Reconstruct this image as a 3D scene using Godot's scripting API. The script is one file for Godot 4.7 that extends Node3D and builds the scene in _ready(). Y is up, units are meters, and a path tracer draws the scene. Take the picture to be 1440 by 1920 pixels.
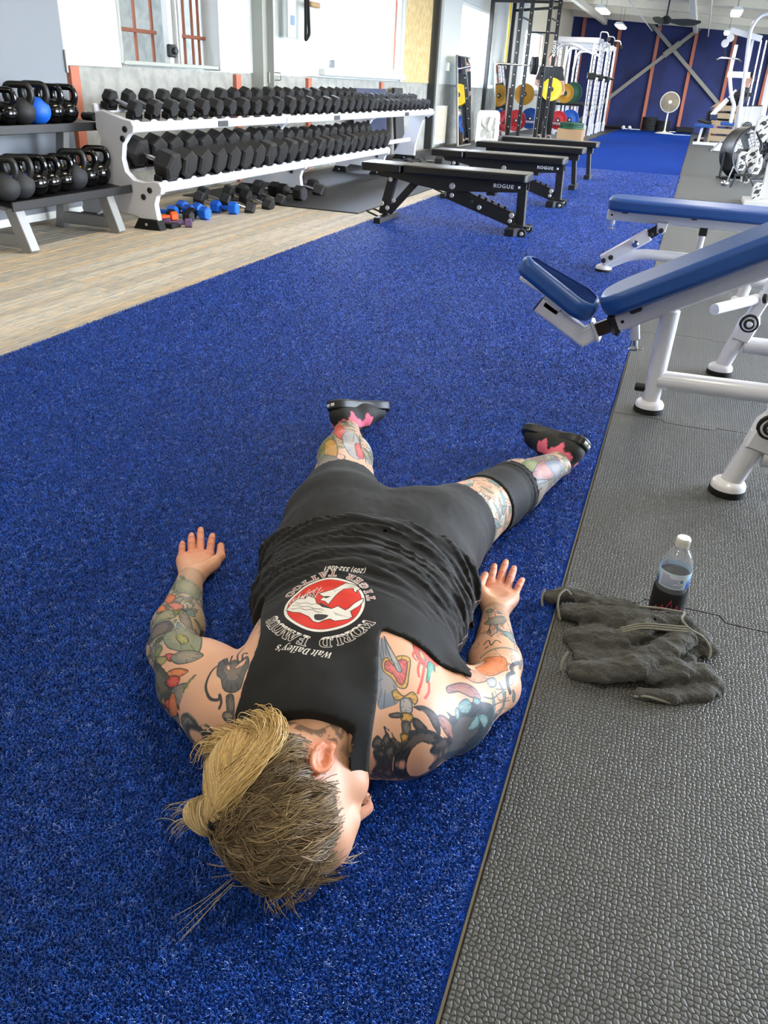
extends Node3D
# A gym seen from a metre above the floor: a person lies face down on a strip of blue turf.
# The long axis of the room runs along -z, the wall with the windows stands at x = -4.45.

const WALL := -4.45
const FAR := -30.4
var rng := RandomNumberGenerator.new()
var taken := {}
var M := {}


# ------------------------------------------------------------------ shapes
class MB:
	var V := PackedVector3Array()
	var N := PackedVector3Array()
	var U := PackedVector2Array()
	var C := PackedColorArray()
	var I := PackedInt32Array()
	var t := Transform3D()
	var col := Color(1, 1, 1)

	func put(p: Vector3, n: Vector3, uv := Vector2.ZERO) -> int:
		V.append(t * p)
		N.append((t.basis * n).normalized())
		U.append(uv)
		C.append(col)
		return V.size() - 1

	func tri(a: int, b: int, c: int) -> void:
		var n := N[a] + N[b] + N[c]
		if (V[b] - V[a]).cross(V[c] - V[a]).dot(n) > 0.0:
			I.append_array(PackedInt32Array([a, c, b]))
		else:
			I.append_array(PackedInt32Array([a, b, c]))

	func face(pts: Array, n: Vector3) -> void:
		var b := V.size()
		for p in pts:
			put(p, n)
		for k in range(1, pts.size() - 1):
			tri(b, b + k, b + k + 1)

	func face_auto(pts: Array, inside: Vector3) -> void:
		var p0: Vector3 = pts[0]
		var p1: Vector3 = pts[1]
		var p2: Vector3 = pts[2]
		var n := (p1 - p0).cross(p2 - p0).normalized()
		if n.dot(p0 - inside) < 0.0:
			n = -n
		face(pts, n)

	func box(c: Vector3, s: Vector3, b := 0.0) -> void:
		var h := s / 2.0
		b = minf(b, minf(h.x, minf(h.y, h.z)) * 0.95)
		for ax in 3:
			var u := (ax + 1) % 3
			var w := (ax + 2) % 3
			for sg in [-1.0, 1.0]:
				var n := Vector3.ZERO
				n[ax] = sg
				var q := []
				for cc in [[-1, -1], [1, -1], [1, 1], [-1, 1]]:
					var p := Vector3.ZERO
					p[ax] = sg * h[ax]
					p[u] = cc[0] * (h[u] - b)
					p[w] = cc[1] * (h[w] - b)
					q.append(c + p)
				face(q, n)
		if b <= 0.0:
			return
		for ax in 3:
			var u := (ax + 1) % 3
			var w := (ax + 2) % 3
			for su in [-1.0, 1.0]:
				for sw in [-1.0, 1.0]:
					var n := Vector3.ZERO
					n[u] = su
					n[w] = sw
					var q := []
					for e in [[-1, 0], [1, 0], [1, 1], [-1, 1]]:
						var p := Vector3.ZERO
						p[ax] = e[0] * (h[ax] - b)
						p[u] = su * (h[u] - (b if e[1] == 0 else 0.0))
						p[w] = sw * (h[w] - (0.0 if e[1] == 0 else b))
						q.append(c + p)
					face(q, n.normalized())
		for sx in [-1.0, 1.0]:
			for sy in [-1.0, 1.0]:
				for sz in [-1.0, 1.0]:
					var s3 := Vector3(sx, sy, sz)
					face([c + s3 * Vector3(h.x, h.y - b, h.z - b), c + s3 * Vector3(h.x - b, h.y, h.z - b), c + s3 * Vector3(h.x - b, h.y - b, h.z)], s3.normalized())

	func bar(a: Vector3, e: Vector3, w: float, h: float, b := 0.003, up := Vector3.UP) -> void:
		# a straight bar of box section from a to e; h is along up
		var old := t
		var d := (e - a).normalized()
		if absf(d.dot(up)) > 0.98:
			up = Vector3.RIGHT if absf(d.x) < 0.9 else Vector3.BACK
		var side := d.cross(up).normalized()
		var u := side.cross(d)
		t = old * Transform3D(Basis(side, u, -d), (a + e) / 2.0)
		box(Vector3.ZERO, Vector3(w, h, a.distance_to(e)), b)
		t = old

	func sweep(pts: Array, section: Array, smooth := true, caps := true, scales := [], up := Vector3.UP) -> void:
		# section: Vector2 points; scales: one per path point
		var m := section.size()
		var n := pts.size()
		var d: Vector3 = (pts[1] - pts[0]).normalized()
		if absf(d.dot(up)) > 0.95:
			up = Vector3.RIGHT if absf(d.x) < 0.9 else Vector3.BACK
		var side := d.cross(up).normalized()
		var rings := []
		var dirs := []
		for k in n:
			var d0: Vector3 = ((pts[k] - pts[k - 1]) if k > 0 else (pts[1] - pts[0])).normalized()
			var d1: Vector3 = ((pts[k + 1] - pts[k]) if k < n - 1 else (pts[n - 1] - pts[n - 2])).normalized()
			var mid := (d0 + d1).normalized()
			side = (side - d0 * side.dot(d0)).normalized()
			var u := side.cross(d0)
			var ring := PackedVector3Array()
			var dd := PackedVector3Array()
			var s: float = scales[k] if scales.size() else 1.0
			for q in section:
				var off: Vector3 = (side * q.x + u * q.y) * s
				var lift := -off.dot(mid) / maxf(0.3, d0.dot(mid))
				ring.append(pts[k] + off + d0 * lift)
				dd.append((side * q.x + u * q.y).normalized())
			rings.append(ring)
			dirs.append(dd)
			side = (side - d1 * side.dot(d1)).normalized()
		if smooth:
			var b := V.size()
			for k in n:
				for j in m:
					put(rings[k][j], dirs[k][j], Vector2(float(j) / m, float(k) / (n - 1)))
			for k in n - 1:
				for j in m:
					var j2 := (j + 1) % m
					tri(b + k * m + j, b + k * m + j2, b + (k + 1) * m + j2)
					tri(b + k * m + j, b + (k + 1) * m + j2, b + (k + 1) * m + j)
		else:
			for k in n - 1:
				for j in m:
					var j2 := (j + 1) % m
					face_auto([rings[k][j], rings[k][j2], rings[k + 1][j2], rings[k + 1][j]], (pts[k] + pts[k + 1]) / 2.0)
		if caps:
			face(Array(rings[0]), -(pts[1] - pts[0]).normalized())
			face(Array(rings[n - 1]), (pts[n - 1] - pts[n - 2]).normalized())

	func tube(pts: Array, r: float, sides := 10, radii := [], caps := true) -> void:
		var sec := []
		for j in sides:
			sec.append(Vector2.from_angle(TAU * j / sides) * r)
		sweep(pts, sec, true, caps, radii)

	func lathe(prof: Array, segs := 20, from := 0.0, to := TAU) -> void:
		# prof: Vector2(radius, height) along local y; corners sharper than 40 degrees stay sharp
		var whole := to - from > TAU - 0.001
		for k in prof.size() - 1:
			var a: Vector2 = prof[k]
			var e: Vector2 = prof[k + 1]
			var d := e - a
			if d.length() < 1e-6:
				continue
			var n0 := Vector2(d.y, -d.x).normalized()
			var na := n0
			var ne := n0
			if k > 0:
				var dp: Vector2 = a - prof[k - 1]
				if dp.length() > 1e-6 and absf(dp.angle_to(d)) < 0.75:
					na = (n0 + Vector2(dp.y, -dp.x).normalized()).normalized()
			if k < prof.size() - 2:
				var dn: Vector2 = prof[k + 2] - e
				if dn.length() > 1e-6 and absf(d.angle_to(dn)) < 0.75:
					ne = (n0 + Vector2(dn.y, -dn.x).normalized()).normalized()
			var b := V.size()
			for j in segs + 1:
				var an := from + (to - from) * j / segs
				var c := cos(an)
				var s := sin(an)
				put(Vector3(a.x * c, a.y, a.x * s), Vector3(na.x * c, na.y, na.x * s), Vector2(float(j) / segs, float(k) / (prof.size() - 1)))
				put(Vector3(e.x * c, e.y, e.x * s), Vector3(ne.x * c, ne.y, ne.x * s), Vector2(float(j) / segs, float(k + 1) / (prof.size() - 1)))
			for j in segs:
				var q := b + j * 2
				if a.x > 1e-6:
					tri(q, q + 2, q + 1)
				if e.x > 1e-6:
					tri(q + 1, q + 2, q + 3)

	func cyl(a: Vector3, e: Vector3, r: float, segs := 14, b := 0.0, r2 := -1.0) -> void:
		# a rod with chamfered ends
		var old := t
		var d := (e - a).normalized()
		var up := Vector3.RIGHT if absf(d.x) < 0.9 else Vector3.BACK
		var x := up.cross(d).normalized()
		t = old * Transform3D(Basis(x, d, x.cross(d)), a)
		var l := a.distance_to(e)
		if r2 < 0.0:
			r2 = r
		if b > 0.0:
			lathe([Vector2(0, 0), Vector2(r - b, 0), Vector2(r, b), Vector2(r2, l - b), Vector2(r2 - b, l), Vector2(0, l)], segs)
		else:
			lathe([Vector2(0, 0), Vector2(r, 0), Vector2(r2, l), Vector2(0, l)], segs)
		t = old

	func ellipsoid(c: Vector3, r: Vector3, rings := 10, segs := 16) -> void:
		var b := V.size()
		for k in rings + 1:
			var p := PI * k / rings
			for j in segs + 1:
				var a := TAU * j / segs
				var u := Vector3(sin(p) * cos(a), cos(p), sin(p) * sin(a))
				put(c + u * r, (u / r).normalized(), Vector2(float(j) / segs, float(k) / rings))
		for k in rings:
			for j in segs:
				var q := b + k * (segs + 1) + j
				if k > 0:
					tri(q, q + 1, q + segs + 1)
				if k < rings - 1:
					tri(q + 1, q + segs + 2, q + segs + 1)

	func prism(poly: Array, z0: float, z1: float, b := 0.0, steps := 1) -> void:
		# a polygon in xy pulled from z0 to z1, its edges rounded by b
		var pts := PackedVector2Array(poly)
		if Geometry2D.is_polygon_clockwise(pts):
			pts.reverse()
		var m := pts.size()
		var outn := []
		for k in m:
			var e0 := (pts[k] - pts[(k + m - 1) % m]).normalized()
			var e1 := (pts[(k + 1) % m] - pts[k]).normalized()
			var n := (Vector2(e0.y, -e0.x) + Vector2(e1.y, -e1.x)).normalized()
			outn.append([n, 1.0 / maxf(0.4, n.dot(Vector2(e0.y, -e0.x))), absf(e0.angle_to(e1)) < 0.6])
		var layers := []   # [inset, z, slope of the normal]
		if b > 0.0:
			for k in steps + 1:
				var a := PI / 2 * (1.0 - float(k) / steps)
				layers.append([b * (1.0 - cos(a)), z0 + b * (1.0 - sin(a)), -sin(a)])
			for k in steps + 1:
				var a := PI / 2 * float(k) / steps
				layers.append([b * (1.0 - cos(a)), z1 - b * (1.0 - sin(a)), sin(a)])
		else:
			layers = [[0.0, z0, 0.0], [0.0, z1, 0.0]]
		var at := func(k: int, l: int) -> Vector3:
			var q: Vector2 = pts[k] - outn[k][0] * outn[k][1] * layers[l][0]
			return Vector3(q.x, q.y, layers[l][1])
		for l in layers.size() - 1:
			for k in m:
				var k2 := (k + 1) % m
				var e := (pts[k2] - pts[k]).normalized()
				var fn := Vector2(e.y, -e.x)
				var na: Vector2 = outn[k][0] if outn[k][2] else fn
				var nb: Vector2 = outn[k2][0] if outn[k2][2] else fn
				var s0: float = layers[l][2]
				var s1: float = layers[l + 1][2]
				if steps == 1 and b > 0.0:
					s0 = (s0 + s1) / 2.0
					s1 = s0
				var c0 := sqrt(maxf(0.0, 1.0 - s0 * s0))
				var c1 := sqrt(maxf(0.0, 1.0 - s1 * s1))
				var i := put(at.call(k, l), Vector3(na.x * c0, na.y * c0, s0))
				put(at.call(k2, l), Vector3(nb.x * c0, nb.y * c0, s0))
				put(at.call(k2, l + 1), Vector3(nb.x * c1, nb.y * c1, s1))
				put(at.call(k, l + 1), Vector3(na.x * c1, na.y * c1, s1))
				tri(i, i + 1, i + 2)
				tri(i, i + 2, i + 3)
		for side in 2:
			var l := 0 if side == 0 else layers.size() - 1
			var flat := PackedVector2Array()
			for k in m:
				var p: Vector3 = at.call(k, l)
				flat.append(Vector2(p.x, p.y))
			var ix := Geometry2D.triangulate_polygon(flat)
			var s := V.size()
			for p in flat:
				put(Vector3(p.x, p.y, layers[l][1]), Vector3(0, 0, -1 if side == 0 else 1))
			for k in range(0, ix.size(), 3):
				tri(s + ix[k], s + ix[k + 1], s + ix[k + 2])

	func torus(c: Vector3, axis: Vector3, R: float, r: float, segs := 28, sides := 8, from := 0.0, to := TAU) -> void:
		var a := axis.normalized()
		var x := a.cross(Vector3.UP if absf(a.y) < 0.9 else Vector3.RIGHT).normalized()
		var y := a.cross(x)
		var b := V.size()
		for k in segs + 1:
			var p := from + (to - from) * k / segs
			var o := x * cos(p) + y * sin(p)
			for j in sides:
				var q := TAU * j / sides
				var n := o * cos(q) + a * sin(q)
				put(c + o * R + n * r, n)
		for k in segs:
			for j in sides:
				var j2 := (j + 1) % sides
				tri(b + k * sides + j, b + k * sides + j2, b + (k + 1) * sides + j2)
				tri(b + k * sides + j, b + (k + 1) * sides + j2, b + (k + 1) * sides + j)

	func mesh(colored := false) -> ArrayMesh:
		var a := []
		a.resize(Mesh.ARRAY_MAX)
		a[Mesh.ARRAY_VERTEX] = V
		a[Mesh.ARRAY_NORMAL] = N
		a[Mesh.ARRAY_TEX_UV] = U
		if colored:
			a[Mesh.ARRAY_COLOR] = C
		a[Mesh.ARRAY_INDEX] = I
		var m := ArrayMesh.new()
		m.add_surface_from_arrays(Mesh.PRIMITIVE_TRIANGLES, a)
		return m


static func rounded(w: float, h: float, r: float, n := 5) -> Array:
	# a rectangle with round corners, centred
	var out := []
	for c in [[1, 1, 0.0], [-1, 1, PI / 2], [-1, -1, PI], [1, -1, 1.5 * PI]]:
		for k in n + 1:
			var a: float = c[2] + PI / 2 * k / n
			out.append(Vector2(c[0] * (w / 2 - r) + r * cos(a), c[1] * (h / 2 - r) + r * sin(a)))
	return out


static func bent(pts: Array, r: float, n := 6) -> Array:
	# a polyline with its corners rounded
	var out := [pts[0]]
	for k in range(1, pts.size() - 1):
		var a: Vector3 = (pts[k - 1] - pts[k])
		var b: Vector3 = (pts[k + 1] - pts[k])
		var q := minf(r, minf(a.length(), b.length()) * 0.48)
		var s: Vector3 = pts[k] + a.normalized() * q
		var e: Vector3 = pts[k] + b.normalized() * q
		for j in n + 1:
			var f := float(j) / n
			out.append(s.lerp(pts[k], f).lerp(pts[k].lerp(e, f), f))
	out.append(pts[-1])
	return out


# ------------------------------------------------------------------ naming
func numbered(called: String) -> String:
	taken[called] = taken.get(called, -1) + 1
	return called if taken[called] == 0 else "%s_%03d" % [called, taken[called]]


func thing(called: String, label: String, category: String, at := Vector3.ZERO, turn := 0.0, group := "") -> Node3D:
	var o := Node3D.new()
	o.name = numbered(called)
	add_child(o)
	o.position = at
	o.rotation.y = turn
	tag(o, label, category, group)
	return o


func tag(o: Node3D, label: String, category: String, group := "") -> Node3D:
	o.set_meta("label", label)
	o.set_meta("category", category)
	if group:
		o.set_meta("group", group)
	return o


func obj(called: String, mb: MB, m: Material, parent: Node3D = null, colored := false) -> MeshInstance3D:
	var o := MeshInstance3D.new()
	o.mesh = mb.mesh(colored)
	o.material_override = m
	if parent == null:
		o.name = numbered(called)
		add_child(o)
	else:
		o.name = called
		parent.add_child(o, true)
	return o


func struct(called: String, mb: MB, m: Material, parent: Node3D = null) -> MeshInstance3D:
	var o := obj(called, mb, m, parent)
	o.set_meta("kind", "structure")
	return o


func dup(o: Node3D, called: String, label: String, at: Vector3, turn := 0.0, group := "") -> Node3D:
	var r: Node3D = o.duplicate()
	r.name = numbered(called)
	add_child(r)
	r.position = at
	r.rotation.y = turn
	r.set_meta("label", label)
	if group:
		r.set_meta("group", group)
	return r


func nth(k: int) -> String:
	return ["first", "second", "third", "fourth", "fifth", "sixth", "seventh", "eighth", "ninth", "tenth", "eleventh", "twelfth", "thirteenth", "fourteenth"][k]


func letters(s: String, size: float, depth: float, bold := true) -> Mesh:
	var tm := TextMesh.new()
	var f := SystemFont.new()
	f.font_names = PackedStringArray(["Droid Sans"])
	f.font_weight = 700 if bold else 400
	tm.font = f
	tm.text = s
	tm.font_size = 64
	tm.pixel_size = size / 64.0
	tm.depth = depth
	tm.curve_step = 1.0
	return tm


# ------------------------------------------------------------------ materials
func mat(c: Color, rough := 0.6, metal := 0.0) -> StandardMaterial3D:
	var m := StandardMaterial3D.new()
	m.albedo_color = c
	m.roughness = rough
	m.metallic = metal
	return m


func noise_tex(freq: float, colors: Array, offs: Array, size := 512, kind := FastNoiseLite.TYPE_SIMPLEX_SMOOTH, oct := 4, seed_ := 1) -> NoiseTexture2D:
	var n := FastNoiseLite.new()
	n.noise_type = kind
	n.frequency = freq
	n.fractal_octaves = oct
	n.seed = seed_
	var tx := NoiseTexture2D.new()
	tx.width = size
	tx.height = size
	tx.seamless = true
	tx.noise = n
	var g := Gradient.new()
	g.offsets = PackedFloat32Array(offs)
	g.colors = PackedColorArray(colors)
	tx.color_ramp = g
	return tx


func bump_tex(freq: float, size := 512, kind := FastNoiseLite.TYPE_SIMPLEX_SMOOTH, oct := 3, strength := 4.0, seed_ := 7) -> NoiseTexture2D:
	var n := FastNoiseLite.new()
	n.noise_type = kind
	n.frequency = freq
	n.fractal_octaves = oct
	n.seed = seed_
	if kind == FastNoiseLite.TYPE_CELLULAR:
		n.fractal_type = FastNoiseLite.FRACTAL_NONE
		n.cellular_jitter = 0.62
		n.cellular_return_type = FastNoiseLite.RETURN_DISTANCE
	var tx := NoiseTexture2D.new()
	tx.width = size
	tx.height = size
	tx.seamless = true
	tx.noise = n
	tx.as_normal_map = true
	tx.bump_strength = strength
	return tx


func pebbles(size := 1024) -> Array:
	# flat-topped pebbles with narrow grooves between: [colour, normal map]
	var n := FastNoiseLite.new()
	n.noise_type = FastNoiseLite.TYPE_CELLULAR
	n.fractal_type = FastNoiseLite.FRACTAL_NONE
	n.frequency = 0.043
	n.cellular_jitter = 0.6
	n.cellular_return_type = FastNoiseLite.RETURN_DISTANCE2_SUB
	n.seed = 11
	var im := n.get_seamless_image(size, size, false, false, 0.1, true)
	im.convert(Image.FORMAT_L8)
	var d := im.get_data()
	var h := PackedByteArray()
	var c := PackedByteArray()
	var lut := []
	for k in 256:
		lut.append([int(255.0 * (0.80 * smoothstep(6.0, 95.0, k) + 0.20 * smoothstep(30.0, 200.0, k))), int(255.0 * (0.52 + 0.48 * smoothstep(2.0, 60.0, k)))])
	h.resize(d.size())
	c.resize(d.size())
	for k in d.size():
		h[k] = lut[d[k]][0]
		c[k] = lut[d[k]][1]
	var bump := Image.create_from_data(size, size, false, Image.FORMAT_L8, h)
	bump.convert(Image.FORMAT_RGBA8)
	bump.bump_map_to_normal_map(4.5)
	var tone := Image.create_from_data(size, size, false, Image.FORMAT_L8, c)
	tone.convert(Image.FORMAT_RGB8)
	return [ImageTexture.create_from_image(tone), ImageTexture.create_from_image(bump)]


func world_tex(m: StandardMaterial3D, scale: float) -> StandardMaterial3D:
	m.uv1_triplanar = true
	m.uv1_world_triplanar = true
	m.uv1_scale = Vector3.ONE * scale
	return m


# ------------------------------------------------------------------ the scene
func _ready() -> void:
	rng.seed = 20
	var cam := Camera3D.new()
	cam.name = "camera"
	cam.fov = 65.936
	cam.near = 0.05
	cam.far = 200.0
	cam.transform = Transform3D(Basis(Vector3(0.94069726, 0.04684039, -0.33599797), Vector3(-0.19972971, 0.87704591, -0.43691936), Vector3(0.27422017, 0.47811762, 0.8343901)), Vector3(0, 1, 0))
	add_child(cam)
	var sky := ProceduralSkyMaterial.new()
	sky.sky_top_color = Color(0.74, 0.81, 0.92)
	sky.sky_horizon_color = Color(0.93, 0.95, 0.97)
	sky.ground_horizon_color = Color(0.80, 0.80, 0.78)
	sky.ground_bottom_color = Color(0.55, 0.55, 0.53)
	sky.sky_energy_multiplier = 5.4
	sky.ground_energy_multiplier = 3.0
	var env := Environment.new()
	env.background_mode = Environment.BG_SKY
	env.sky = Sky.new()
	env.sky.sky_material = sky
	env.tonemap_mode = Environment.TONE_MAPPER_LINEAR
	env.tonemap_exposure = 0.92
	env.sdfgi_enabled = true
	env.ssao_enabled = true
	env.ssil_enabled = true
	var we := WorldEnvironment.new()
	we.name = "world_environment"
	we.environment = env
	add_child(we)
	materials()
	lamps()
	room()
	floor_cover()
	person_turf()
	press_bench()
	flat_blue_bench()
	black_benches()
	kettlebells()
	dumbbell_racks()
	wall_things()
	power_rack()
	plates_and_smith()
	far_end()
	right_machines()
	bottle_and_towel()


func materials() -> void:
	M.white_wall = mat(Color(0.79, 0.81, 0.795), 0.75)
	M.cream = mat(Color(0.86, 0.82, 0.72), 0.8)
	M.concrete = world_tex(mat(Color(1, 1, 1), 0.9), 0.7)
	M.concrete.albedo_texture = noise_tex(0.012, [Color(0.58, 0.585, 0.56), Color(0.63, 0.635, 0.61), Color(0.67, 0.67, 0.645), Color(0.61, 0.605, 0.575)], [0.2, 0.45, 0.65, 0.85], 512, FastNoiseLite.TYPE_SIMPLEX_SMOOTH, 6, 3)
	M.ceiling = mat(Color(0.86, 0.82, 0.73), 0.85)
	M.beam = mat(Color(0.88, 0.85, 0.77), 0.7)
	M.blue_wall = world_tex(mat(Color(1, 1, 1), 0.7), 0.35)
	M.blue_wall.albedo_texture = noise_tex(0.01, [Color(0.10, 0.145, 0.33), Color(0.12, 0.17, 0.38), Color(0.135, 0.185, 0.41)], [0.2, 0.5, 0.8], 256)
	M.orange = mat(Color(0.72, 0.42, 0.32), 0.6)
	M.rust = mat(Color(0.50, 0.27, 0.17), 0.7)
	M.steel = mat(Color(0.66, 0.67, 0.64), 0.55, 0.2)
	M.galv = mat(Color(0.56, 0.55, 0.51), 0.5, 0.35)
	M.dark_steel = mat(Color(0.17, 0.18, 0.18), 0.5, 0.2)
	M.frame_white = mat(Color(0.88, 0.89, 0.88), 0.45)
	M.grey_door = mat(Color(0.47, 0.49, 0.52), 0.5)
	M.osb = world_tex(mat(Color(1, 1, 1), 0.8), 1.3)
	M.osb.albedo_texture = noise_tex(0.02, [Color(0.78, 0.68, 0.47), Color(0.82, 0.72, 0.51), Color(0.85, 0.76, 0.56)], [0.25, 0.5, 0.8], 256, FastNoiseLite.TYPE_SIMPLEX, 5)
	M.glass = mat(Color(0.9, 0.95, 0.95, 0.08), 0.03)
	M.glass.transparency = BaseMaterial3D.TRANSPARENCY_ALPHA
	M.ground = mat(Color(0.66, 0.65, 0.62), 0.9)
	M.slab = mat(Color(0.60, 0.57, 0.50), 0.9)
	M.black = mat(Color(0.045, 0.047, 0.05), 0.45)
	M.black_matte = mat(Color(0.05, 0.05, 0.052), 0.8)
	M.black_gloss = mat(Color(0.03, 0.03, 0.032), 0.13)
	M.rubber = mat(Color(0.10, 0.10, 0.105), 0.62)
	M.rubber_soft = mat(Color(0.15, 0.155, 0.16), 0.7)
	M.vinyl = mat(Color(0.05, 0.05, 0.05), 0.33)
	M.white_paint = mat(Color(0.86, 0.86, 0.88), 0.3)
	M.white_paint.clearcoat_enabled = true
	M.white_paint.clearcoat = 0.4
	M.white_paint.clearcoat_roughness = 0.15
	M.silver = mat(Color(0.58, 0.58, 0.57), 0.4, 0.5)
	M.chrome = mat(Color(0.78, 0.78, 0.78), 0.18, 1.0)
	M.bolt = mat(Color(0.75, 0.75, 0.74), 0.35, 0.6)
	M.blue_pad = mat(Color(0.11, 0.29, 0.56), 0.38)
	M.blue_plastic = mat(Color(0.05, 0.38, 0.82), 0.5)
	M.blue_metal = mat(Color(0.13, 0.17, 0.30), 0.45, 0.2)
	M.orange_plastic = mat(Color(0.93, 0.35, 0.10), 0.5)
	M.purple_plastic = mat(Color(0.38, 0.28, 0.42), 0.4)
	M.letter = mat(Color(0.9, 0.9, 0.9), 0.6)
	M.grey_plate = mat(Color(0.74, 0.73, 0.71), 0.4, 0.15)
	M.fan_white = mat(Color(0.85, 0.84, 0.80), 0.45)
	M.fan_grille = mat(Color(0.62, 0.57, 0.48), 0.5)
	M.wood = mat(Color(0.68, 0.55, 0.40), 0.7)
	M.mirror = mat(Color(0.93, 0.95, 0.95), 0.02, 1.0)
	M.yellow = mat(Color(0.88, 0.72, 0.10), 0.5)
	M.tube = mat(Color(1, 1, 1), 0.4)
	M.tube.emission_enabled = true
	M.tube.emission = Color(1.0, 0.97, 0.88)
	M.tube.emission_energy_multiplier = 3.0


func ceil_y(x: float) -> float:
	return 3.03 - 0.057 * x


func lamps() -> void:
	# two rows of fluorescent fittings under the ceiling, along the room
	for row in 2:
		var x: float = [-2.52, 0.33][row]
		var zs: Array = [1.6, -1.8, -5.2, -8.6, -12.0, -15.9, -21.7, -26.4] if row == 0 else [1.6, -1.8, -5.2, -8.6, -12.0, -16.0, -21.4, -27.5]
		for k in zs.size():
			var at := Vector3(x, 2.72, zs[k])
			var side := "the left row" if row == 0 else "the right row"
			var t := thing("fluorescent_light", "hanging fluorescent light fitting, %s of %s along the ceiling" % [nth(k), side], "ceiling light", at, 0.0, "fluorescent lights under the ceiling")
			var b := MB.new()
			b.prism([Vector2(-0.07, 0), Vector2(-0.13, -0.06), Vector2(0.13, -0.06), Vector2(0.07, 0)], -0.62, 0.62)
			obj("housing", b, M.frame_white, t)
			b = MB.new()
			b.prism([Vector2(-0.11, -0.062), Vector2(-0.09, -0.10), Vector2(0.09, -0.10), Vector2(0.11, -0.062)], -0.60, 0.60)
			obj("lamp_diffuser", b, M.tube, t)
			for e in [-0.5, 0.5]:
				b = MB.new()
				b.cyl(Vector3(0, 0, e), Vector3(0, ceil_y(x) - 2.72, e), 0.006, 6)
				obj("hanger", b, M.galv, t)
			var l := AreaLight3D.new()
			l.name = "tube_light"
			l.area_size = Vector2(0.18, 1.2)
			l.light_color = Color(1.0, 0.96, 0.88)
			l.light_energy = 3.2
			l.area_range = 40.0
			l.shadow_enabled = true
			t.add_child(l, true)
			l.position = Vector3(0, -0.11, 0)
			l.rotation.x = -PI / 2


func wall_box(b: MB, x: float, y0: float, y1: float, z0: float, z1: float, thick := 0.2) -> void:
	# a piece of the left wall whose inner face is at x
	b.box(Vector3(x - thick / 2, (y0 + y1) / 2, (z0 + z1) / 2), Vector3(thick, y1 - y0, absf(z1 - z0)))


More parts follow.
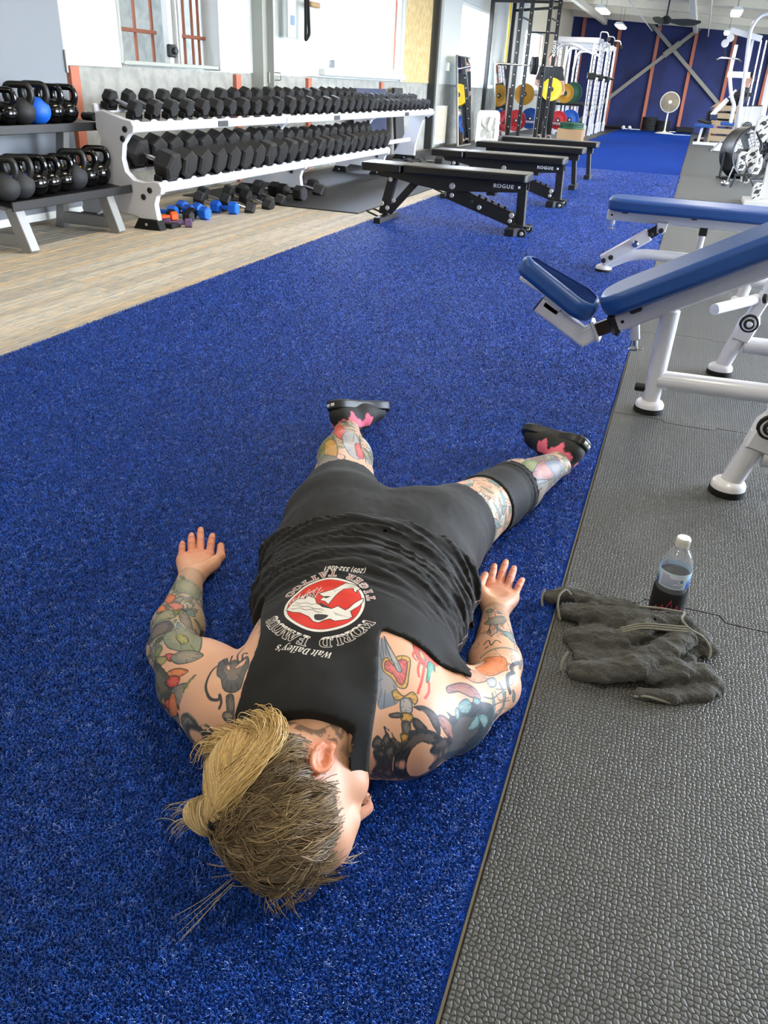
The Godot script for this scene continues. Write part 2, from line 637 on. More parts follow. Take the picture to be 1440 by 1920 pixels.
func room() -> void:
	var b := MB.new()
	b.box(Vector3(0, -0.16, -13.5), Vector3(9.4, 0.3, 35.6))
	struct("floor", b, M.slab)
	b = MB.new()
	b.box(Vector3(0, -0.5, -13.5), Vector3(90, 0.3, 110))
	struct("floor_yard", b, M.ground)
	# ceiling: boards between joists, falling to the right
	b = MB.new()
	b.t = Transform3D(Basis(Vector3.BACK, -atan(0.057)), Vector3(0, 3.13, -13.5))
	b.box(Vector3(0, 0, 0), Vector3(9.6, 0.2, 35.6))
	var ce := struct("ceiling", b, M.ceiling)
	for k in 14:
		b = MB.new()
		b.t = Transform3D(Basis(Vector3.BACK, -atan(0.057)), Vector3(0, 2.95, 2.6 - k * 2.5))
		b.box(Vector3.ZERO, Vector3(9.2, 0.17, 0.10), 0.004)
		obj("joist", b, M.beam, ce)
	for x in [-3.4, -0.6, 2.2]:
		b = MB.new()
		b.box(Vector3(x, ceil_y(x) - 0.22, -13.5), Vector3(0.12, 0.14, 34.5), 0.004)
		obj("beam", b, M.beam, ce)
	for x in [-1.9, -0.2]:
		b = MB.new()
		b.cyl(Vector3(x, ceil_y(x) - 0.34, 2), Vector3(x, ceil_y(x) - 0.34, FAR + 0.2), 0.018, 8)
		obj("conduit", b, M.beam, ce)
	# left wall: concrete below, painted boards with windows above
	b = MB.new()
	wall_box(b, WALL, -0.01, 1.01, 4.0, FAR - 0.2)
	var wl := struct("wall_left", b, M.concrete)
	var boards := [[4.0, -6.14, 1.0, 3.4, "w"], [-6.14, -7.70, 2.25, 3.4, "w"], [-7.70, -8.37, 1.015, 3.4, "w"], [-8.62, -10.09, 1.015, 3.4, "w"], [-10.09, -13.12, 2.25, 3.4, "w"],
		[-13.12, -13.26, 1.01, 3.4, "w"], [-13.26, -14.64, 1.01, 3.4, "o"], [-15.1, -16.5, 1.01, 3.4, "w"], [-16.5, -19.2, 2.36, 3.4, "w"], [-19.2, -22.7, 1.01, 3.4, "w"], [-22.7, -25.4, 2.36, 3.4, "c"], [-25.4, FAR - 0.2, 1.01, 3.4, "c"]]
	for s in boards:
		b = MB.new()
		wall_box(b, WALL + 0.02, s[2], s[3], s[0], s[1], 0.2)
		obj("wall_board", b, {"w": M.white_wall, "o": M.osb, "c": M.cream}[s[4]], wl)
	for s in [[-10.09, -13.12, 1.10], [-16.5, -19.2, 1.04], [-22.7, -25.4, 1.05]]:
		b = MB.new()
		wall_box(b, WALL, 1.005, s[2] - 0.04, s[0], s[1], 0.2)
		obj("wall_board", b, M.white_wall, wl)
	for z in [-5.54, -8.02, -9.75, -12.3, -17.4, -20.5]:
		b = MB.new()
		b.box(Vector3(WALL + 0.015, 0.5, z), Vector3(0.05, 0.99, 0.10), 0.003)
		obj("orange_stud", b, M.orange, wl)
	b = MB.new()
	for e in [-0.12, 0.12]:
		b.box(Vector3(WALL + 0.06, 1.65, -8.49 + e), Vector3(0.16, 3.3, 0.014), 0.002)
	b.box(Vector3(WALL + 0.06, 1.65, -8.49), Vector3(0.012, 3.3, 0.24))
	obj("steel_column", b, M.steel, wl)
	b = MB.new()
	b.box(Vector3(WALL + 0.15, 0.98, -8.46), Vector3(0.02, 0.10, 0.03), 0.002)
	b.tube(bent([Vector3(WALL + 0.15, 0.96, -8.60), Vector3(WALL + 0.22, 0.96, -8.60), Vector3(WALL + 0.22, 1.03, -8.60), Vector3(WALL + 0.15, 1.03, -8.60)], 0.02), 0.006, 6)
	obj("gate_latch", b, M.galv, wl)
	b = MB.new()
	b.box(Vector3(WALL + 0.05, 1.65, -14.72), Vector3(0.16, 3.3, 0.09), 0.004)
	obj("steel_column", b, M.dark_steel, wl)
	b = MB.new()
	b.box(Vector3(WALL + 0.03, 1.65, -14.94), Vector3(0.10, 3.3, 0.30), 0.004)
	obj("steel_column", b, M.steel, wl)
	for z in [-21.6, -27.2]:
		b = MB.new()
		b.box(Vector3(WALL + 0.05, 1.65, z), Vector3(0.10, 3.3, 0.10), 0.004)
		obj("dark_stud", b, M.rust, wl)
	windows()
	# far wall with orange posts and a steel cross brace
	b = MB.new()
	b.box(Vector3(0, 1.7, FAR - 0.1), Vector3(9.4, 3.4, 0.2))
	var wf := struct("wall_far", b, M.blue_wall)
	for x in [-4.05, -2.9, -1.69, -0.55, 0.6, 1.75, 2.9, 4.0]:
		b = MB.new()
		b.box(Vector3(x, 1.65, FAR + 0.05), Vector3(0.10, 3.3, 0.10), 0.004)
		obj("orange_post", b, M.orange, wf)
	for s in [[Vector3(-2.12, 3.12, 0), Vector3(0.75, 0.70, 0), 0.125], [Vector3(-0.27, 3.10, 0), Vector3(-3.75, 0.15, 0), 0.16]]:
		b = MB.new()
		b.bar(s[0] + Vector3(0, 0, FAR + s[2]), s[1] + Vector3(0, 0, FAR + s[2]), 0.03, 0.11, 0.004)
		obj("brace", b, M.galv, wf)
	b = MB.new()
	b.t = Transform3D(Basis(Vector3.BACK, 0.7), Vector3(-1.2, 2.32, FAR + 0.19))
	b.box(Vector3.ZERO, Vector3(0.55, 0.17, 0.02), 0.006)
	for k in 4:
		b.cyl(Vector3(-0.2 + k * 0.13, 0, 0), Vector3(-0.2 + k * 0.13, 0, 0.03), 0.016, 8)
	obj("brace_plate", b, M.galv, wf)
	# right wall with open roll-up doors, and the wall behind
	b = MB.new()
	var doors := [[-3.6, -7.4], [-10.4, -13.6], [-17.6, -20.0], [-24.6, -27.0]]
	var z := 4.0
	for d in doors:
		b.box(Vector3(4.7, 1.5, (z + d[0]) / 2), Vector3(0.2, 3.0, z - d[0]))
		b.box(Vector3(4.7, 2.8, (d[0] + d[1]) / 2), Vector3(0.2, 0.4, d[0] - d[1]))
		z = d[1]
	b.box(Vector3(4.7, 1.5, (z + FAR) / 2), Vector3(0.2, 3.0, z - FAR))
	struct("wall_right", b, M.white_wall)
	b = MB.new()
	b.box(Vector3(0, 1.7, 4.1), Vector3(9.4, 3.4, 0.2))
	struct("wall_back", b, M.white_wall)


func windows() -> void:
	# three bright windows to the yard
	var k := 1
	for s in [[-10.09, -13.12, 1.10, 2.25, 0.55], [-16.5, -19.2, 1.04, 2.36, 0.5], [-22.7, -25.4, 1.05, 2.36, 0.5]]:
		k += 1
		var w := Node3D.new()
		w.name = "window_%d" % k
		w.set_meta("kind", "structure")
		add_child(w)
		w.position = Vector3(WALL, (s[2] + s[3]) / 2, (s[0] + s[1]) / 2)
		var hw: float = (s[0] - s[1]) / 2
		var hh: float = (s[3] - s[2]) / 2
		var b := MB.new()
		for e in [-1, 1]:
			b.box(Vector3(-0.06, 0, e * (hw - 0.03)), Vector3(0.12, hh * 2, 0.06), 0.004)
			b.box(Vector3(-0.06, e * (hh - 0.03), 0), Vector3(0.12, 0.06, hw * 2 - 0.12), 0.004)
		obj("window_frame", b, M.frame_white, w)
		b = MB.new()
		b.box(Vector3(-0.07, 0, hw - 2 * hw * s[4]), Vector3(0.05, hh * 2 - 0.12, 0.05), 0.004)
		obj("mullion", b, M.frame_white, w)
		b = MB.new()
		b.box(Vector3(-0.075, 0, -hw + 0.085), Vector3(0.03, hh * 2 - 0.12, 0.05), 0.003)
		obj("window_stop", b, M.orange, w)
		b = MB.new()
		b.box(Vector3(0.03, -hh - 0.03, 0), Vector3(0.16, 0.07, hw * 2 + 0.1), 0.006)
		obj("window_sill", b, M.frame_white, w)
		for e in [-1, 1]:
			b = MB.new()
			b.box(Vector3(-0.08, 0, e * hw / 2), Vector3(0.006, hh * 2 - 0.1, hw - 0.06))
			obj("pane", b, M.glass, w)
	# an open window into a raw concrete bay with rusty bars
	var w1 := Node3D.new()
	w1.name = "window_1"
	w1.set_meta("kind", "structure")
	add_child(w1)
	w1.position = Vector3(WALL, 1.64, -6.92)
	var c := MB.new()
	c.box(Vector3(-0.9, 0.6, 0), Vector3(0.1, 3.6, 5.0))
	c.box(Vector3(-0.5, -0.72, 0), Vector3(0.9, 0.1, 4.0))
	c.box(Vector3(-0.5, 1.75, 0), Vector3(0.9, 0.1, 5.0))
	obj("bay_wall", c, M.concrete, w1)
	for z in [0.58, 0.30, 0.05, -0.32, -0.46, -0.60, -0.71]:
		c = MB.new()
		c.box(Vector3(-0.16, 0, z), Vector3(0.02, 1.22, 0.022), 0.002)
		obj("window_bar", c, M.rust, w1)
	for y in [-0.36, 0.02]:
		for e in [[0.66, 0.03], [-0.18, -0.78]]:
			c = MB.new()
			c.box(Vector3(-0.15, y, (e[0] + e[1]) / 2), Vector3(0.045 if y < 0.0 else 0.014, 0.028 if y < 0.0 else 0.014, absf(e[0] - e[1])), 0.002)
			obj("cross_bar", c, M.rust, w1)
	c = MB.new()
	c.box(Vector3(-0.5, 0.35, 0.33), Vector3(0.06, 0.6, 0.20), 0.004)
	obj("orange_panel", c, M.orange, w1)
	for e in [[-0.02, 0.06, 0.0], [-0.08, 0.014, 0.03], [-0.125, 0.014, 0.03], [-0.17, 0.05, 0.0]]:
		c = MB.new()
		c.box(Vector3(-0.05 + e[2], 0, e[0]), Vector3(0.06, 1.22, e[1]), 0.003)
		obj("sash_post", c, M.frame_white, w1)
	c = MB.new()
	c.box(Vector3(-0.03, 0, 0.755), Vector3(0.10, 1.22, 0.04), 0.003)
	c.box(Vector3(-0.03, -0.60, 0), Vector3(0.10, 0.03, 1.5), 0.003)
	obj("window_frame", c, M.steel, w1)
	c = MB.new()
	c.box(Vector3(-0.01, -0.49, -0.0), Vector3(0.05, 0.10, 0.10), 0.012)
	c.cyl(Vector3(0.02, -0.49, 0), Vector3(0.045, -0.49, 0), 0.03, 10, 0.004)
	obj("sash_lock", c, M.dark_steel, w1)


# ------------------------------------------------------------------ turf, mats, planks
func floor_cover() -> void:
	# the blue turf: a woven base with short curled blades
	M.turf = world_tex(mat(Color(1, 1, 1), 0.95), 5.0)
	M.turf.metallic_specular = 0.15
	M.turf.albedo_texture = noise_tex(0.16, [Color(0.06, 0.17, 0.45), Color(0.09, 0.23, 0.57), Color(0.12, 0.29, 0.68), Color(0.20, 0.39, 0.78)], [0.25, 0.45, 0.65, 0.85], 512, FastNoiseLite.TYPE_SIMPLEX, 3)
	M.turf.normal_enabled = true
	M.turf.normal_texture = bump_tex(0.16, 512, FastNoiseLite.TYPE_SIMPLEX, 2, 8.0)
	var b := MB.new()
	b.box(Vector3(-1.205, 0.001, -13.4), Vector3(2.25, 0.006, 33.4))
	var turf := obj("turf_strip", b, M.turf)
	tag(turf, "long strip of bright blue artificial turf running the length of the gym", "turf")
	turf_blades(turf)
	# interlocking black rubber mats to the right
	M.mat = world_tex(mat(Color(0.31, 0.315, 0.305), 0.5), 2.9)
	var peb := pebbles()
	M.mat.albedo_texture = peb[0]
	M.mat.normal_enabled = true
	M.mat.normal_scale = 1.0
	M.mat.normal_texture = peb[1]
	M.mat.roughness = 0.55
	var zs := [0.82, -0.38, -1.575, -2.755, -3.95, -5.15, -6.35, -7.55, -8.75, -9.95]
	for k in zs.size() - 1:
		for c in 3:
			var x0: float = -0.075 + c * 1.2
			mat_tile(x0, x0 + 1.2, zs[k + 1], zs[k], k, c)
	b = MB.new()
	b.box(Vector3(2.26, 0.003, -20.2), Vector3(4.65, 0.012, 20.4), 0.002)
	tag(obj("rubber_floor_sheet", b, M.mat), "dark rubber flooring under the machines at the far right", "rubber mat")
	b = MB.new()
	b.box(Vector3(-3.42, 0.004, -13.0), Vector3(1.72, 0.010, 12.7), 0.002)
	tag(obj("rubber_floor_sheet", b, mat(Color(0.10, 0.10, 0.105), 0.55)), "black rubber mat on the plank floor behind the dumbbell rack", "rubber mat")
	b = MB.new()
	b.box(Vector3(-3.4, 0.004, -24.9), Vector3(2.06, 0.010, 11.0), 0.002)
	tag(obj("rubber_floor_sheet", b, mat(Color(0.09, 0.09, 0.095), 0.55)), "dark rubber floor under the white cable machines at the far left", "rubber mat")
	b = MB.new()
	b.tube([Vector3(-2.35, 0.02, -2.02), Vector3(-2.42, 0.035, -2.15), Vector3(-2.62, 0.03, -2.2), Vector3(-2.9, 0.02, -2.1)], 0.03, 8)
	tag(obj("black_strap", b, M.black_matte), "rolled black strap on the planks at the left edge of the turf", "strap")
	planks()


func mat_tile(x0: float, x1: float, z0: float, z1: float, k: int, c: int) -> void:
	# a mat with stepped tabs along the seams that run across
	var poly := []
	var tab := 0.16
	var n := 7
	var near := func(z: float, seam: int, j: int) -> float:
		return z + (0.010 if (j + seam) % 2 == 0 else -0.014)
	for j in n:
		var xa: float = x0 + (x1 - x0) * j / n + 0.001
		var xb: float = x0 + (x1 - x0) * (j + 1) / n
		var zz: float = near.call(z1, k, j) - 0.001
		poly.append(Vector2(xa + (0.006 if j else 0.0), zz))
		poly.append(Vector2(xb - 0.006, zz))
	for j in range(n - 1, -1, -1):
		var xa: float = x0 + (x1 - x0) * j / n + 0.001
		var xb: float = x0 + (x1 - x0) * (j + 1) / n
		var zz: float = near.call(z0, k + 1, j) + 0.001
		poly.append(Vector2(xb - 0.006, zz))
		poly.append(Vector2(xa + (0.006 if j else 0.0), zz))
	var b := MB.new()
	b.t = Transform3D(Basis(Vector3.RIGHT, PI / 2), Vector3(0, 0.0, 0))
	b.prism(poly, -0.009, 0.004, 0.0015)
	var o := obj("rubber_mat", b, M.mat)
	var row: String = ["beside the turf", "one over from the turf", "two over from the turf"][c]
	tag(o, "pebbled dark grey rubber mat, %s, %s row from the camera" % [row, nth(k)], "rubber mat", "interlocking rubber mats")


func turf_blades(turf: Node3D) -> void:
	var b := MB.new()
	var g := RandomNumberGenerator.new()
	g.seed = 5
	for k in 7:
		var a := g.randf() * TAU
		var r := g.randf() * 0.006
		var base := Vector3(cos(a) * r, 0, sin(a) * r)

		var q := g.randf() * TAU
		var d := Vector3(cos(q), 0, sin(q))
		var w := d.cross(Vector3.UP) * 0.00065
		var h := g.randf_range(0.004, 0.0075)
		var p1 := base + Vector3.UP * h + d * 0.002
		var p2 := base + Vector3.UP * (h * 1.15) + d * g.randf_range(0.003, 0.006)
		var n1 := (Vector3.UP * 0.6 - d).normalized()
		var i := b.put(base - w, -d)
		b.put(base + w, -d)
		b.put(p1 + w, n1)
		b.put(p1 - w, n1)
		b.put(p2 + w * 0.6, Vector3.UP)
		b.put(p2 - w * 0.6, Vector3.UP)
		for f in [[0, 1, 2], [0, 2, 3], [3, 2, 4], [3, 4, 5]]:
			b.tri(i + f[0], i + f[1], i + f[2])
	var m := mat(Color(1, 1, 1), 0.30)
	m.metallic_specular = 0.45
	m.vertex_color_use_as_albedo = true
	var at := []
	var z := -0.35
	while z > -13.0:
		var step := 0.0056 * (1.0 if z > -1.8 else 1.0 + (-z - 1.8) * 0.34)
		# only where the view reaches
		var lo := maxf(-2.33, -0.75 + z * 0.95)
		var x := lo
		while x < -0.084:
			at.append(Vector3(x + g.randf_range(-0.5, 0.5) * step, step, z + g.randf_range(-0.5, 0.5) * step))
			x += step
		z -= step
	var mm := MultiMesh.new()
	mm.transform_format = MultiMesh.TRANSFORM_3D
	mm.use_colors = true
	mm.mesh = b.mesh()
	mm.instance_count = at.size()
	var buf := PackedFloat32Array()
	buf.resize(at.size() * 16)
	for k in at.size():
		var p: Vector3 = at[k]
		var s: float = p.y / 0.0064 * g.randf_range(0.85, 1.2)
		var hs := minf(s, 1.6)
		var a := g.randf() * TAU
		var c := cos(a) * s
		var e := sin(a) * s
		var f := g.randf()
		var br := 0.42 + 0.95 * f * f
		var o := k * 16
		buf[o] = c
		buf[o + 2] = e
		buf[o + 3] = minf(p.x, -0.088)
		buf[o + 5] = hs
		buf[o + 7] = 0.003
		buf[o + 8] = -e
		buf[o + 10] = c
		buf[o + 11] = p.z
		var pale := g.randf() > 0.965
		buf[o + 12] = 0.16 if pale else 0.018 * br
		buf[o + 13] = 0.27 if pale else 0.100 * br
		buf[o + 14] = 0.72 if pale else 0.53 * br
		buf[o + 15] = 1.0
	mm.buffer = buf
	var o := MultiMeshInstance3D.new()
	o.name = "turf_blades"
	o.multimesh = mm
	o.material_override = m
	o.set_meta("kind", "stuff")
	turf.add_child(o, true)


func planks() -> void:
	# worn narrow boards along the room
	var ms := []
	for k in 4:
		var m := world_tex(mat([Color(1, 1, 1), Color(0.93, 0.92, 0.90), Color(1.0, 0.95, 0.88), Color(0.90, 0.90, 0.90)][k], 0.6), 1.0)
		m.uv1_scale = Vector3(9.0, 1.0, 0.9)
		m.albedo_texture = M.get("plank_tex")
		if m.albedo_texture == null:
			m.albedo_texture = noise_tex(0.013, [Color(0.66, 0.645, 0.61), Color(0.76, 0.735, 0.685), Color(0.81, 0.775, 0.70), Color(0.82, 0.71, 0.57), Color(0.93, 0.90, 0.82)], [0.22, 0.42, 0.58, 0.72, 0.9], 512, FastNoiseLite.TYPE_SIMPLEX, 5, 9)
			M.plank_tex = m.albedo_texture
		ms.append(m)
	var fl := get_node("floor")
	var w := 0.0572
	var rows := 37
	var shapes := {}
	for r in rows:
		var x := -2.335 - w * (r + 0.5)
		var z := -1.2 - rng.randf() * 0.9
		while z > -8.6:
			var l: float = [1.1, 1.4, 1.7, 2.0][rng.randi() % 4]
			if z - l < -9.6:
				l = 1.1
			if not shapes.has(l):
				var b := MB.new()
				b.box(Vector3.ZERO, Vector3(w - 0.0012, 0.012, l - 0.002), 0.0012)
				shapes[l] = b.mesh()
			var o := MeshInstance3D.new()
			o.name = "plank"
			o.mesh = shapes[l]
			o.material_override = ms[rng.randi() % 4]
			fl.add_child(o, true)
			o.position = Vector3(x, -0.0065 + rng.randf() * 0.0012, z - l / 2)
			z -= l


# ------------------------------------------------------------------ benches
func pad_shape(x0: float, x1: float, w0: float, w1: float, thick: float, r: float, bev: float) -> MB:
	# a padded board lying along x with its top at y = thick, tapering from w0 to w1
	var b := MB.new()
	var out := []
	for c in [[x1, w1, 1, 1, 0.0], [x0, w0, -1, 1, PI / 2], [x0, w0, -1, -1, PI], [x1, w1, 1, -1, 1.5 * PI]]:
		for k in 7:
			var a: float = c[4] + PI / 2 * k / 6
			var rr: float = minf(r, c[1] * 0.98)
			out.append(Vector2(c[0] - c[2] * rr + rr * cos(a), c[3] * (c[1] - rr) + rr * sin(a)))
	b.t = Transform3D(Basis(Vector3.RIGHT, -PI / 2), Vector3.ZERO)
	b.prism(out, 0.0, thick, bev, 4)
	return b


func foot(t: Node3D, p: Vector3, r: float) -> void:
	var b := MB.new()
	b.t = Transform3D(Basis(), p)
	b.lathe([Vector2(0, 0.002), Vector2(r * 1.08, 0.002), Vector2(r * 1.12, 0.008), Vector2(r * 1.1, 0.024), Vector2(0, 0.024)], 18)
	obj("rubber_foot", b, M.black_matte, t)
	b = MB.new()
	b.t = Transform3D(Basis(), p)
	b.lathe([Vector2(r * 1.06, 0.024), Vector2(r * 1.04, 0.036), Vector2(r * 0.9, 0.044), Vector2(r * 0.62, 0.050), Vector2(0, 0.051)], 18)
	obj("foot_cup", b, M.white_paint, t)


func bolt_head(b: MB, p: Vector3, n: Vector3, r: float, d := 0.008) -> void:
	b.cyl(p, p + n * d, r, 12, r * 0.25)


func press_bench() -> void:
	var t := thing("press_bench", "white framed press bench with tilted blue seat and rising blue back pad, nearest the camera", "weight bench", Vector3(0, 0, -2.84))
	var ang := atan(0.555)
	var rail0 := Vector3(-0.134, 0.300, 0)
	var dir := Vector3(cos(ang), sin(ang), 0)
	var b := MB.new()
	b.bar(rail0, rail0 + dir * 1.25, 0.05, 0.062, 0.008)
	obj("main_rail", b, M.white_paint, t)
	b = MB.new()
	b.cyl(rail0 + dir * 0.035 + Vector3(0, 0, 0.024), rail0 + dir * 0.035 + Vector3(0, 0, 0.0275), 0.006, 8)
	obj("pin_hole", b, M.black_matte, t)
	b = MB.new()
	b.tube([Vector3(0.042, 0.03, 0), Vector3(0.045, 0.37, 0)], 0.031, 18)
	obj("front_post", b, M.white_paint, t)
	foot(t, Vector3(0.042, 0.004, 0), 0.047)
	b = MB.new()
	b.tube([Vector3(0.05, 0.128, 0), Vector3(1.1, 0.150, 0)], 0.033, 18)
	obj("base_tube", b, M.white_paint, t)
	b = MB.new()
	b.cyl(Vector3(-0.02, 0.092, 0), Vector3(0.03, 0.092, 0), 0.016, 12, 0.003)
	obj("bump_stop", b, M.black, t)
	# back pad on its rail
	var pad := pad_shape(-0.03, 1.2, 0.135, 0.15, 0.072, 0.10, 0.022)
	var back := obj("back_pad", pad, M.blue_pad, t)
	back.transform = Transform3D(Basis(Vector3.BACK, ang), rail0 + Vector3(-sin(ang), cos(ang), 0) * 0.042 + dir * 0.02)
	for s in [0.09, 0.60]:
		b = MB.new()
		b.t = Transform3D(Basis(Vector3.BACK, ang), rail0 + dir * s + Vector3(-sin(ang), cos(ang), 0) * 0.03)
		b.box(Vector3.ZERO, Vector3(0.04, 0.03, 0.09), 0.005)
		obj("pad_bracket", b, M.black, t)
	# seat on a sliding square tube
	b = MB.new()
	b.bar(rail0 - dir * 0.075, rail0 + dir * 0.05, 0.036, 0.046, 0.003)
	obj("sliding_tube", b, mat(Color(0.22, 0.18, 0.16), 0.4, 0.4), t)
	b = MB.new()
	b.t = Transform3D(Basis(Vector3.BACK, ang), rail0 + dir * 0.004)
	b.box(Vector3.ZERO, Vector3(0.03, 0.085, 0.072), 0.014)
	obj("clamp_collar", b, M.black, t)
	b = MB.new()
	b.t = Transform3D(Basis(Vector3.BACK, ang), rail0 - dir * 0.062)
	b.box(Vector3.ZERO, Vector3(0.012, 0.078, 0.066), 0.004)
	obj("end_plate", b, M.white_paint, t)
	b = MB.new()
	var sec := rounded(0.05, 0.058, 0.008, 2)
	b.sweep([rail0 - dir * 0.062, Vector3(-0.225, 0.242, 0), Vector3(-0.395, 0.338, 0)], sec, false)
	obj("seat_tube", b, M.white_paint, t)
	b = MB.new()
	b.bar(Vector3(-0.3955, 0.338, 0), Vector3(-0.400, 0.3407, 0), 0.044, 0.052, 0.001)
	obj("tube_plug", b, M.black, t)
	var sa := -atan(0.50)
	var seat := pad_shape(-0.155, 0.155, 0.055, 0.115, 0.066, 0.07, 0.022)
	var so := obj("seat", seat, M.blue_pad, t)
	so.transform = Transform3D(Basis(Vector3.BACK, sa), Vector3(-0.355, 0.372, 0))
	b = MB.new()
	b.t = Transform3D(Basis(Vector3.BACK, sa), Vector3(-0.355, 0.366, 0))
	b.box(Vector3(0, 0, 0), Vector3(0.26, 0.008, 0.08), 0.002)
	b.box(Vector3(0.02, -0.02, 0), Vector3(0.06, 0.04, 0.05), 0.002)
	obj("seat_plate", b, M.white_paint, t)
	b = MB.new()
	b.cyl(Vector3(-0.062, 0.31, 0.0), Vector3(-0.050, 0.255, 0.0), 0.016, 12, 0.003)
	obj("peg_sleeve", b, M.white_paint, t)
	b = MB.new()
	b.cyl(Vector3(-0.050, 0.256, 0), Vector3(-0.044, 0.228, 0), 0.008, 10)
	b.cyl(Vector3(-0.044, 0.228, 0), Vector3(-0.043, 0.222, 0), 0.026, 14, 0.002)
	obj("peg_foot", b, M.chrome, t)
	# two side frames with pivots
	for s in [1.0, -1.0]:
		var z: float = s * 0.588
		b = MB.new()
		b.tube([Vector3(0.292, 0.03, z), Vector3(0.338, 0.20, z)], 0.030, 18)
		obj("side_leg", b, M.white_paint, t)
		foot(t, Vector3(0.292, 0.004, z), 0.046)
		b = MB.new()
		b.prism([Vector2(0.302, 0.165), Vector2(0.368, 0.150), Vector2(0.392, 0.235), Vector2(0.385, 0.262), Vector2(0.345, 0.268), Vector2(0.318, 0.235)], z - 0.034, z + 0.034, 0.006)
		obj("pivot_bracket", b, M.white_paint, t)
		b = MB.new()
		b.torus(Vector3(0.352, 0.232, z + 0.030), Vector3.BACK, 0.031, 0.006, 22, 6)
		obj("pivot_ring", b, M.black, t)
		b = MB.new()
		b.cyl(Vector3(0.352, 0.232, z + 0.030), Vector3(0.352, 0.232, z + 0.042), 0.021, 16, 0.003)
		obj("pivot_cap", b, M.black, t)
		b = MB.new()
		b.cyl(Vector3(0.352, 0.232, z + 0.042), Vector3(0.352, 0.232, z + 0.047), 0.013, 12, 0.003)
		obj("pivot_bolt", b, M.chrome, t)
		b = MB.new()
		b.bar(Vector3(0.352, 0.236, z), Vector3(0.47, 0.60, z), 0.06, 0.045, 0.006, Vector3.RIGHT)
		obj("press_arm", b, M.white_paint, t)
		b = MB.new()
		b.tube([Vector3(0.355, 0.140, z), Vector3(1.1, 0.150, z)], 0.034, 18)
		obj("side_tube", b, M.white_paint, t)
	b = MB.new()
	b.tube([Vector3(0.20, 0.315, -0.35), Vector3(0.355, 0.325, -0.575)], 0.021, 14)
	obj("stop_tube", b, M.white_paint, t)
	b = MB.new()
	b.cyl(Vector3(0.350, 0.326, -0.57), Vector3(0.372, 0.329, -0.585), 0.012, 10)
	obj("stop_screw", b, M.galv, t)
	b = MB.new()
	b.cyl(Vector3(0.372, 0.332, -0.588), Vector3(0.395, 0.336, -0.588), 0.036, 16, 0.007)
	obj("stop_knob", b, M.black, t)


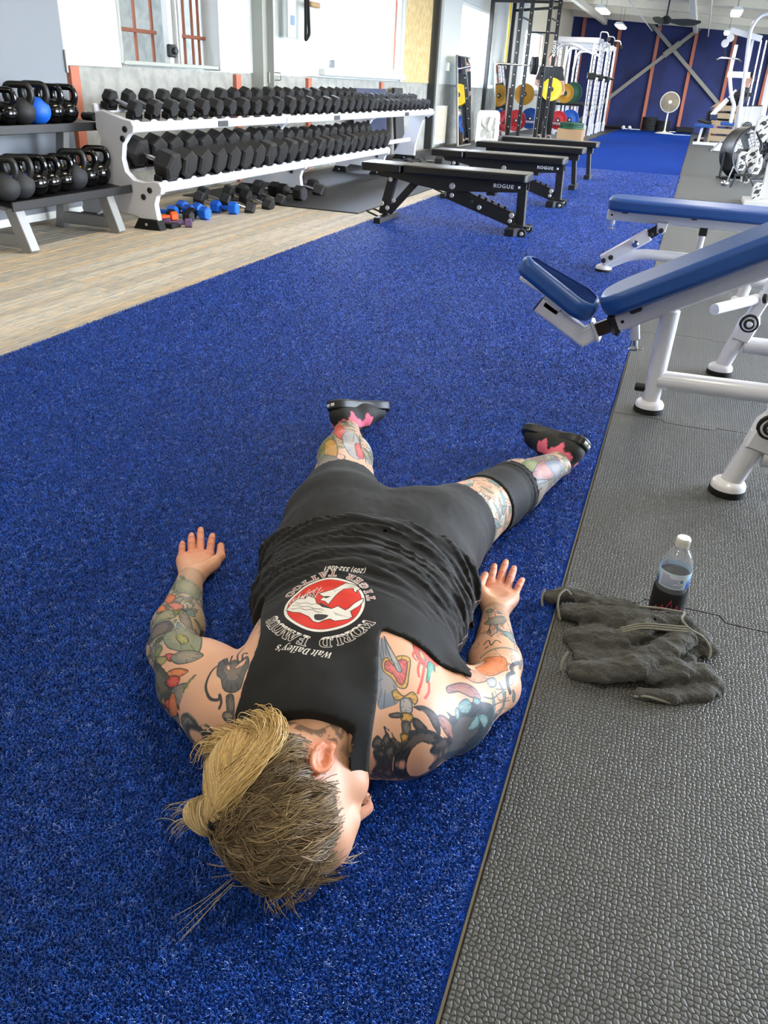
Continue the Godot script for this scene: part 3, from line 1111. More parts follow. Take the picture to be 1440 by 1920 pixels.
func flat_blue_bench() -> void:
	var t := thing("flat_bench", "white framed bench with a long flat blue pad, behind the press bench", "weight bench", Vector3(0, 0, -5.31))
	var pad := pad_shape(-0.405, 1.3, 0.145, 0.15, 0.075, 0.09, 0.022)
	obj("bench_pad", pad, M.blue_pad, t).position = Vector3(0, 0.384, 0)
	var b := MB.new()
	b.bar(Vector3(-0.405, 0.352, 0), Vector3(1.25, 0.352, 0), 0.05, 0.062, 0.008)
	obj("main_rail", b, M.white_paint, t)
	b = MB.new()
	b.cyl(Vector3(-0.375, 0.352, 0.025), Vector3(-0.375, 0.352, 0.0275), 0.007, 8)
	obj("pin_hole", b, M.black_matte, t)
	for x in [-0.30, 0.10, 0.5]:
		b = MB.new()
		b.box(Vector3(x, 0.377, 0), Vector3(0.035, 0.02, 0.09), 0.004)
		obj("pad_bracket", b, M.black, t)
	b = MB.new()
	b.cyl(Vector3(-0.365, 0.33, 0), Vector3(-0.365, 0.295, 0), 0.013, 12, 0.002)
	obj("peg_sleeve", b, M.white_paint, t)
	b = MB.new()
	b.cyl(Vector3(-0.365, 0.296, 0), Vector3(-0.365, 0.272, 0), 0.006, 8)
	b.cyl(Vector3(-0.365, 0.272, 0), Vector3(-0.365, 0.267, 0), 0.024, 14, 0.002)
	obj("peg_foot", b, M.chrome, t)
	b = MB.new()
	b.bar(Vector3(-0.385, 0.078, 0.03), Vector3(-0.135, 0.262, 0.03), 0.04, 0.075, 0.006)
	obj("support_arm", b, M.white_paint, t)
	b = MB.new()
	b.bar(Vector3(-0.16, 0.244, 0.03), Vector3(-0.085, 0.300, 0.03), 0.03, 0.055, 0.003)
	obj("inner_arm", b, M.black, t)
	b = MB.new()
	b.prism([Vector2(-0.105, 0.34), Vector2(-0.04, 0.34), Vector2(-0.045, 0.29), Vector2(-0.065, 0.272), Vector2(-0.095, 0.275)], -0.04, 0.055, 0.005)
	obj("arm_bracket", b, M.white_paint, t)
	for p in [Vector3(-0.072, 0.292, 0.055), Vector3(-0.128, 0.266, 0.047), Vector3(-0.375, 0.085, 0.051), Vector3(-0.335, 0.108, 0.051)]:
		b = MB.new()
		bolt_head(b, p, Vector3.BACK, 0.016)
		obj("bolt", b, M.dark_steel, t)
	b = MB.new()
	b.cyl(Vector3(-0.205, 0.205, 0.05), Vector3(-0.205, 0.205, 0.085), 0.020, 12, 0.006)
	obj("pull_pin", b, M.chrome, t)
	b = MB.new()
	b.tube(bent([Vector3(-0.378, 0.045, 0), Vector3(-0.20, 0.140, 0), Vector3(1.2, 0.148, 0)], 0.12), 0.032, 16)
	obj("base_tube", b, M.white_paint, t)
	foot(t, Vector3(-0.372, 0.004, 0), 0.047)
	b = MB.new()
	b.tube([Vector3(0.165, 0.16, 0), Vector3(0.168, 0.33, 0)], 0.017, 12)
	obj("strut", b, M.white_paint, t)
	b = MB.new()
	b.box(Vector3(0.168, 0.305, 0), Vector3(0.05, 0.05, 0.05), 0.005)
	obj("strut_collar", b, M.black, t)
	for s in [1.0, -1.0]:
		var z: float = s * 0.5
		b = MB.new()
		b.tube(bent([Vector3(0.42, 0.03, z), Vector3(0.45, 0.22, z), Vector3(0.62, 0.5, z)], 0.1), 0.03, 14)
		obj("side_leg", b, M.white_paint, t)
		foot(t, Vector3(0.42, 0.004, z), 0.046)
		b = MB.new()
		b.cyl(Vector3(0.45, 0.26, z + 0.025), Vector3(0.45, 0.26, z + 0.04), 0.028, 16, 0.003)
		obj("pivot_cap", b, M.black, t)
		b = MB.new()
		b.tube([Vector3(0.44, 0.14, z), Vector3(1.2, 0.14, z)], 0.03, 14)
		obj("side_tube", b, M.white_paint, t)


func black_benches() -> void:
	var proto: Node3D = null
	for k in 2:
		var at := Vector3(-1.7, 0, [-6.40, -8.30][k])
		var label: String = ["black adjustable bench with white lettering and small wheels, nearest of the four black benches", "black adjustable bench with white lettering, second of the four black benches"][k]
		if proto:
			dup(proto, "adjustable_bench", label, at, 0.0, "black benches on the turf")
			continue
		var t := thing("adjustable_bench", label, "weight bench", at, 0.0, "black benches on the turf")
		proto = t
		var o := obj("seat_pad", pad_shape(-0.70, -0.368, 0.148, 0.148, 0.062, 0.03, 0.012), M.vinyl, t)
		o.position.y = 0.385
		o = obj("back_pad", pad_shape(-0.358, 0.61, 0.148, 0.148, 0.062, 0.03, 0.012), M.vinyl, t)
		o.position.y = 0.388
		var b: MB
		for s in [1.0, -1.0]:
			b = MB.new()
			b.prism([Vector2(-0.60, 0.385), Vector2(0.585, 0.390), Vector2(0.60, 0.375), Vector2(0.60, 0.325), Vector2(0.56, 0.315), Vector2(0.05, 0.283), Vector2(-0.02, 0.275), Vector2(-0.26, 0.305), Vector2(-0.42, 0.335), Vector2(-0.57, 0.345)], s * 0.052 - 0.004, s * 0.052 + 0.004, 0.0015)
			obj("side_plate", b, M.black, t)
		b = MB.new()
		b.bar(Vector3(-0.55, 0.362, 0), Vector3(0.58, 0.366, 0), 0.096, 0.03, 0.004)
		obj("spine", b, M.black, t)
		# rear legs
		b = MB.new()
		b.bar(Vector3(-0.475, 0.335, 0), Vector3(-0.545, 0.06, 0), 0.05, 0.075, 0.005, Vector3.RIGHT)
		obj("rear_leg", b, M.black, t)
		b = MB.new()
		b.bar(Vector3(-0.28, 0.325, 0), Vector3(-0.50, 0.075, 0), 0.035, 0.055, 0.005, Vector3.RIGHT)
		obj("rear_strut", b, M.black, t)
		b = MB.new()
		b.bar(Vector3(-0.52, 0.035, -0.22), Vector3(-0.52, 0.035, 0.22), 0.06, 0.045, 0.005)
		obj("rear_foot", b, M.black, t)
		b = MB.new()
		b.tube(bent([Vector3(-0.55, 0.05, 0.10), Vector3(-0.66, 0.085, 0.10), Vector3(-0.66, 0.085, -0.06), Vector3(-0.55, 0.05, -0.06)], 0.03), 0.008, 8)
		obj("lift_handle", b, M.black, t)
		# the arm that sets the tilt
		for s in [1.0, -1.0]:
			b = MB.new()
			b.bar(Vector3(-0.02, 0.262, s * 0.036), Vector3(0.53, 0.098, s * 0.036), 0.006, 0.075, 0.002)
			obj("arm_plate", b, M.black, t)
		b = MB.new()
		b.bar(Vector3(0.05, 0.285, 0), Vector3(0.52, 0.135, 0), 0.052, 0.055, 0.004)
		for j in 5:
			b.t = Transform3D(Basis(Vector3.BACK, -0.31), Vector3(0.24 + j * 0.052, 0.262 - j * 0.0166, 0))
			b.box(Vector3.ZERO, Vector3(0.022, 0.022, 0.05), 0.004)
		b.t = Transform3D()
		obj("tilt_arm", b, M.black, t)
		# front post, foot and wheels
		b = MB.new()
		b.bar(Vector3(0.565, 0.33, 0), Vector3(0.575, 0.06, 0), 0.055, 0.07, 0.005, Vector3.RIGHT)
		obj("front_post", b, M.black, t)
		b = MB.new()
		b.bar(Vector3(0.53, 0.038, -0.17), Vector3(0.53, 0.038, 0.17), 0.075, 0.062, 0.005)
		b.bar(Vector3(0.50, 0.075, 0), Vector3(0.66, 0.07, 0), 0.10, 0.012, 0.003)
		obj("front_foot", b, M.black, t)
		for s in [1.0, -1.0]:
			b = MB.new()
			b.cyl(Vector3(0.62, 0.038, s * 0.135 - 0.014), Vector3(0.62, 0.038, s * 0.135 + 0.014), 0.035, 18, 0.006)
			var w := obj("wheel", b, M.black_matte, t)
			b = MB.new()
			b.cyl(Vector3(0.62, 0.038, s * 0.135 - 0.017), Vector3(0.62, 0.038, s * 0.135 + 0.017), 0.014, 12, 0.003)
			obj("hub", b, M.bolt, w)
		for p in [[-0.477, 0.329, 0.018, 0.056], [0.027, 0.320, 0.024, 0.056], [0.025, 0.252, 0.018, 0.040], [0.25, 0.183, 0.018, 0.040], [0.509, 0.148, 0.021, 0.040], [0.500, 0.106, 0.017, 0.040], [-0.552, 0.143, 0.020, 0.027], [-0.455, 0.172, 0.018, 0.020], [-0.502, 0.112, 0.018, 0.028]]:
			b = MB.new()
			bolt_head(b, Vector3(p[0], p[1], p[3]), Vector3.BACK, p[2])
			obj("bolt", b, M.bolt, t)
		b = MB.new()
		b.cyl(Vector3(0.19, 0.222, 0.03), Vector3(0.19, 0.222, 0.07), 0.010, 10, 0.002)
		b.box(Vector3(0.33, 0.285, 0.0), Vector3(0.07, 0.02, 0.09), 0.004)
		obj("pop_pin", b, M.black_matte, t)
		var tx := MeshInstance3D.new()
		tx.name = "lettering"
		tx.mesh = letters("ROGUE", 0.052, 0.002)
		tx.material_override = M.letter
		t.add_child(tx, true)
		tx.position = Vector3(0.425, 0.350, 0.0572)
		tx.scale = Vector3(0.92, 0.72, 1)
		b = MB.new()
		b.box(Vector3(0.545, 0.351, 0.0572), Vector3(0.017, 0.017, 0.002))
		obj("emblem", b, M.letter, t)
	proto = null
	for k in 2:
		var at := Vector3(-1.72, 0, [-10.0, -11.4][k])
		var label: String = ["plain flat black bench on two posts, third of the four black benches", "plain flat black bench on two posts, farthest of the four black benches"][k]
		if proto:
			dup(proto, "flat_bench", label, at, 0.0, "black benches on the turf")
			continue
		var t := thing("flat_bench", label, "weight bench", at, 0.0, "black benches on the turf")
		proto = t
		obj("bench_pad", pad_shape(-0.645, 0.60, 0.15, 0.15, 0.065, 0.03, 0.012), M.vinyl, t).position.y = 0.385
		var b := MB.new()
		b.bar(Vector3(-0.54, 0.350, 0), Vector3(0.54, 0.350, 0), 0.075, 0.075, 0.005)
		obj("spine", b, M.black, t)
		for s in [1.0, -1.0]:
			b = MB.new()
			b.bar(Vector3(s * 0.49, 0.33, 0), Vector3(s * 0.525, 0.06, 0), 0.075, 0.05, 0.004, Vector3.RIGHT)
			obj("leg", b, M.black, t)
			b = MB.new()
			b.bar(Vector3(s * 0.525, 0.038, -0.16), Vector3(s * 0.525, 0.038, 0.16), 0.075, 0.055, 0.005)
			obj("cross_foot", b, M.black, t)


# ------------------------------------------------------------------ kettlebells
func make_kettlebell(kind: int, label: String, at: Vector3, sc: float, group: String, turn := 0.0) -> void:
	# kind: 0 glossy black, 1 matte grey with blue rings, 2 matte with yellow rings, 3 blue bodied, 4 plain matte
	var key := "kettlebell_%d" % kind
	if M.has(key):
		dup(M[key], "kettlebell", label, at, turn, group).scale = Vector3.ONE * sc
		return
	var t := thing("kettlebell", label, "kettlebell", at, turn, group)
	M[key] = t
	t.scale = Vector3.ONE * sc
	var body: Material = [M.black_gloss, M.rubber_soft, M.rubber_soft, M.blue_plastic, M.rubber][kind]
	var grip: Material = [M.black_gloss, M.black, M.black, M.black, M.black][kind]
	var b := MB.new()
	var prof := []
	for k in 15:
		var a := -1.15 + 2.45 * k / 14
		prof.append(Vector2(0.074 * cos(a), 0.0705 + 0.0735 * sin(a)))
	prof.push_front(Vector2(0, prof[0].y - 0.001))
	prof.append(Vector2(0, prof[-1].y + 0.002))
	for q in prof.size():
		prof[q].x *= 1.08
	b.lathe(prof, 24)
	obj("bell", b, body, t)
	b = MB.new()
	var loop := bent([Vector3(-0.048, 0.108, 0), Vector3(-0.070, 0.150, 0), Vector3(-0.060, 0.206, 0), Vector3(0.060, 0.206, 0), Vector3(0.070, 0.150, 0), Vector3(0.048, 0.108, 0)], 0.04, 7)
	var rs := []
	for k in loop.size():
		var f := absf(2.0 * k / (loop.size() - 1) - 1.0)
		rs.append(1.0 + 0.25 * f * f)
	b.tube(loop, 0.0185, 12, rs)
	obj("grip", b, grip, t)
	if kind == 1 or kind == 2:
		for s in [-1.0, 1.0]:
			b = MB.new()
			b.torus(Vector3(s * 0.050, 0.127, 0), Vector3(-0.3 * s, 1, 0), 0.017, 0.006, 18, 6)
			obj("colour_band", b, M.blue_plastic if kind == 1 else M.yellow, t)


func kettlebells() -> void:
	var t := thing("kettlebell_rack", "two-tier black and silver rack holding kettlebells at the left edge", "weight rack", Vector3.ZERO)
	var b: MB
	for s in [[-3.62, -3.905, 0.240, 0.395, -3.84, -4.985, "lower"], [-3.885, -4.16, 0.615, 0.665, -3.3, -5.17, "upper"]]:
		# a shelf that rises to the back with a lip in front
		b = MB.new()
		var zc: float = (s[4] + s[5]) / 2
		var zl: float = s[4] - s[5]
		b.t = Transform3D(Basis(), Vector3(0, 0, zc))
		b.box(Vector3(s[0] + 0.006, s[2] + 0.024, 0), Vector3(0.012, 0.052, zl), 0.003)
		b.bar(Vector3(s[0], s[2] + 0.02, 0), Vector3(s[1], s[2] + 0.05, 0), zl, 0.01, 0.002)
		b.bar(Vector3(s[1], s[2] + 0.05, 0), Vector3(s[1] - 0.02, s[3] + 0.02, 0), zl, 0.01, 0.002, Vector3.RIGHT)
		obj("shelf", b, M.black, t)
	for z in [-3.925, -4.775]:
		b = MB.new()
		b.bar(Vector3(-3.60, 0.0, z), Vector3(-3.685, 0.25, z), 0.075, 0.075, 0.004, Vector3.RIGHT)
		obj("front_leg", b, M.silver, t)
		b = MB.new()
		b.bar(Vector3(-4.07, 0.0, z), Vector3(-3.96, 0.62, z), 0.06, 0.065, 0.004, Vector3.RIGHT)
		obj("rear_leg", b, M.silver, t)
		b = MB.new()
		b.bar(Vector3(-3.64, 0.065, z), Vector3(-4.04, 0.065, z), 0.05, 0.075, 0.004)
		obj("foot_bar", b, M.silver, t)
		b = MB.new()
		b.bar(Vector3(-3.70, 0.245, z), Vector3(-3.99, 0.27, z), 0.05, 0.04, 0.004)
		obj("shelf_bracket", b, M.silver, t)
	var kinds := [1, 1, 0, 0, 0, 2, 0, 0]
	var names := ["matte kettlebell with bright blue bands, front left end of the lower shelf", "matte kettlebell with blue bands, second from the left on the lower shelf", "glossy black kettlebell, third from the left on the lower shelf", "glossy black kettlebell, fourth from the left on the lower shelf", "glossy black kettlebell, fifth from the left on the lower shelf", "matte kettlebell with yellow bands on the lower shelf", "glossy black kettlebell beside the yellow banded one on the lower shelf", "glossy black kettlebell at the right end of the lower shelf"]
	for k in 8:
		make_kettlebell(kinds[k], names[k], Vector3(-3.745 - 0.012 * k, 0.274, -3.945 - 0.138 * k), [1.12, 1.12, 1.08, 1.02, 1.02, 1.12, 1.08, 1.14][k], "kettlebells on the rack", 0.5)
	kinds = [0, 0, 0, 0, 4, 3, 0, 0]
	names = ["glossy black kettlebell at the left end of the upper shelf", "glossy black kettlebell, second from the left on the upper shelf", "glossy black kettlebell, third from the left on the upper shelf", "glossy black kettlebell left of the matte one on the upper shelf", "matte black kettlebell left of the blue one on the upper shelf", "kettlebell with a bright blue body on the upper shelf", "glossy black kettlebell right of the blue one on the upper shelf", "glossy black kettlebell near the right end of the upper shelf"]
	for k in 8:
		make_kettlebell(kinds[k], names[k], Vector3(-4.01, 0.652, -3.92 - 0.138 * k), [0.95, 0.95, 0.95, 0.96, 1.1, 1.12, 1.06, 1.06][k], "kettlebells on the rack", 0.5)
	for k in 2:
		b = MB.new()
		b.cyl(Vector3(-4.02, 0.695, -5.07 - k * 0.055), Vector3(-3.92, 0.690, -5.07 - k * 0.055), 0.026, 12, 0.006)
		tag(obj("hand_weight", b, M.rubber), "small dark round hand weight at the right end of the upper kettlebell shelf, %s" % ["left one", "right one"][k], "weight", "small hand weights")


# ------------------------------------------------------------------ dumbbells
func make_dumbbell(kind: int, r: float, head: float, grip: float, label: String, group: String) -> Node3D:
	# lies along x, its centre at the origin
	var key := "dumbbell_%d_%d" % [kind, int(r * 1000)]
	if M.has(key):
		return dup(M[key], "dumbbell", label, Vector3.ZERO, 0.0, group)
	var t := thing("dumbbell", label, "dumbbell", Vector3.ZERO, 0.0, group)
	M[key] = t
	var m: Material = [M.rubber, M.blue_plastic, M.orange_plastic, M.purple_plastic][kind]
	for s in [-1.0, 1.0]:
		var b := MB.new()
		var x0: float = s * grip / 2
		b.t = Transform3D(Basis(Vector3.UP, PI / 2 * s), Vector3(x0, 0, 0))
		var hex := []
		for k in 6:
			hex.append(Vector2.from_angle(PI / 6 + k * PI / 3) * r)
		b.prism(hex, 0.0, head, r * 0.14, 1)
		b.cyl(Vector3(0, 0, head), Vector3(0, 0, head + 0.002), r * 0.45, 14, 0.001)
		obj("head", b, m, t)
	var b := MB.new()
	b.tube([Vector3(-grip / 2, 0, 0), Vector3(-grip * 0.2, 0, 0), Vector3(0, 0, 0), Vector3(grip * 0.2, 0, 0), Vector3(grip / 2, 0, 0)], 0.014, 10, [0.9, 1.1, 1.25, 1.1, 0.9], false)
	obj("handle", b, M.chrome if kind == 0 else m, t)
	return t


func dumbbell_racks() -> void:
	var zs := [-5.02, -7.40, -9.76, -12.12]
	var t := thing("dumbbell_rack", "long white two-tier dumbbell rack along the concrete wall", "weight rack", Vector3.ZERO)
	var plate := [Vector2(-3.425, 0.065), Vector2(-3.440, 0.17), Vector2(-3.420, 0.225), Vector2(-3.385, 0.245), Vector2(-3.375, 0.285), Vector2(-3.395, 0.318), Vector2(-3.440, 0.322), Vector2(-3.52, 0.310), Vector2(-3.60, 0.322), Vector2(-3.655, 0.37), Vector2(-3.672, 0.45), Vector2(-3.655, 0.54), Vector2(-3.605, 0.60), Vector2(-3.565, 0.62), Vector2(-3.555, 0.655), Vector2(-3.575, 0.690), Vector2(-3.64, 0.70), Vector2(-3.80, 0.745), Vector2(-3.86, 0.73), Vector2(-3.865, 0.63), Vector2(-3.835, 0.567), Vector2(-3.862, 0.465), Vector2(-3.97, 0.286), Vector2(-4.065, 0.10), Vector2(-4.055, 0.065), Vector2(-3.93, 0.065), Vector2(-3.88, 0.10), Vector2(-3.62, 0.085), Vector2(-3.56, 0.065)]
	var slim := [Vector2(-3.80, 0.065), Vector2(-3.80, 0.20), Vector2(-3.74, 0.42), Vector2(-3.70, 0.54), Vector2(-3.605, 0.60), Vector2(-3.565, 0.62), Vector2(-3.555, 0.655), Vector2(-3.575, 0.690), Vector2(-3.64, 0.70), Vector2(-3.92, 0.785), Vector2(-3.95, 0.75), Vector2(-3.90, 0.567), Vector2(-3.93, 0.44), Vector2(-4.03, 0.24), Vector2(-4.12, 0.10), Vector2(-4.11, 0.065)]
	var b: MB
	for k in 4:
		b = MB.new()
		b.prism(plate if k < 3 else slim, zs[k] - 0.025, zs[k] + 0.025, 0.005)
		obj("end_plate", b, M.white_paint, t)
		for f in ([[-3.415, -3.615], [-3.92, -4.10]] if k < 3 else [[-3.78, -4.13]]):
			b = MB.new()
			b.prism([Vector2(f[0] + 0.012, 0.0), Vector2(f[0] - 0.012, 0.072), Vector2(f[1] + 0.035, 0.072), Vector2(f[1] - 0.012, 0.0)], zs[k] - 0.04, zs[k] + 0.04, 0.004)
			obj("black_foot", b, M.black_matte, t)
			b = MB.new()
			bolt_head(b, Vector3((f[0] + f[1]) / 2, 0.036, zs[k] + 0.04), Vector3.BACK, 0.010)
			obj("bolt", b, M.bolt, t)
		for p in [[-3.63, 0.635], [-3.655, 0.575], [-3.475, 0.262], [-3.53, 0.215]]:
			if k == 3 and p[1] < 0.5:
				continue
			b = MB.new()
			bolt_head(b, Vector3(p[0], p[1], zs[k] + 0.025), Vector3.BACK, 0.015, 0.01)
			obj("bolt", b, M.black, t)
			b = MB.new()
			b.torus(Vector3(p[0], p[1], zs[k] + 0.026), Vector3.BACK, 0.018, 0.003, 16, 5)
			obj("washer", b, M.black, t)
	var tilt := atan(0.29)
	var shelf := [[Vector2(-3.590, 0.648), 3], [Vector2(-3.405, 0.282), 2]]
	for s in 2:
		var f: Vector2 = shelf[s][0]
		for bay in shelf[s][1]:
			var z0: float = zs[bay]
			var z1: float = zs[bay + 1]
			b = MB.new()
			b.box(Vector3(f.x, f.y, (z0 + z1) / 2), Vector3(0.035, 0.062, z0 - z1 - 0.05), 0.008)
			var n := 12 if s == 1 else 11
			for k in n + 1:
				b.ellipsoid(Vector3(f.x, f.y + 0.026, lerpf(z0 - 0.06, z1 + 0.06, float(k) / n)), Vector3(0.0165, 0.02, 0.045), 6, 8)
			obj("front_rail", b, M.white_paint, t)
			b = MB.new()
			b.box(Vector3(f.x - 0.315, f.y + 0.10, (z0 + z1) / 2), Vector3(0.035, 0.062, z0 - z1 - 0.05), 0.008)
			obj("back_rail", b, M.white_paint, t)
			if s == 0:
				b = MB.new()
				b.box(Vector3(f.x + 0.018, f.y - 0.003, (z0 + z1) / 2), Vector3(0.006, 0.042, 0.16), 0.002)
				obj("maker_plate", b, M.dark_steel, t)
	b = MB.new()
	b.bar(Vector3(-3.90, 0.28, zs[3]), Vector3(-4.05, 0.24, zs[2]), 0.05, 0.05, 0.005)
	obj("cross_bar", b, M.white_paint, t)
	# dumbbells of growing size, each on its pair of saddles
	for s in 2:
		var f: Vector2 = shelf[s][0]
		var tier: String = ["upper", "lower"][s]
		var count := 0
		for bay in shelf[s][1]:
			var n: int = ([11, 11, 12] if s == 0 else [11, 11])[bay]
			for k in n:
				var z := lerpf(zs[bay] - 0.12, zs[bay + 1] + 0.12, float(k) / (n - 1))
				var rr: float
				if s == 0:
					rr = [0.056 + 0.0016 * k, 0.076 + 0.0004 * k, 0.058][bay]
				else:
					rr = [0.098, 0.090][bay]
				rr = snappedf(rr, 0.004)
				if bay == 2:
					rr = 0.058
				var head := rr * 1.25
				var grip := 0.135
				var place := "%s bay" % ["near", "middle", "far"][bay]
				var d := make_dumbbell(0, rr, head, grip, "black hex dumbbell on the %s shelf of the white rack, %s, %s from left" % [tier, place, nth(k)], "black hex dumbbells on the white rack")
				var along := Vector3(-cos(tilt), sin(tilt), 0)
				var nrm := Vector3(sin(tilt), cos(tilt), 0)
				var base := Vector3(f.x, f.y + 0.035, z)
				d.basis = Basis(-along, nrm, Vector3.BACK)
				d.position = base + along * 0.165 + nrm * (rr * 0.92 + 0.008)
				d.rotate_object_local(Vector3.RIGHT, (rng.randi() % 2) * PI / 6 + rng.randf_range(-0.06, 0.06))
				d.rotation.y += rng.randf_range(-0.03, 0.03)
				count += 1
				for e in [0.165 - grip / 2 - head * 0.5, 0.165 + grip / 2 + head * 0.5]:
					b = MB.new()
					b.t = Transform3D(Basis(-along, nrm, Vector3.BACK), base + along * e)
					b.prism([Vector2(-0.03, -0.012), Vector2(0.03, -0.012), Vector2(0.03, 0.004), Vector2(-0.03, 0.004)], -rr * 0.95, rr * 0.95, 0.003)
					for q in [-1, 1]:
						b.box(Vector3(0, 0.014, q * rr * 0.93), Vector3(0.06, 0.035, 0.010), 0.003)
					obj("saddle", b, M.black_matte, t)
	# loose weights on the floor below the near bay
	var spots := [[0, 0.040, -3.50, -5.42, "low black", "front"], [0, 0.040, -3.58, -5.60, "low black", "second"], [1, 0.046, -3.48, -5.62, "", ""], [1, 0.046, -3.70, -5.50, "", ""], [1, 0.046, -3.64, -5.78, "", ""], [1, 0.046, -3.44, -5.98, "", ""], [0, 0.054, -3.62, -6.08, "", ""], [0, 0.054, -3.40, -6.12, "", ""], [0, 0.058, -3.72, -6.30, "", ""], [0, 0.058, -3.38, -6.42, "", ""], [0, 0.058, -3.62, -6.56, "", ""], [0, 0.058, -3.42, -6.72, "", ""], [0, 0.060, -3.68, -6.86, "", ""], [0, 0.064, -3.36, -7.06, "", ""], [0, 0.064, -3.66, -7.16, "", ""], [0, 0.068, -3.40, -7.52, "", ""], [0, 0.068, -3.62, -7.86, "", ""]]
	var nb := 0
	var nk := 0
	for s in spots:
		var label: String
		if s[0] == 1:
			label = "small bright blue dumbbell on the floor under the rack, %s blue one from left" % nth(nb)
			nb += 1
		else:
			label = "black hex dumbbell on the floor under the white rack, %s black one from left" % nth(nk)
			nk += 1
		var d := make_dumbbell(s[0], s[1] * 1.12, s[1] * 1.5, 0.085, label, "dumbbells on the floor under the rack")
		d.position = Vector3(s[2] - 0.02, s[1] * 0.98, s[3])
		d.rotation.y = rng.randf_range(-0.25, 0.25)
	for k in 3:
		var d := make_dumbbell(0, 0.084, 0.105, 0.13, "large black dumbbell on the floor behind the nearest black bench, %s from left" % nth(k), "large dumbbells on the floor")
		d.position = Vector3(-3.35 + 0.02 * k, 0.076, [-10.3, -10.6, -11.3][k])
		d.rotation.y = [0.4, 1.2, 0.1][k]
	for k in 2:
		var d := make_dumbbell(2 + k, [0.034, 0.032][k], 0.05, 0.10, ["small orange hand weight on the floor by the rack foot", "small purple hand weight in front of the orange one by the rack foot"][k], "")
		d.position = [Vector3(-3.49, 0.068, -5.16), Vector3(-3.40, 0.030, -5.20)][k]
		d.rotation.y = [0.9, 0.5][k]
	b = MB.new()
	b.t = Transform3D(Basis(), Vector3(-3.47, 0.0, -5.16))
	b.box(Vector3(0, 0.018, 0), Vector3(0.17, 0.036, 0.12), 0.006)
	tag(obj("weight_block", b, M.black_matte), "flat black block on the floor under the orange hand weight", "weight")


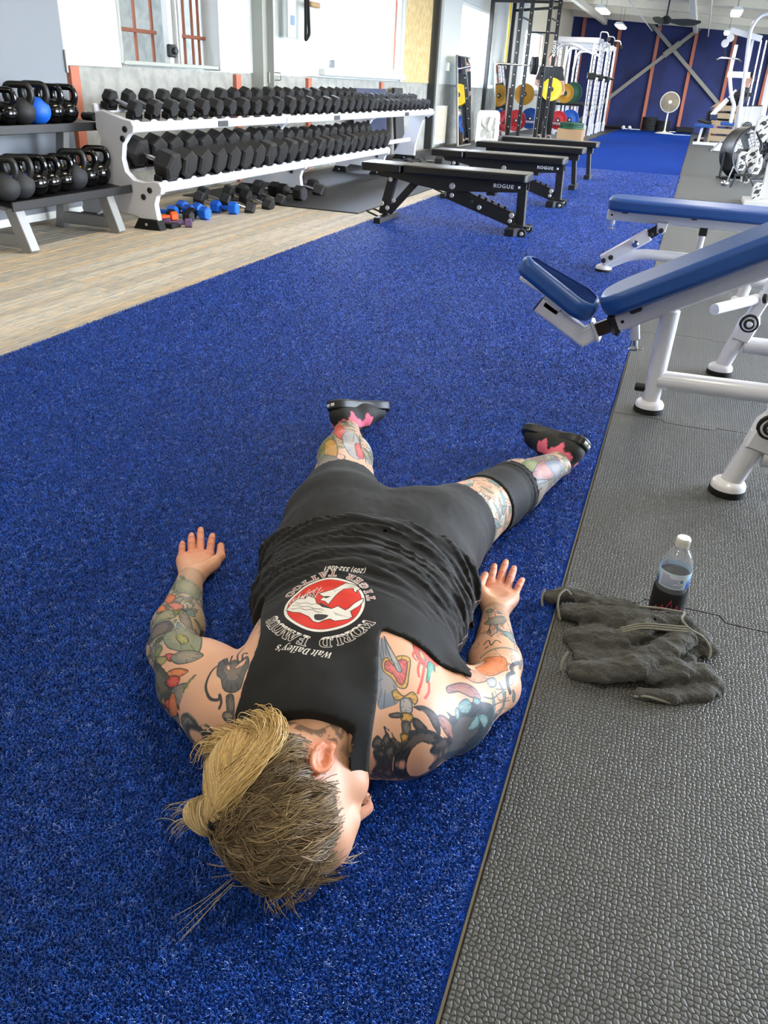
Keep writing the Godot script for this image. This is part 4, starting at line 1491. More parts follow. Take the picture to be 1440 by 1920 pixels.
# ------------------------------------------------------------------ along the left wall
func wall_things() -> void:
	# tall grey sliding door standing in front of the wall
	var t := thing("sliding_door", "tall plain grey sliding door behind the kettlebell rack", "door", Vector3(-4.22, 0, -3.9))
	var b := MB.new()
	b.box(Vector3(0, 1.45, 0), Vector3(0.06, 2.84, 2.55), 0.006)
	obj("door_panel", b, M.grey_door, t)
	b = MB.new()
	b.box(Vector3(0.004, 0.055, 0), Vector3(0.066, 0.05, 2.56), 0.004)
	obj("bottom_rail", b, M.frame_white, t)
	b = MB.new()
	b.box(Vector3(0.02, 1.02, -1.27), Vector3(0.05, 0.14, 0.02), 0.004)
	obj("latch", b, M.silver, t)
	# things hanging on the boards
	b = MB.new()
	b.tube(bent([Vector3(WALL + 0.16, 2.2, -9.35), Vector3(WALL + 0.17, 1.6, -9.34), Vector3(WALL + 0.15, 1.36, -9.38), Vector3(WALL + 0.18, 1.42, -9.41), Vector3(WALL + 0.15, 2.2, -9.39)], 0.03), 0.018, 8)
	tag(obj("hanging_strap", b, M.black_matte), "black strap hanging on the white wall left of the bright window", "strap")
	t = thing("paper_holder", "clear plastic holder with papers hanging on the white wall", "holder", Vector3(WALL + 0.14, 1.58, -9.02))
	b = MB.new()
	b.box(Vector3(0, 0, 0), Vector3(0.03, 0.42, 0.18), 0.004)
	obj("sheet_stack", b, mat(Color(0.86, 0.87, 0.87), 0.4), t)
	b = MB.new()
	b.box(Vector3(0.018, -0.05, -0.01), Vector3(0.004, 0.09, 0.10), 0.001)
	obj("blue_label", b, mat(Color(0.45, 0.55, 0.66), 0.5), t)
	b = MB.new()
	b.box(Vector3(WALL + 0.14, 1.72, -9.62), Vector3(0.06, 0.05, 0.24), 0.01)
	tag(obj("wall_shelf", b, M.wood), "small wooden peg board high on the white wall", "shelf")
	b = MB.new()
	b.box(Vector3(WALL + 0.06, 1.165, -10.35), Vector3(0.04, 0.09, 0.10), 0.004)
	tag(obj("sill_box", b, mat(Color(0.45, 0.46, 0.47), 0.6)), "small grey box on the sill of the bright window", "box")
	b = MB.new()
	b.box(Vector3(WALL + 0.15, 1.28, -15.3), Vector3(0.05, 0.12, 0.09), 0.006)
	tag(obj("wall_switch", b, M.frame_white), "small white box fixed to the wall right of the dark column", "switch")
	t = thing("wall_vent", "white louvred vent low on the wall right of the dark column", "vent", Vector3(WALL + 0.09, 0.36, -15.35))
	b = MB.new()
	b.box(Vector3(0, 0, 0), Vector3(0.02, 0.62, 0.72), 0.004)
	obj("vent_plate", b, M.frame_white, t)
	for k in 9:
		b = MB.new()
		b.t = Transform3D(Basis(), Vector3(0.012, 0, -0.28 + k * 0.07))
		b.box(Vector3.ZERO, Vector3(0.016, 0.54, 0.03), 0.003)
		obj("louvre", b, M.cream, t)
	for s in [[-16.05, 0.95, "tall mirror panel leaning on the wall beside the dark column, nearer one", 0.28], [-19.2, 1.05, "tall narrow mirror panel leaning on the wall, farther one", 0.3]]:
		t = thing("leaning_mirror", s[2], "mirror", Vector3(WALL + 0.08, 0, s[0]), 0.0, "leaning mirrors")
		b = MB.new()
		b.t = Transform3D(Basis(Vector3.BACK, 0.10), Vector3(0.23, 0.74, 0))
		b.box(Vector3.ZERO, Vector3(0.02, 1.44, s[1]), 0.002)
		obj("glass_sheet", b, M.mirror, t)
		b = MB.new()
		b.t = Transform3D(Basis(Vector3.BACK, 0.10), Vector3(0.21, 0.74, 0))
		for e in [-1, 1]:
			b.box(Vector3(0.012, 0, e * (s[1] / 2)), Vector3(0.035, 1.46, 0.02), 0.003)
			b.box(Vector3(0.012, e * 0.73, 0), Vector3(0.035, 0.02, s[1]), 0.003)
		obj("mirror_frame", b, M.galv, t)
	# blue folded panels behind the far end of the rack
	b = MB.new()
	b.t = Transform3D(Basis(Vector3.BACK, 0.08), Vector3(WALL + 0.20, 0.45, -11.45))
	b.box(Vector3.ZERO, Vector3(0.05, 0.92, 1.15), 0.006)
	tag(obj("folded_table", b, M.blue_metal), "blue folded panel leaning on the concrete wall behind the dumbbells", "panel")
	b = MB.new()
	b.t = Transform3D(Basis(Vector3.BACK, 0.10), Vector3(WALL + 0.16, 0.46, -12.75))
	b.box(Vector3.ZERO, Vector3(0.05, 0.94, 0.38), 0.006)
	tag(obj("dark_panel", b, M.dark_steel), "narrow dark panel leaning on the concrete wall behind the last small dumbbells", "panel")
	t = thing("box_fan", "white box fan standing on the floor by the leaning mirrors", "fan", Vector3(-4.0, 0, -17.6), 1.0)
	var fx: Node3D = t
	b = MB.new()
	var outer := rounded(0.52, 0.52, 0.05)
	var sec := []
	var path := []
	for p in outer:
		path.append(Vector3(p.x, p.y + 0.265, 0))
	path.append(path[0])
	b.sweep(path, rounded(0.13, 0.02, 0.005, 1), false, false, [], Vector3(0, 0, 1))
	b.box(Vector3(0, 0.265, -0.03), Vector3(0.50, 0.50, 0.01))
	obj("fan_shell", b, M.fan_white, fx)
	b = MB.new()
	for k in 9:
		b.torus(Vector3(0, 0.265, 0.055), Vector3.BACK, 0.035 + k * 0.024, 0.0025, 32, 4)
	for k in 16:
		var a := TAU * k / 16
		b.tube([Vector3(cos(a) * 0.04, 0.265 + sin(a) * 0.04, 0.055), Vector3(cos(a) * 0.25, 0.265 + sin(a) * 0.25, 0.055)], 0.0022, 5)
	obj("fan_grille", b, M.fan_white, fx)
	b = MB.new()
	for k in 5:
		var a := TAU * k / 5
		b.t = Transform3D(Basis(Vector3.BACK, a) * Basis(Vector3.RIGHT, 0.5), Vector3(0, 0.265, 0))
		b.box(Vector3(0.125, 0, 0), Vector3(0.19, 0.12, 0.005), 0.002)
	obj("fan_blades", b, mat(Color(0.75, 0.75, 0.72), 0.4), fx)
	b = MB.new()
	b.cyl(Vector3(0, 0.265, 0.04), Vector3(0, 0.265, 0.065), 0.05, 16, 0.008)
	obj("fan_hub", b, M.fan_white, fx)


func plate_disc(m: Material, r: float, w: float, label: String, at: Vector3, dir: Vector3, group := "") -> Node3D:
	var t := thing("weight_plate", label, "weight plate", at, 0.0, group)
	var x := Vector3.UP.cross(dir).normalized() if absf(dir.y) < 0.9 else Vector3.RIGHT
	var b := MB.new()
	b.t = Transform3D(Basis(x, dir, x.cross(dir)), Vector3.ZERO)
	b.lathe([Vector2(0.026, -w / 2), Vector2(r * 0.4, -w / 2), Vector2(r * 0.46, -w * 0.36), Vector2(r * 0.82, -w * 0.36), Vector2(r * 0.88, -w / 2), Vector2(r - 0.006, -w / 2), Vector2(r, -w / 2 + 0.006), Vector2(r, w / 2 - 0.006), Vector2(r - 0.006, w / 2), Vector2(r * 0.88, w / 2), Vector2(r * 0.82, w * 0.36), Vector2(r * 0.46, w * 0.36), Vector2(r * 0.4, w / 2), Vector2(0.026, w / 2)], 32)
	obj("disc", b, m, t)
	b = MB.new()
	b.t = Transform3D(Basis(x, dir, x.cross(dir)), Vector3.ZERO)
	b.lathe([Vector2(0.024, -w / 2 - 0.002), Vector2(0.05, -w / 2 - 0.002), Vector2(0.05, w / 2 + 0.002), Vector2(0.024, w / 2 + 0.002)], 18)
	obj("hub", b, M.dark_steel, t)
	return t


func upright(b: MB, p: Vector3, h: float, w := 0.075) -> void:
	b.box(p + Vector3(0, h / 2, 0), Vector3(w, h, w), 0.004)


func power_rack() -> void:
	var t := thing("power_rack", "tall black steel power rack with drilled uprights and white lettering", "power rack", Vector3.ZERO)
	var b: MB
	for x in [-3.67, -3.10]:
		for z in [-18.1, -19.2]:
			b = MB.new()
			upright(b, Vector3(x, 0.0, z), 2.92)
			var u := obj("upright", b, M.black, t)
			b = MB.new()
			for k in 14:
				b.cyl(Vector3(x, 0.30 + k * 0.19, z + 0.037), Vector3(x, 0.30 + k * 0.19, z + 0.0395), 0.010, 8)
			obj("drilled_holes", b, M.letter, u)
			b = MB.new()
			b.box(Vector3(x, 0.006, z), Vector3(0.15, 0.012, 0.15), 0.002)
			obj("base_plate", b, M.black, t)
	for z in [-20.2, -18.1]:
		b = MB.new()
		upright(b, Vector3(-4.25, 0, z), 2.92)
		obj("upright", b, M.black, t)
		for y in [2.5, 2.86]:
			b = MB.new()
			b.bar(Vector3(-4.25, y, z), Vector3(-3.10, y, maxf(z, -19.2)), 0.05, 0.05, 0.003)
			obj("cross_member", b, M.black, t)
	for x in [-3.67, -3.10]:
		for y in [2.25, 2.80]:
			b = MB.new()
			b.cyl(Vector3(x, y, -18.1), Vector3(x, y, -19.2), 0.019, 10)
			obj("pull_up_bar", b, M.black, t)
	for y in [2.05, 2.60]:
		b = MB.new()
		b.cyl(Vector3(-3.67, y, -19.2), Vector3(-3.10, y, -19.2), 0.016, 10)
		obj("pull_up_bar", b, M.black, t)
	var tx := MeshInstance3D.new()
	tx.name = "lettering"
	tx.mesh = letters("ROGUE", 0.085, 0.003)
	tx.material_override = M.letter
	t.add_child(tx, true)
	tx.transform = Transform3D(Basis(Vector3.BACK, PI / 2), Vector3(-3.10, 1.78, -19.16))
	for z in [-18.1]:
		b = MB.new()
		b.box(Vector3(-3.67, 1.36, z + 0.05), Vector3(0.07, 0.12, 0.05), 0.005)
		b.box(Vector3(-3.10, 1.36, z + 0.05), Vector3(0.07, 0.12, 0.05), 0.005)
		obj("bar_hook", b, M.dark_steel, t)
	t = thing("barbell", "chrome barbell with black plates resting in the power rack", "barbell", Vector3(-3.4, 1.42, -18.0), 0.35)
	b = MB.new()
	b.cyl(Vector3(-0.62, 0, 0), Vector3(0.50, 0, 0), 0.015, 12)
	b.cyl(Vector3(-0.62, 0, 0), Vector3(-0.36, 0, 0), 0.026, 12, 0.003)
	obj("bar_shaft", b, M.chrome, t)
	for k in 2:
		b = MB.new()
		b.t = Transform3D(Basis(Vector3.BACK, PI / 2), Vector3(0.16 - 0.07 * k, 0, 0))
		b.lathe([Vector2(0.02, -0.03), Vector2(0.15, -0.03), Vector2(0.16, -0.02), Vector2(0.16, 0.02), Vector2(0.15, 0.03), Vector2(0.02, 0.03)], 24)
		obj("bar_plate", b, M.black_matte, t)
	b = MB.new()
	b.box(Vector3(-4.0, 2.25, -18.6), Vector3(0.014, 1.7, 0.07), 0.004)
	b.box(Vector3(-3.985, 2.25, -18.6), Vector3(0.014, 1.7, 0.07), 0.004)
	tag(obj("exercise_band", b, M.yellow), "long yellow exercise band hanging from the black rack", "band")
	b = MB.new()
	b.lathe([Vector2(0, 0), Vector2(0.05, 0.005), Vector2(0.06, 0.05), Vector2(0.055, 0.28), Vector2(0.03, 0.33), Vector2(0.028, 0.42), Vector2(0, 0.43)], 14)
	var o := obj("yellow_roller", b, M.yellow)
	o.position = Vector3(-3.98, 0.01, -18.3)
	tag(o, "yellow foam roller standing at the foot of the black rack", "roller")
	# plate tree and plates beyond the rack
	t = thing("plate_tree", "white plate tree holding coloured bumper plates behind the black rack", "plate rack", Vector3(-3.55, 0, -20.6))
	b = MB.new()
	b.bar(Vector3(0, 0.03, 0), Vector3(0, 1.25, 0), 0.07, 0.07, 0.004)
	b.bar(Vector3(-0.4, 0.03, 0), Vector3(0.4, 0.03, 0), 0.07, 0.06, 0.004)
	b.bar(Vector3(0, 0.03, -0.3), Vector3(0, 0.03, 0.3), 0.07, 0.06, 0.004)
	obj("tree_frame", b, M.white_paint, t)
	b = MB.new()
	for e in [[-0.30, 0.9], [-0.30, 0.33], [0.55, 0.95], [0.55, 0.33]]:
		b.cyl(Vector3(0, e[1], 0), Vector3(e[0], e[1], 0.02), 0.024, 10)
		b.cyl(Vector3(e[0], e[1], -0.02), Vector3(e[0], e[1], 0.32), 0.024, 10)
	obj("pegs", b, M.white_paint, t)
	var gold := mat(Color(0.72, 0.52, 0.12), 0.55)
	var red := mat(Color(0.72, 0.12, 0.17), 0.55)
	var blu := mat(Color(0.10, 0.34, 0.68), 0.55)
	var grn := mat(Color(0.08, 0.30, 0.22), 0.55)
	var face := Vector3(0.1, 0, 1).normalized()
	plate_disc(gold, 0.225, 0.08, "dull yellow bumper plate on the plate tree, left of the standing person", Vector3(-3.85, 0.90, -20.40), face, "bumper plates")
	plate_disc(red, 0.225, 0.07, "red bumper plate on the lower left peg of the plate tree", Vector3(-3.97, 0.35, -20.36), face, "bumper plates")
	plate_disc(blu, 0.225, 0.07, "blue bumper plate just behind the red one", Vector3(-3.72, 0.40, -20.75), face, "bumper plates")
	plate_disc(gold, 0.20, 0.05, "dull yellow bumper plate right of the standing person", Vector3(-2.98, 0.96, -20.7), face, "bumper plates")
	plate_disc(grn, 0.22, 0.05, "dark green bumper plate behind a yellow one right of the standing person", Vector3(-2.84, 0.98, -20.9), face, "bumper plates")
	plate_disc(red, 0.20, 0.06, "dark red bumper plate low behind the black rack uprights", Vector3(-3.05, 0.40, -20.7), face, "bumper plates")
	plate_disc(blu, 0.22, 0.06, "dark blue bumper plate beside the dark red one low behind the rack", Vector3(-2.82, 0.42, -20.9), face, "bumper plates")
	# crate with green discs
	b = MB.new()
	b.box(Vector3(-2.64, 0.135, -20.1), Vector3(0.56, 0.27, 0.46), 0.01)
	tag(obj("cardboard_box", b, M.wood), "brown box standing at the edge of the turf under green discs", "box")
	for k in 3:
		plate_disc(mat([Color(0.06, 0.33, 0.20), Color(0.05, 0.25, 0.16), Color(0.07, 0.30, 0.19)][k], 0.5), 0.27, 0.038, "green disc in the pile on the brown box, %s" % ["bottom one", "middle one", "top one"][k], Vector3(-2.64, 0.292 + k * 0.041, -20.1), Vector3.UP, "green discs on the brown box")
	rack_person()


func plates_and_smith() -> void:
	# white machines in a row at the far left
	var zs := [-22.7, -24.4, -26.2]
	for k in 3:
		var z: float = zs[k]
		var t := thing("cable_machine", "white steel training frame with cables at the far left, %s" % ["nearest of three", "middle of three", "farthest of three"][k], "gym machine", Vector3(0, 0, z), 0.0, "white training frames")
		var b: MB
		for p in [[-3.62, 0.0], [-2.66, 0.0], [-2.62, -0.75], [-3.62, -0.75]]:
			b = MB.new()
			upright(b, Vector3(p[0], 0.0, p[1]), 2.14, 0.050)
			var u := obj("upright", b, M.white_paint, t)
			b = MB.new()
			for j in 15:
				b.cyl(Vector3(p[0], 0.5 + j * 0.11, p[1] + 0.024), Vector3(p[0], 0.5 + j * 0.11, p[1] + 0.027), 0.013, 8)
			obj("drilled_holes", b, M.dark_steel, u)
			b = MB.new()
			b.box(Vector3(p[0], 0.13, p[1]), Vector3(0.085, 0.26, 0.085), 0.006)
			obj("base_sleeve", b, M.white_paint, t)
		for e in [[-3.62, 0.0, -2.66, 0.0], [-3.62, -0.75, -2.62, -0.75], [-2.66, 0.0, -2.62, -0.75], [-3.62, 0.0, -3.62, -0.75]]:
			b = MB.new()
			b.bar(Vector3(e[0], 2.12, e[1]), Vector3(e[2], 2.12, e[3]), 0.062, 0.11, 0.005)
			obj("top_beam", b, M.white_paint, t)
		for x in [-2.72, -2.56]:
			b = MB.new()
			b.cyl(Vector3(x, 0.15, 0.05), Vector3(x, 2.05, 0.05), 0.014, 8)
			obj("guide_rod", b, M.chrome, t)
		b = MB.new()
		b.tube(bent([Vector3(-2.62, 2.16, -0.1), Vector3(-2.60, 2.30, 0.05), Vector3(-2.42, 2.28, 0.2), Vector3(-2.38, 2.16, 0.22)], 0.06), 0.012, 8)
		obj("cable_arm", b, M.white_paint, t)
		b = MB.new()
		b.cyl(Vector3(-2.38, 2.14, 0.21), Vector3(-2.38, 2.14, 0.235), 0.05, 14, 0.005)
		obj("pulley", b, M.black, t)
		b = MB.new()
		b.box(Vector3(-2.66, 1.36, 0.08), Vector3(0.22, 0.15, 0.12), 0.02)
		b.cyl(Vector3(-2.78, 1.40, 0.10), Vector3(-2.44, 1.36, 0.10), 0.03, 10, 0.005)
		obj("carriage", b, M.black, t)
		b = MB.new()
		b.tube(bent([Vector3(-3.62, 1.55, 0.05), Vector3(-3.55, 2.0, 0.15), Vector3(-3.2, 2.02, 0.2), Vector3(-2.9, 1.9, 0.2)], 0.25), 0.035, 10)
		obj("curved_tube", b, M.white_paint, t)
		b = MB.new()
		b.box(Vector3(-3.15, 0.72, 0.1), Vector3(0.85, 0.06, 0.26), 0.015)
		obj("bench_pad", b, M.black, t)
		b = MB.new()
		b.bar(Vector3(-3.4, 0.70, 0.1), Vector3(-3.4, 0.02, 0.1), 0.06, 0.06, 0.004)
		b.bar(Vector3(-2.9, 0.70, 0.1), Vector3(-2.9, 0.02, 0.1), 0.06, 0.06, 0.004)
		obj("bench_legs", b, M.white_paint, t)


# ------------------------------------------------------------------ the far end
func far_end() -> void:
	var t := thing("pedestal_fan", "white pedestal fan standing on the turf before the blue wall", "fan", Vector3(-0.88, 0.0, -28.1))
	var b := MB.new()
	b.lathe([Vector2(0, 0.0), Vector2(0.27, 0.0), Vector2(0.28, 0.015), Vector2(0.20, 0.045), Vector2(0.05, 0.06), Vector2(0.03, 0.09), Vector2(0, 0.09)], 24)
	obj("base", b, M.fan_white, t)
	b = MB.new()
	b.cyl(Vector3(0, 0.07, 0), Vector3(0, 0.74, 0), 0.022, 12)
	obj("pole", b, M.fan_white, t)
	var hd := Transform3D(Basis(Vector3.UP, 0.12) * Basis(Vector3.RIGHT, -0.12), Vector3(0, 0.86, 0.03))
	b = MB.new()
	b.t = hd
	b.torus(Vector3(0, 0, 0), Vector3.BACK, 0.27, 0.018, 36, 8)
	obj("guard_ring", b, M.fan_white, t)
	b = MB.new()
	b.t = hd
	for k in 20:
		b.torus(Vector3(0, 0, 0.07 - 0.0022 * k), Vector3.BACK, 0.05 + k * 0.011, 0.0042, 32, 4)
	for k in 24:
		var a := TAU * k / 24
		b.tube([Vector3(cos(a) * 0.05, sin(a) * 0.05, 0.072), Vector3(cos(a) * 0.268, sin(a) * 0.268, 0.01)], 0.0025, 4)
	obj("guard_wires", b, M.fan_grille, t)
	b = MB.new()
	b.t = hd
	b.cyl(Vector3(0, 0, -0.16), Vector3(0, 0, 0.075), 0.055, 16, 0.012)
	obj("motor", b, M.fan_white, t)
	b = MB.new()
	for k in 3:
		b.t = hd * Transform3D(Basis(Vector3.BACK, TAU * k / 3) * Basis(Vector3.RIGHT, 0.45), Vector3.ZERO)
		b.prism([Vector2(0.04, -0.05), Vector2(0.16, -0.10), Vector2(0.25, -0.05), Vector2(0.25, 0.08), Vector2(0.12, 0.09), Vector2(0.04, 0.04)], -0.003, 0.003)
	obj("blades", b, M.fan_grille, t)
	b = MB.new()
	b.tube(bent([Vector3(-0.85, 0.012, -27.95), Vector3(-0.6, 0.012, -27.7), Vector3(-0.35, 0.012, -27.9), Vector3(-0.1, 0.012, -27.85)], 0.1), 0.008, 6)
	tag(obj("extension_cord", b, M.frame_white), "white power cord on the turf beside the pedestal fan", "cord")
	for s in [[-1.44, 0.23, 5, "left"], [-1.0, 0.22, 4, "right"]]:
		for k in s[2]:
			plate_disc(M.black_matte, s[1] * 1.0, 0.075, "black tyre-like plate in the %s dark pile by the blue wall, %s from the floor" % [s[3], nth(k)], Vector3(s[0], 0.045 + k * 0.078, -29.7), Vector3.UP, "piles of black plates by the blue wall")
	b = MB.new()
	b.cyl(Vector3(-3.2, 0.05, -29.6), Vector3(-2.2, 0.05, -29.5), 0.04, 12, 0.005)
	tag(obj("rolled_mat", b, M.black_matte), "dark roll lying along the foot of the blue wall", "mat")
	for k in 2:
		b = MB.new()
		b.ellipsoid(Vector3.ZERO, Vector3.ONE * 0.06, 8, 12)
		var o := obj("white_ball", b, M.fan_white)
		o.position = [Vector3(-2.2, 0.065, -29.3), Vector3(-2.02, 0.065, -29.5)][k]
		tag(o, "small white ball on the floor by the blue wall, %s one" % ["left", "right"][k], "ball")
	b = MB.new()
	b.box(Vector3(-0.32, 0.09, -29.9), Vector3(0.55, 0.15, 0.35), 0.02)
	tag(obj("step_platform", b, M.black_matte), "low black platform at the foot of the blue wall right of the fan", "platform")
	# ceiling fan
	t = thing("ceiling_fan", "dark ceiling fan with three long blades near the far end", "ceiling fan", Vector3(-1.08, 2.42, -21.2))
	b = MB.new()
	b.cyl(Vector3(0, 0.10, 0), Vector3(0, 0.62, 0), 0.018, 10)
	b.lathe([Vector2(0, 0.68), Vector2(0.085, 0.67), Vector2(0.075, 0.60), Vector2(0.03, 0.55), Vector2(0, 0.55)], 16)
	obj("down_rod", b, M.dark_steel, t)
	b = MB.new()
	b.lathe([Vector2(0, -0.03), Vector2(0.07, -0.02), Vector2(0.12, 0.03), Vector2(0.10, 0.09), Vector2(0.03, 0.14), Vector2(0, 0.14)], 18)
	obj("motor", b, M.dark_steel, t)
	for a in [0.05, 1.9, 4.45]:
		b = MB.new()
		b.t = Transform3D(Basis(Vector3.UP, -a) * Basis(Vector3.RIGHT, 0.25), Vector3(0, 0.035, 0))
		b.prism([Vector2(0.09, -0.03), Vector2(0.35, -0.085), Vector2(0.60, -0.075), Vector2(0.74, -0.02), Vector2(0.72, 0.02), Vector2(0.45, 0.05), Vector2(0.09, 0.04)], -0.005, 0.005, 0.0)
		var bl := obj("blade", b, M.dark_steel, t)
		bl.mesh = b.mesh()
	seated_person()


# ------------------------------------------------------------------ machines on the right
func shroud(t: Node3D, at: Vector3, w: float, h: float, turn: float, big := true) -> void:
	# a pale perforated cover plate with slots and a centre bolt
	var o := Node3D.new()
	o.name = "pulley_cover"
	t.add_child(o, true)
	o.transform = Transform3D(Basis(Vector3.UP, turn), at)
	var b := MB.new()
	b.prism([Vector2(-w * 0.35, -h * 0.5), Vector2(w * 0.3, -h * 0.5), Vector2(w * 0.5, -h * 0.2), Vector2(w * 0.45, h * 0.25), Vector2(w * 0.25, h * 0.5), Vector2(-w * 0.25, h * 0.5), Vector2(-w * 0.5, h * 0.3), Vector2(-w * 0.48, -h * 0.25)], -0.03, 0.03, 0.012, 3)
	obj("cover_plate", b, M.grey_plate, o)
	b = MB.new()
	for k in 6:
		b.t = Transform3D(Basis(Vector3.BACK, 0.8), Vector3(w * (0.18 if k % 2 else -0.18), h * (-0.36 + k * 0.145), 0.030))
		b.box(Vector3.ZERO, Vector3(w * 0.28, 0.012, 0.004), 0.001)
	obj("slots", b, M.black, o)
	b = MB.new()
	for e in ([-0.25, 0.22] if big else [0.0]):
		b.cyl(Vector3(0, h * e, 0.03), Vector3(0, h * e, 0.045), 0.022, 12, 0.004)
	obj("cover_bolt", b, M.dark_steel, o)


func right_machines() -> void:
	# cable column with pale covers, nearest on the right
	var t := thing("cable_column", "grey cable column with pale slotted pulley covers at the right edge", "gym machine", Vector3(0, 0, -10.2))
	var b := MB.new()
	b.bar(Vector3(0.88, 0.0, -0.1), Vector3(0.88, 2.3, -0.1), 0.10, 0.12, 0.008)
	b.bar(Vector3(1.12, 0.0, -0.1), Vector3(1.12, 2.3, -0.1), 0.06, 0.06, 0.005)
	obj("upright", b, M.grey_plate, t)
	b = MB.new()
	b.cyl(Vector3(0.98, 0.1, 0.0), Vector3(0.98, 2.2, 0.0), 0.014, 10)
	b.cyl(Vector3(1.04, 0.1, 0.0), Vector3(1.04, 2.2, 0.0), 0.014, 10)
	obj("guide_rods", b, M.chrome, t)
	b = MB.new()
	b.box(Vector3(0.80, 0.03, 0.05), Vector3(0.30, 0.05, 0.5), 0.006)
	b.box(Vector3(1.0, 0.65, -0.2), Vector3(0.16, 1.1, 0.10), 0.01)
	obj("base", b, M.grey_plate, t)
	shroud(t, Vector3(0.675, 0.745, 0.0), 0.15, 0.26, 0.1)
	shroud(t, Vector3(0.80, 0.76, -0.05), 0.14, 0.28, -0.2)
	shroud(t, Vector3(0.545, 0.425, 0.1), 0.10, 0.19, 0.15)
	shroud(t, Vector3(0.645, 0.455, 0.05), 0.13, 0.22, -0.1)
	shroud(t, Vector3(0.70, 0.40, 0.0), 0.12, 0.20, 0.3)
	shroud(t, Vector3(0.62, 0.255, 0.08), 0.10, 0.09, 0.0, false)
	shroud(t, Vector3(0.77, 0.14, 0.10), 0.11, 0.18, 0.0, false)
	b = MB.new()
	b.tube(bent([Vector3(0.62, 0.72, 0.03), Vector3(0.72, 0.58, 0.03), Vector3(0.66, 0.45, 0.06), Vector3(0.60, 0.30, 0.1)], 0.05), 0.012, 8)
	b.tube([Vector3(0.57, 0.44, 0.12), Vector3(0.64, 0.30, 0.12), Vector3(0.74, 0.16, 0.12)], 0.007, 6)
	obj("cable", b, M.black, t)
	b = MB.new()
	b.bar(Vector3(0.50, 0.285, 0.12), Vector3(0.68, 0.30, 0.12), 0.025, 0.025, 0.003)
	b.bar(Vector3(0.52, 0.29, 0.12), Vector3(0.485, 0.16, 0.12), 0.02, 0.02, 0.003)
	obj("lower_arm", b, M.dark_steel, t)
	b = MB.new()
	b.tube(bent([Vector3(0.45, 0.02, 0.22), Vector3(0.47, 0.035, 0.2), Vector3(0.55, 0.13, 0.15), Vector3(0.72, 0.18, 0.12)], 0.05), 0.017, 8)
	b.cyl(Vector3(0.55, 0.19, 0.13), Vector3(0.76, 0.20, 0.13), 0.022, 12, 0.004)
	tag(obj("pull_stirrup", b, M.blue_pad), "blue stirrup handle hanging low on the cable column", "handle")
	b = MB.new()
	b.ellipsoid(Vector3(0.50, 0.045, -1.75), Vector3(0.05, 0.035, 0.035), 8, 12)
	b.cyl(Vector3(0.52, 0.06, -1.75), Vector3(0.56, 0.25, -1.75), 0.008, 8)
	b.t = Transform3D(Basis(), Vector3(0, 0, -10.2))
	var ch := obj("chrome_stirrup", b, M.chrome)
	ch.position = Vector3(0, 0, -10.2)
	tag(ch, "chrome pull handle lying on the floor before the big drum fan", "handle")
	# drum fan
	t = thing("drum_fan", "big round black drum fan on the floor at the right", "fan", Vector3(0.72, 0.0, -13.2), 0.5)
	b = MB.new()
	b.t = Transform3D(Basis(Vector3.RIGHT, PI / 2 - 0.08), Vector3(0.05, 0.36, 0))
	b.lathe([Vector2(0.315, -0.16), Vector2(0.335, -0.17), Vector2(0.345, -0.15), Vector2(0.33, -0.10), Vector2(0.335, 0.0), Vector2(0.33, 0.10), Vector2(0.345, 0.15), Vector2(0.335, 0.17), Vector2(0.315, 0.16), Vector2(0.31, 0.0), Vector2(0.315, -0.16)], 36)
	obj("drum", b, M.black, t)
	b = MB.new()
	b.t = Transform3D(Basis(Vector3.RIGHT, -0.08), Vector3(0.05, 0.36, 0.0))
	for k in 7:
		b.torus(Vector3(0, 0, 0.15), Vector3.BACK, 0.05 + k * 0.042, 0.003, 32, 4)
	for k in 18:
		var a := TAU * k / 18
		b.tube([Vector3(cos(a) * 0.04, sin(a) * 0.04, 0.15), Vector3(cos(a) * 0.315, sin(a) * 0.315, 0.15)], 0.003, 4)
	b.cyl(Vector3(0, 0, -0.1), Vector3(0, 0, 0.16), 0.06, 14, 0.008)
	obj("fan_guard", b, M.black, t)
	b = MB.new()
	for k in 3:
		b.t = Transform3D(Basis(Vector3.RIGHT, -0.08) * Basis(Vector3.BACK, TAU * k / 3) * Basis(Vector3.RIGHT, 0.5), Vector3(0.05, 0.36, 0.0))
		b.prism([Vector2(0.05, -0.06), Vector2(0.28, -0.10), Vector2(0.29, 0.08), Vector2(0.05, 0.06)], -0.003, 0.003)
	obj("fan_blades", b, M.dark_steel, t)
	b = MB.new()
	b.tube(bent([Vector3(-0.3, 0.36, 0), Vector3(-0.3, 0.02, 0.0), Vector3(0.4, 0.02, 0.0), Vector3(0.4, 0.36, 0)], 0.06), 0.018, 10)
	b.box(Vector3(0.05, 0.02, 0), Vector3(0.6, 0.03, 0.36), 0.006)
	obj("fan_stand", b, M.black, t)
	# lat tower with a shield, hoop and low row
	t = thing("lat_tower", "tall white pulldown tower with a hooped frame and grey weight shield at the right", "gym machine", Vector3(0, 0, -20.2))
	b = MB.new()
	b.tube(bent([Vector3(0.90, 0.05, 0.1), Vector3(0.64, 2.30, 0.1), Vector3(0.78, 2.55, 0.1), Vector3(1.25, 2.55, 0.1), Vector3(1.45, 0.05, 0.1)], 0.16, 8), 0.036, 12)
	obj("hoop", b, M.white_paint, t)
	b = MB.new()
	b.bar(Vector3(0.90, 2.12, 0.05), Vector3(0.27, 2.26, 0.05), 0.07, 0.11, 0.008)
	obj("top_arm", b, M.white_paint, t)
	for p in [[0.30, 2.12, 0.075], [0.22, 2.02, 0.075]]:
		b = MB.new()
		b.cyl(Vector3(p[0], p[1], 0.0), Vector3(p[0], p[1], 0.1), p[2], 16, 0.012)
		obj("pulley", b, M.white_paint, t)
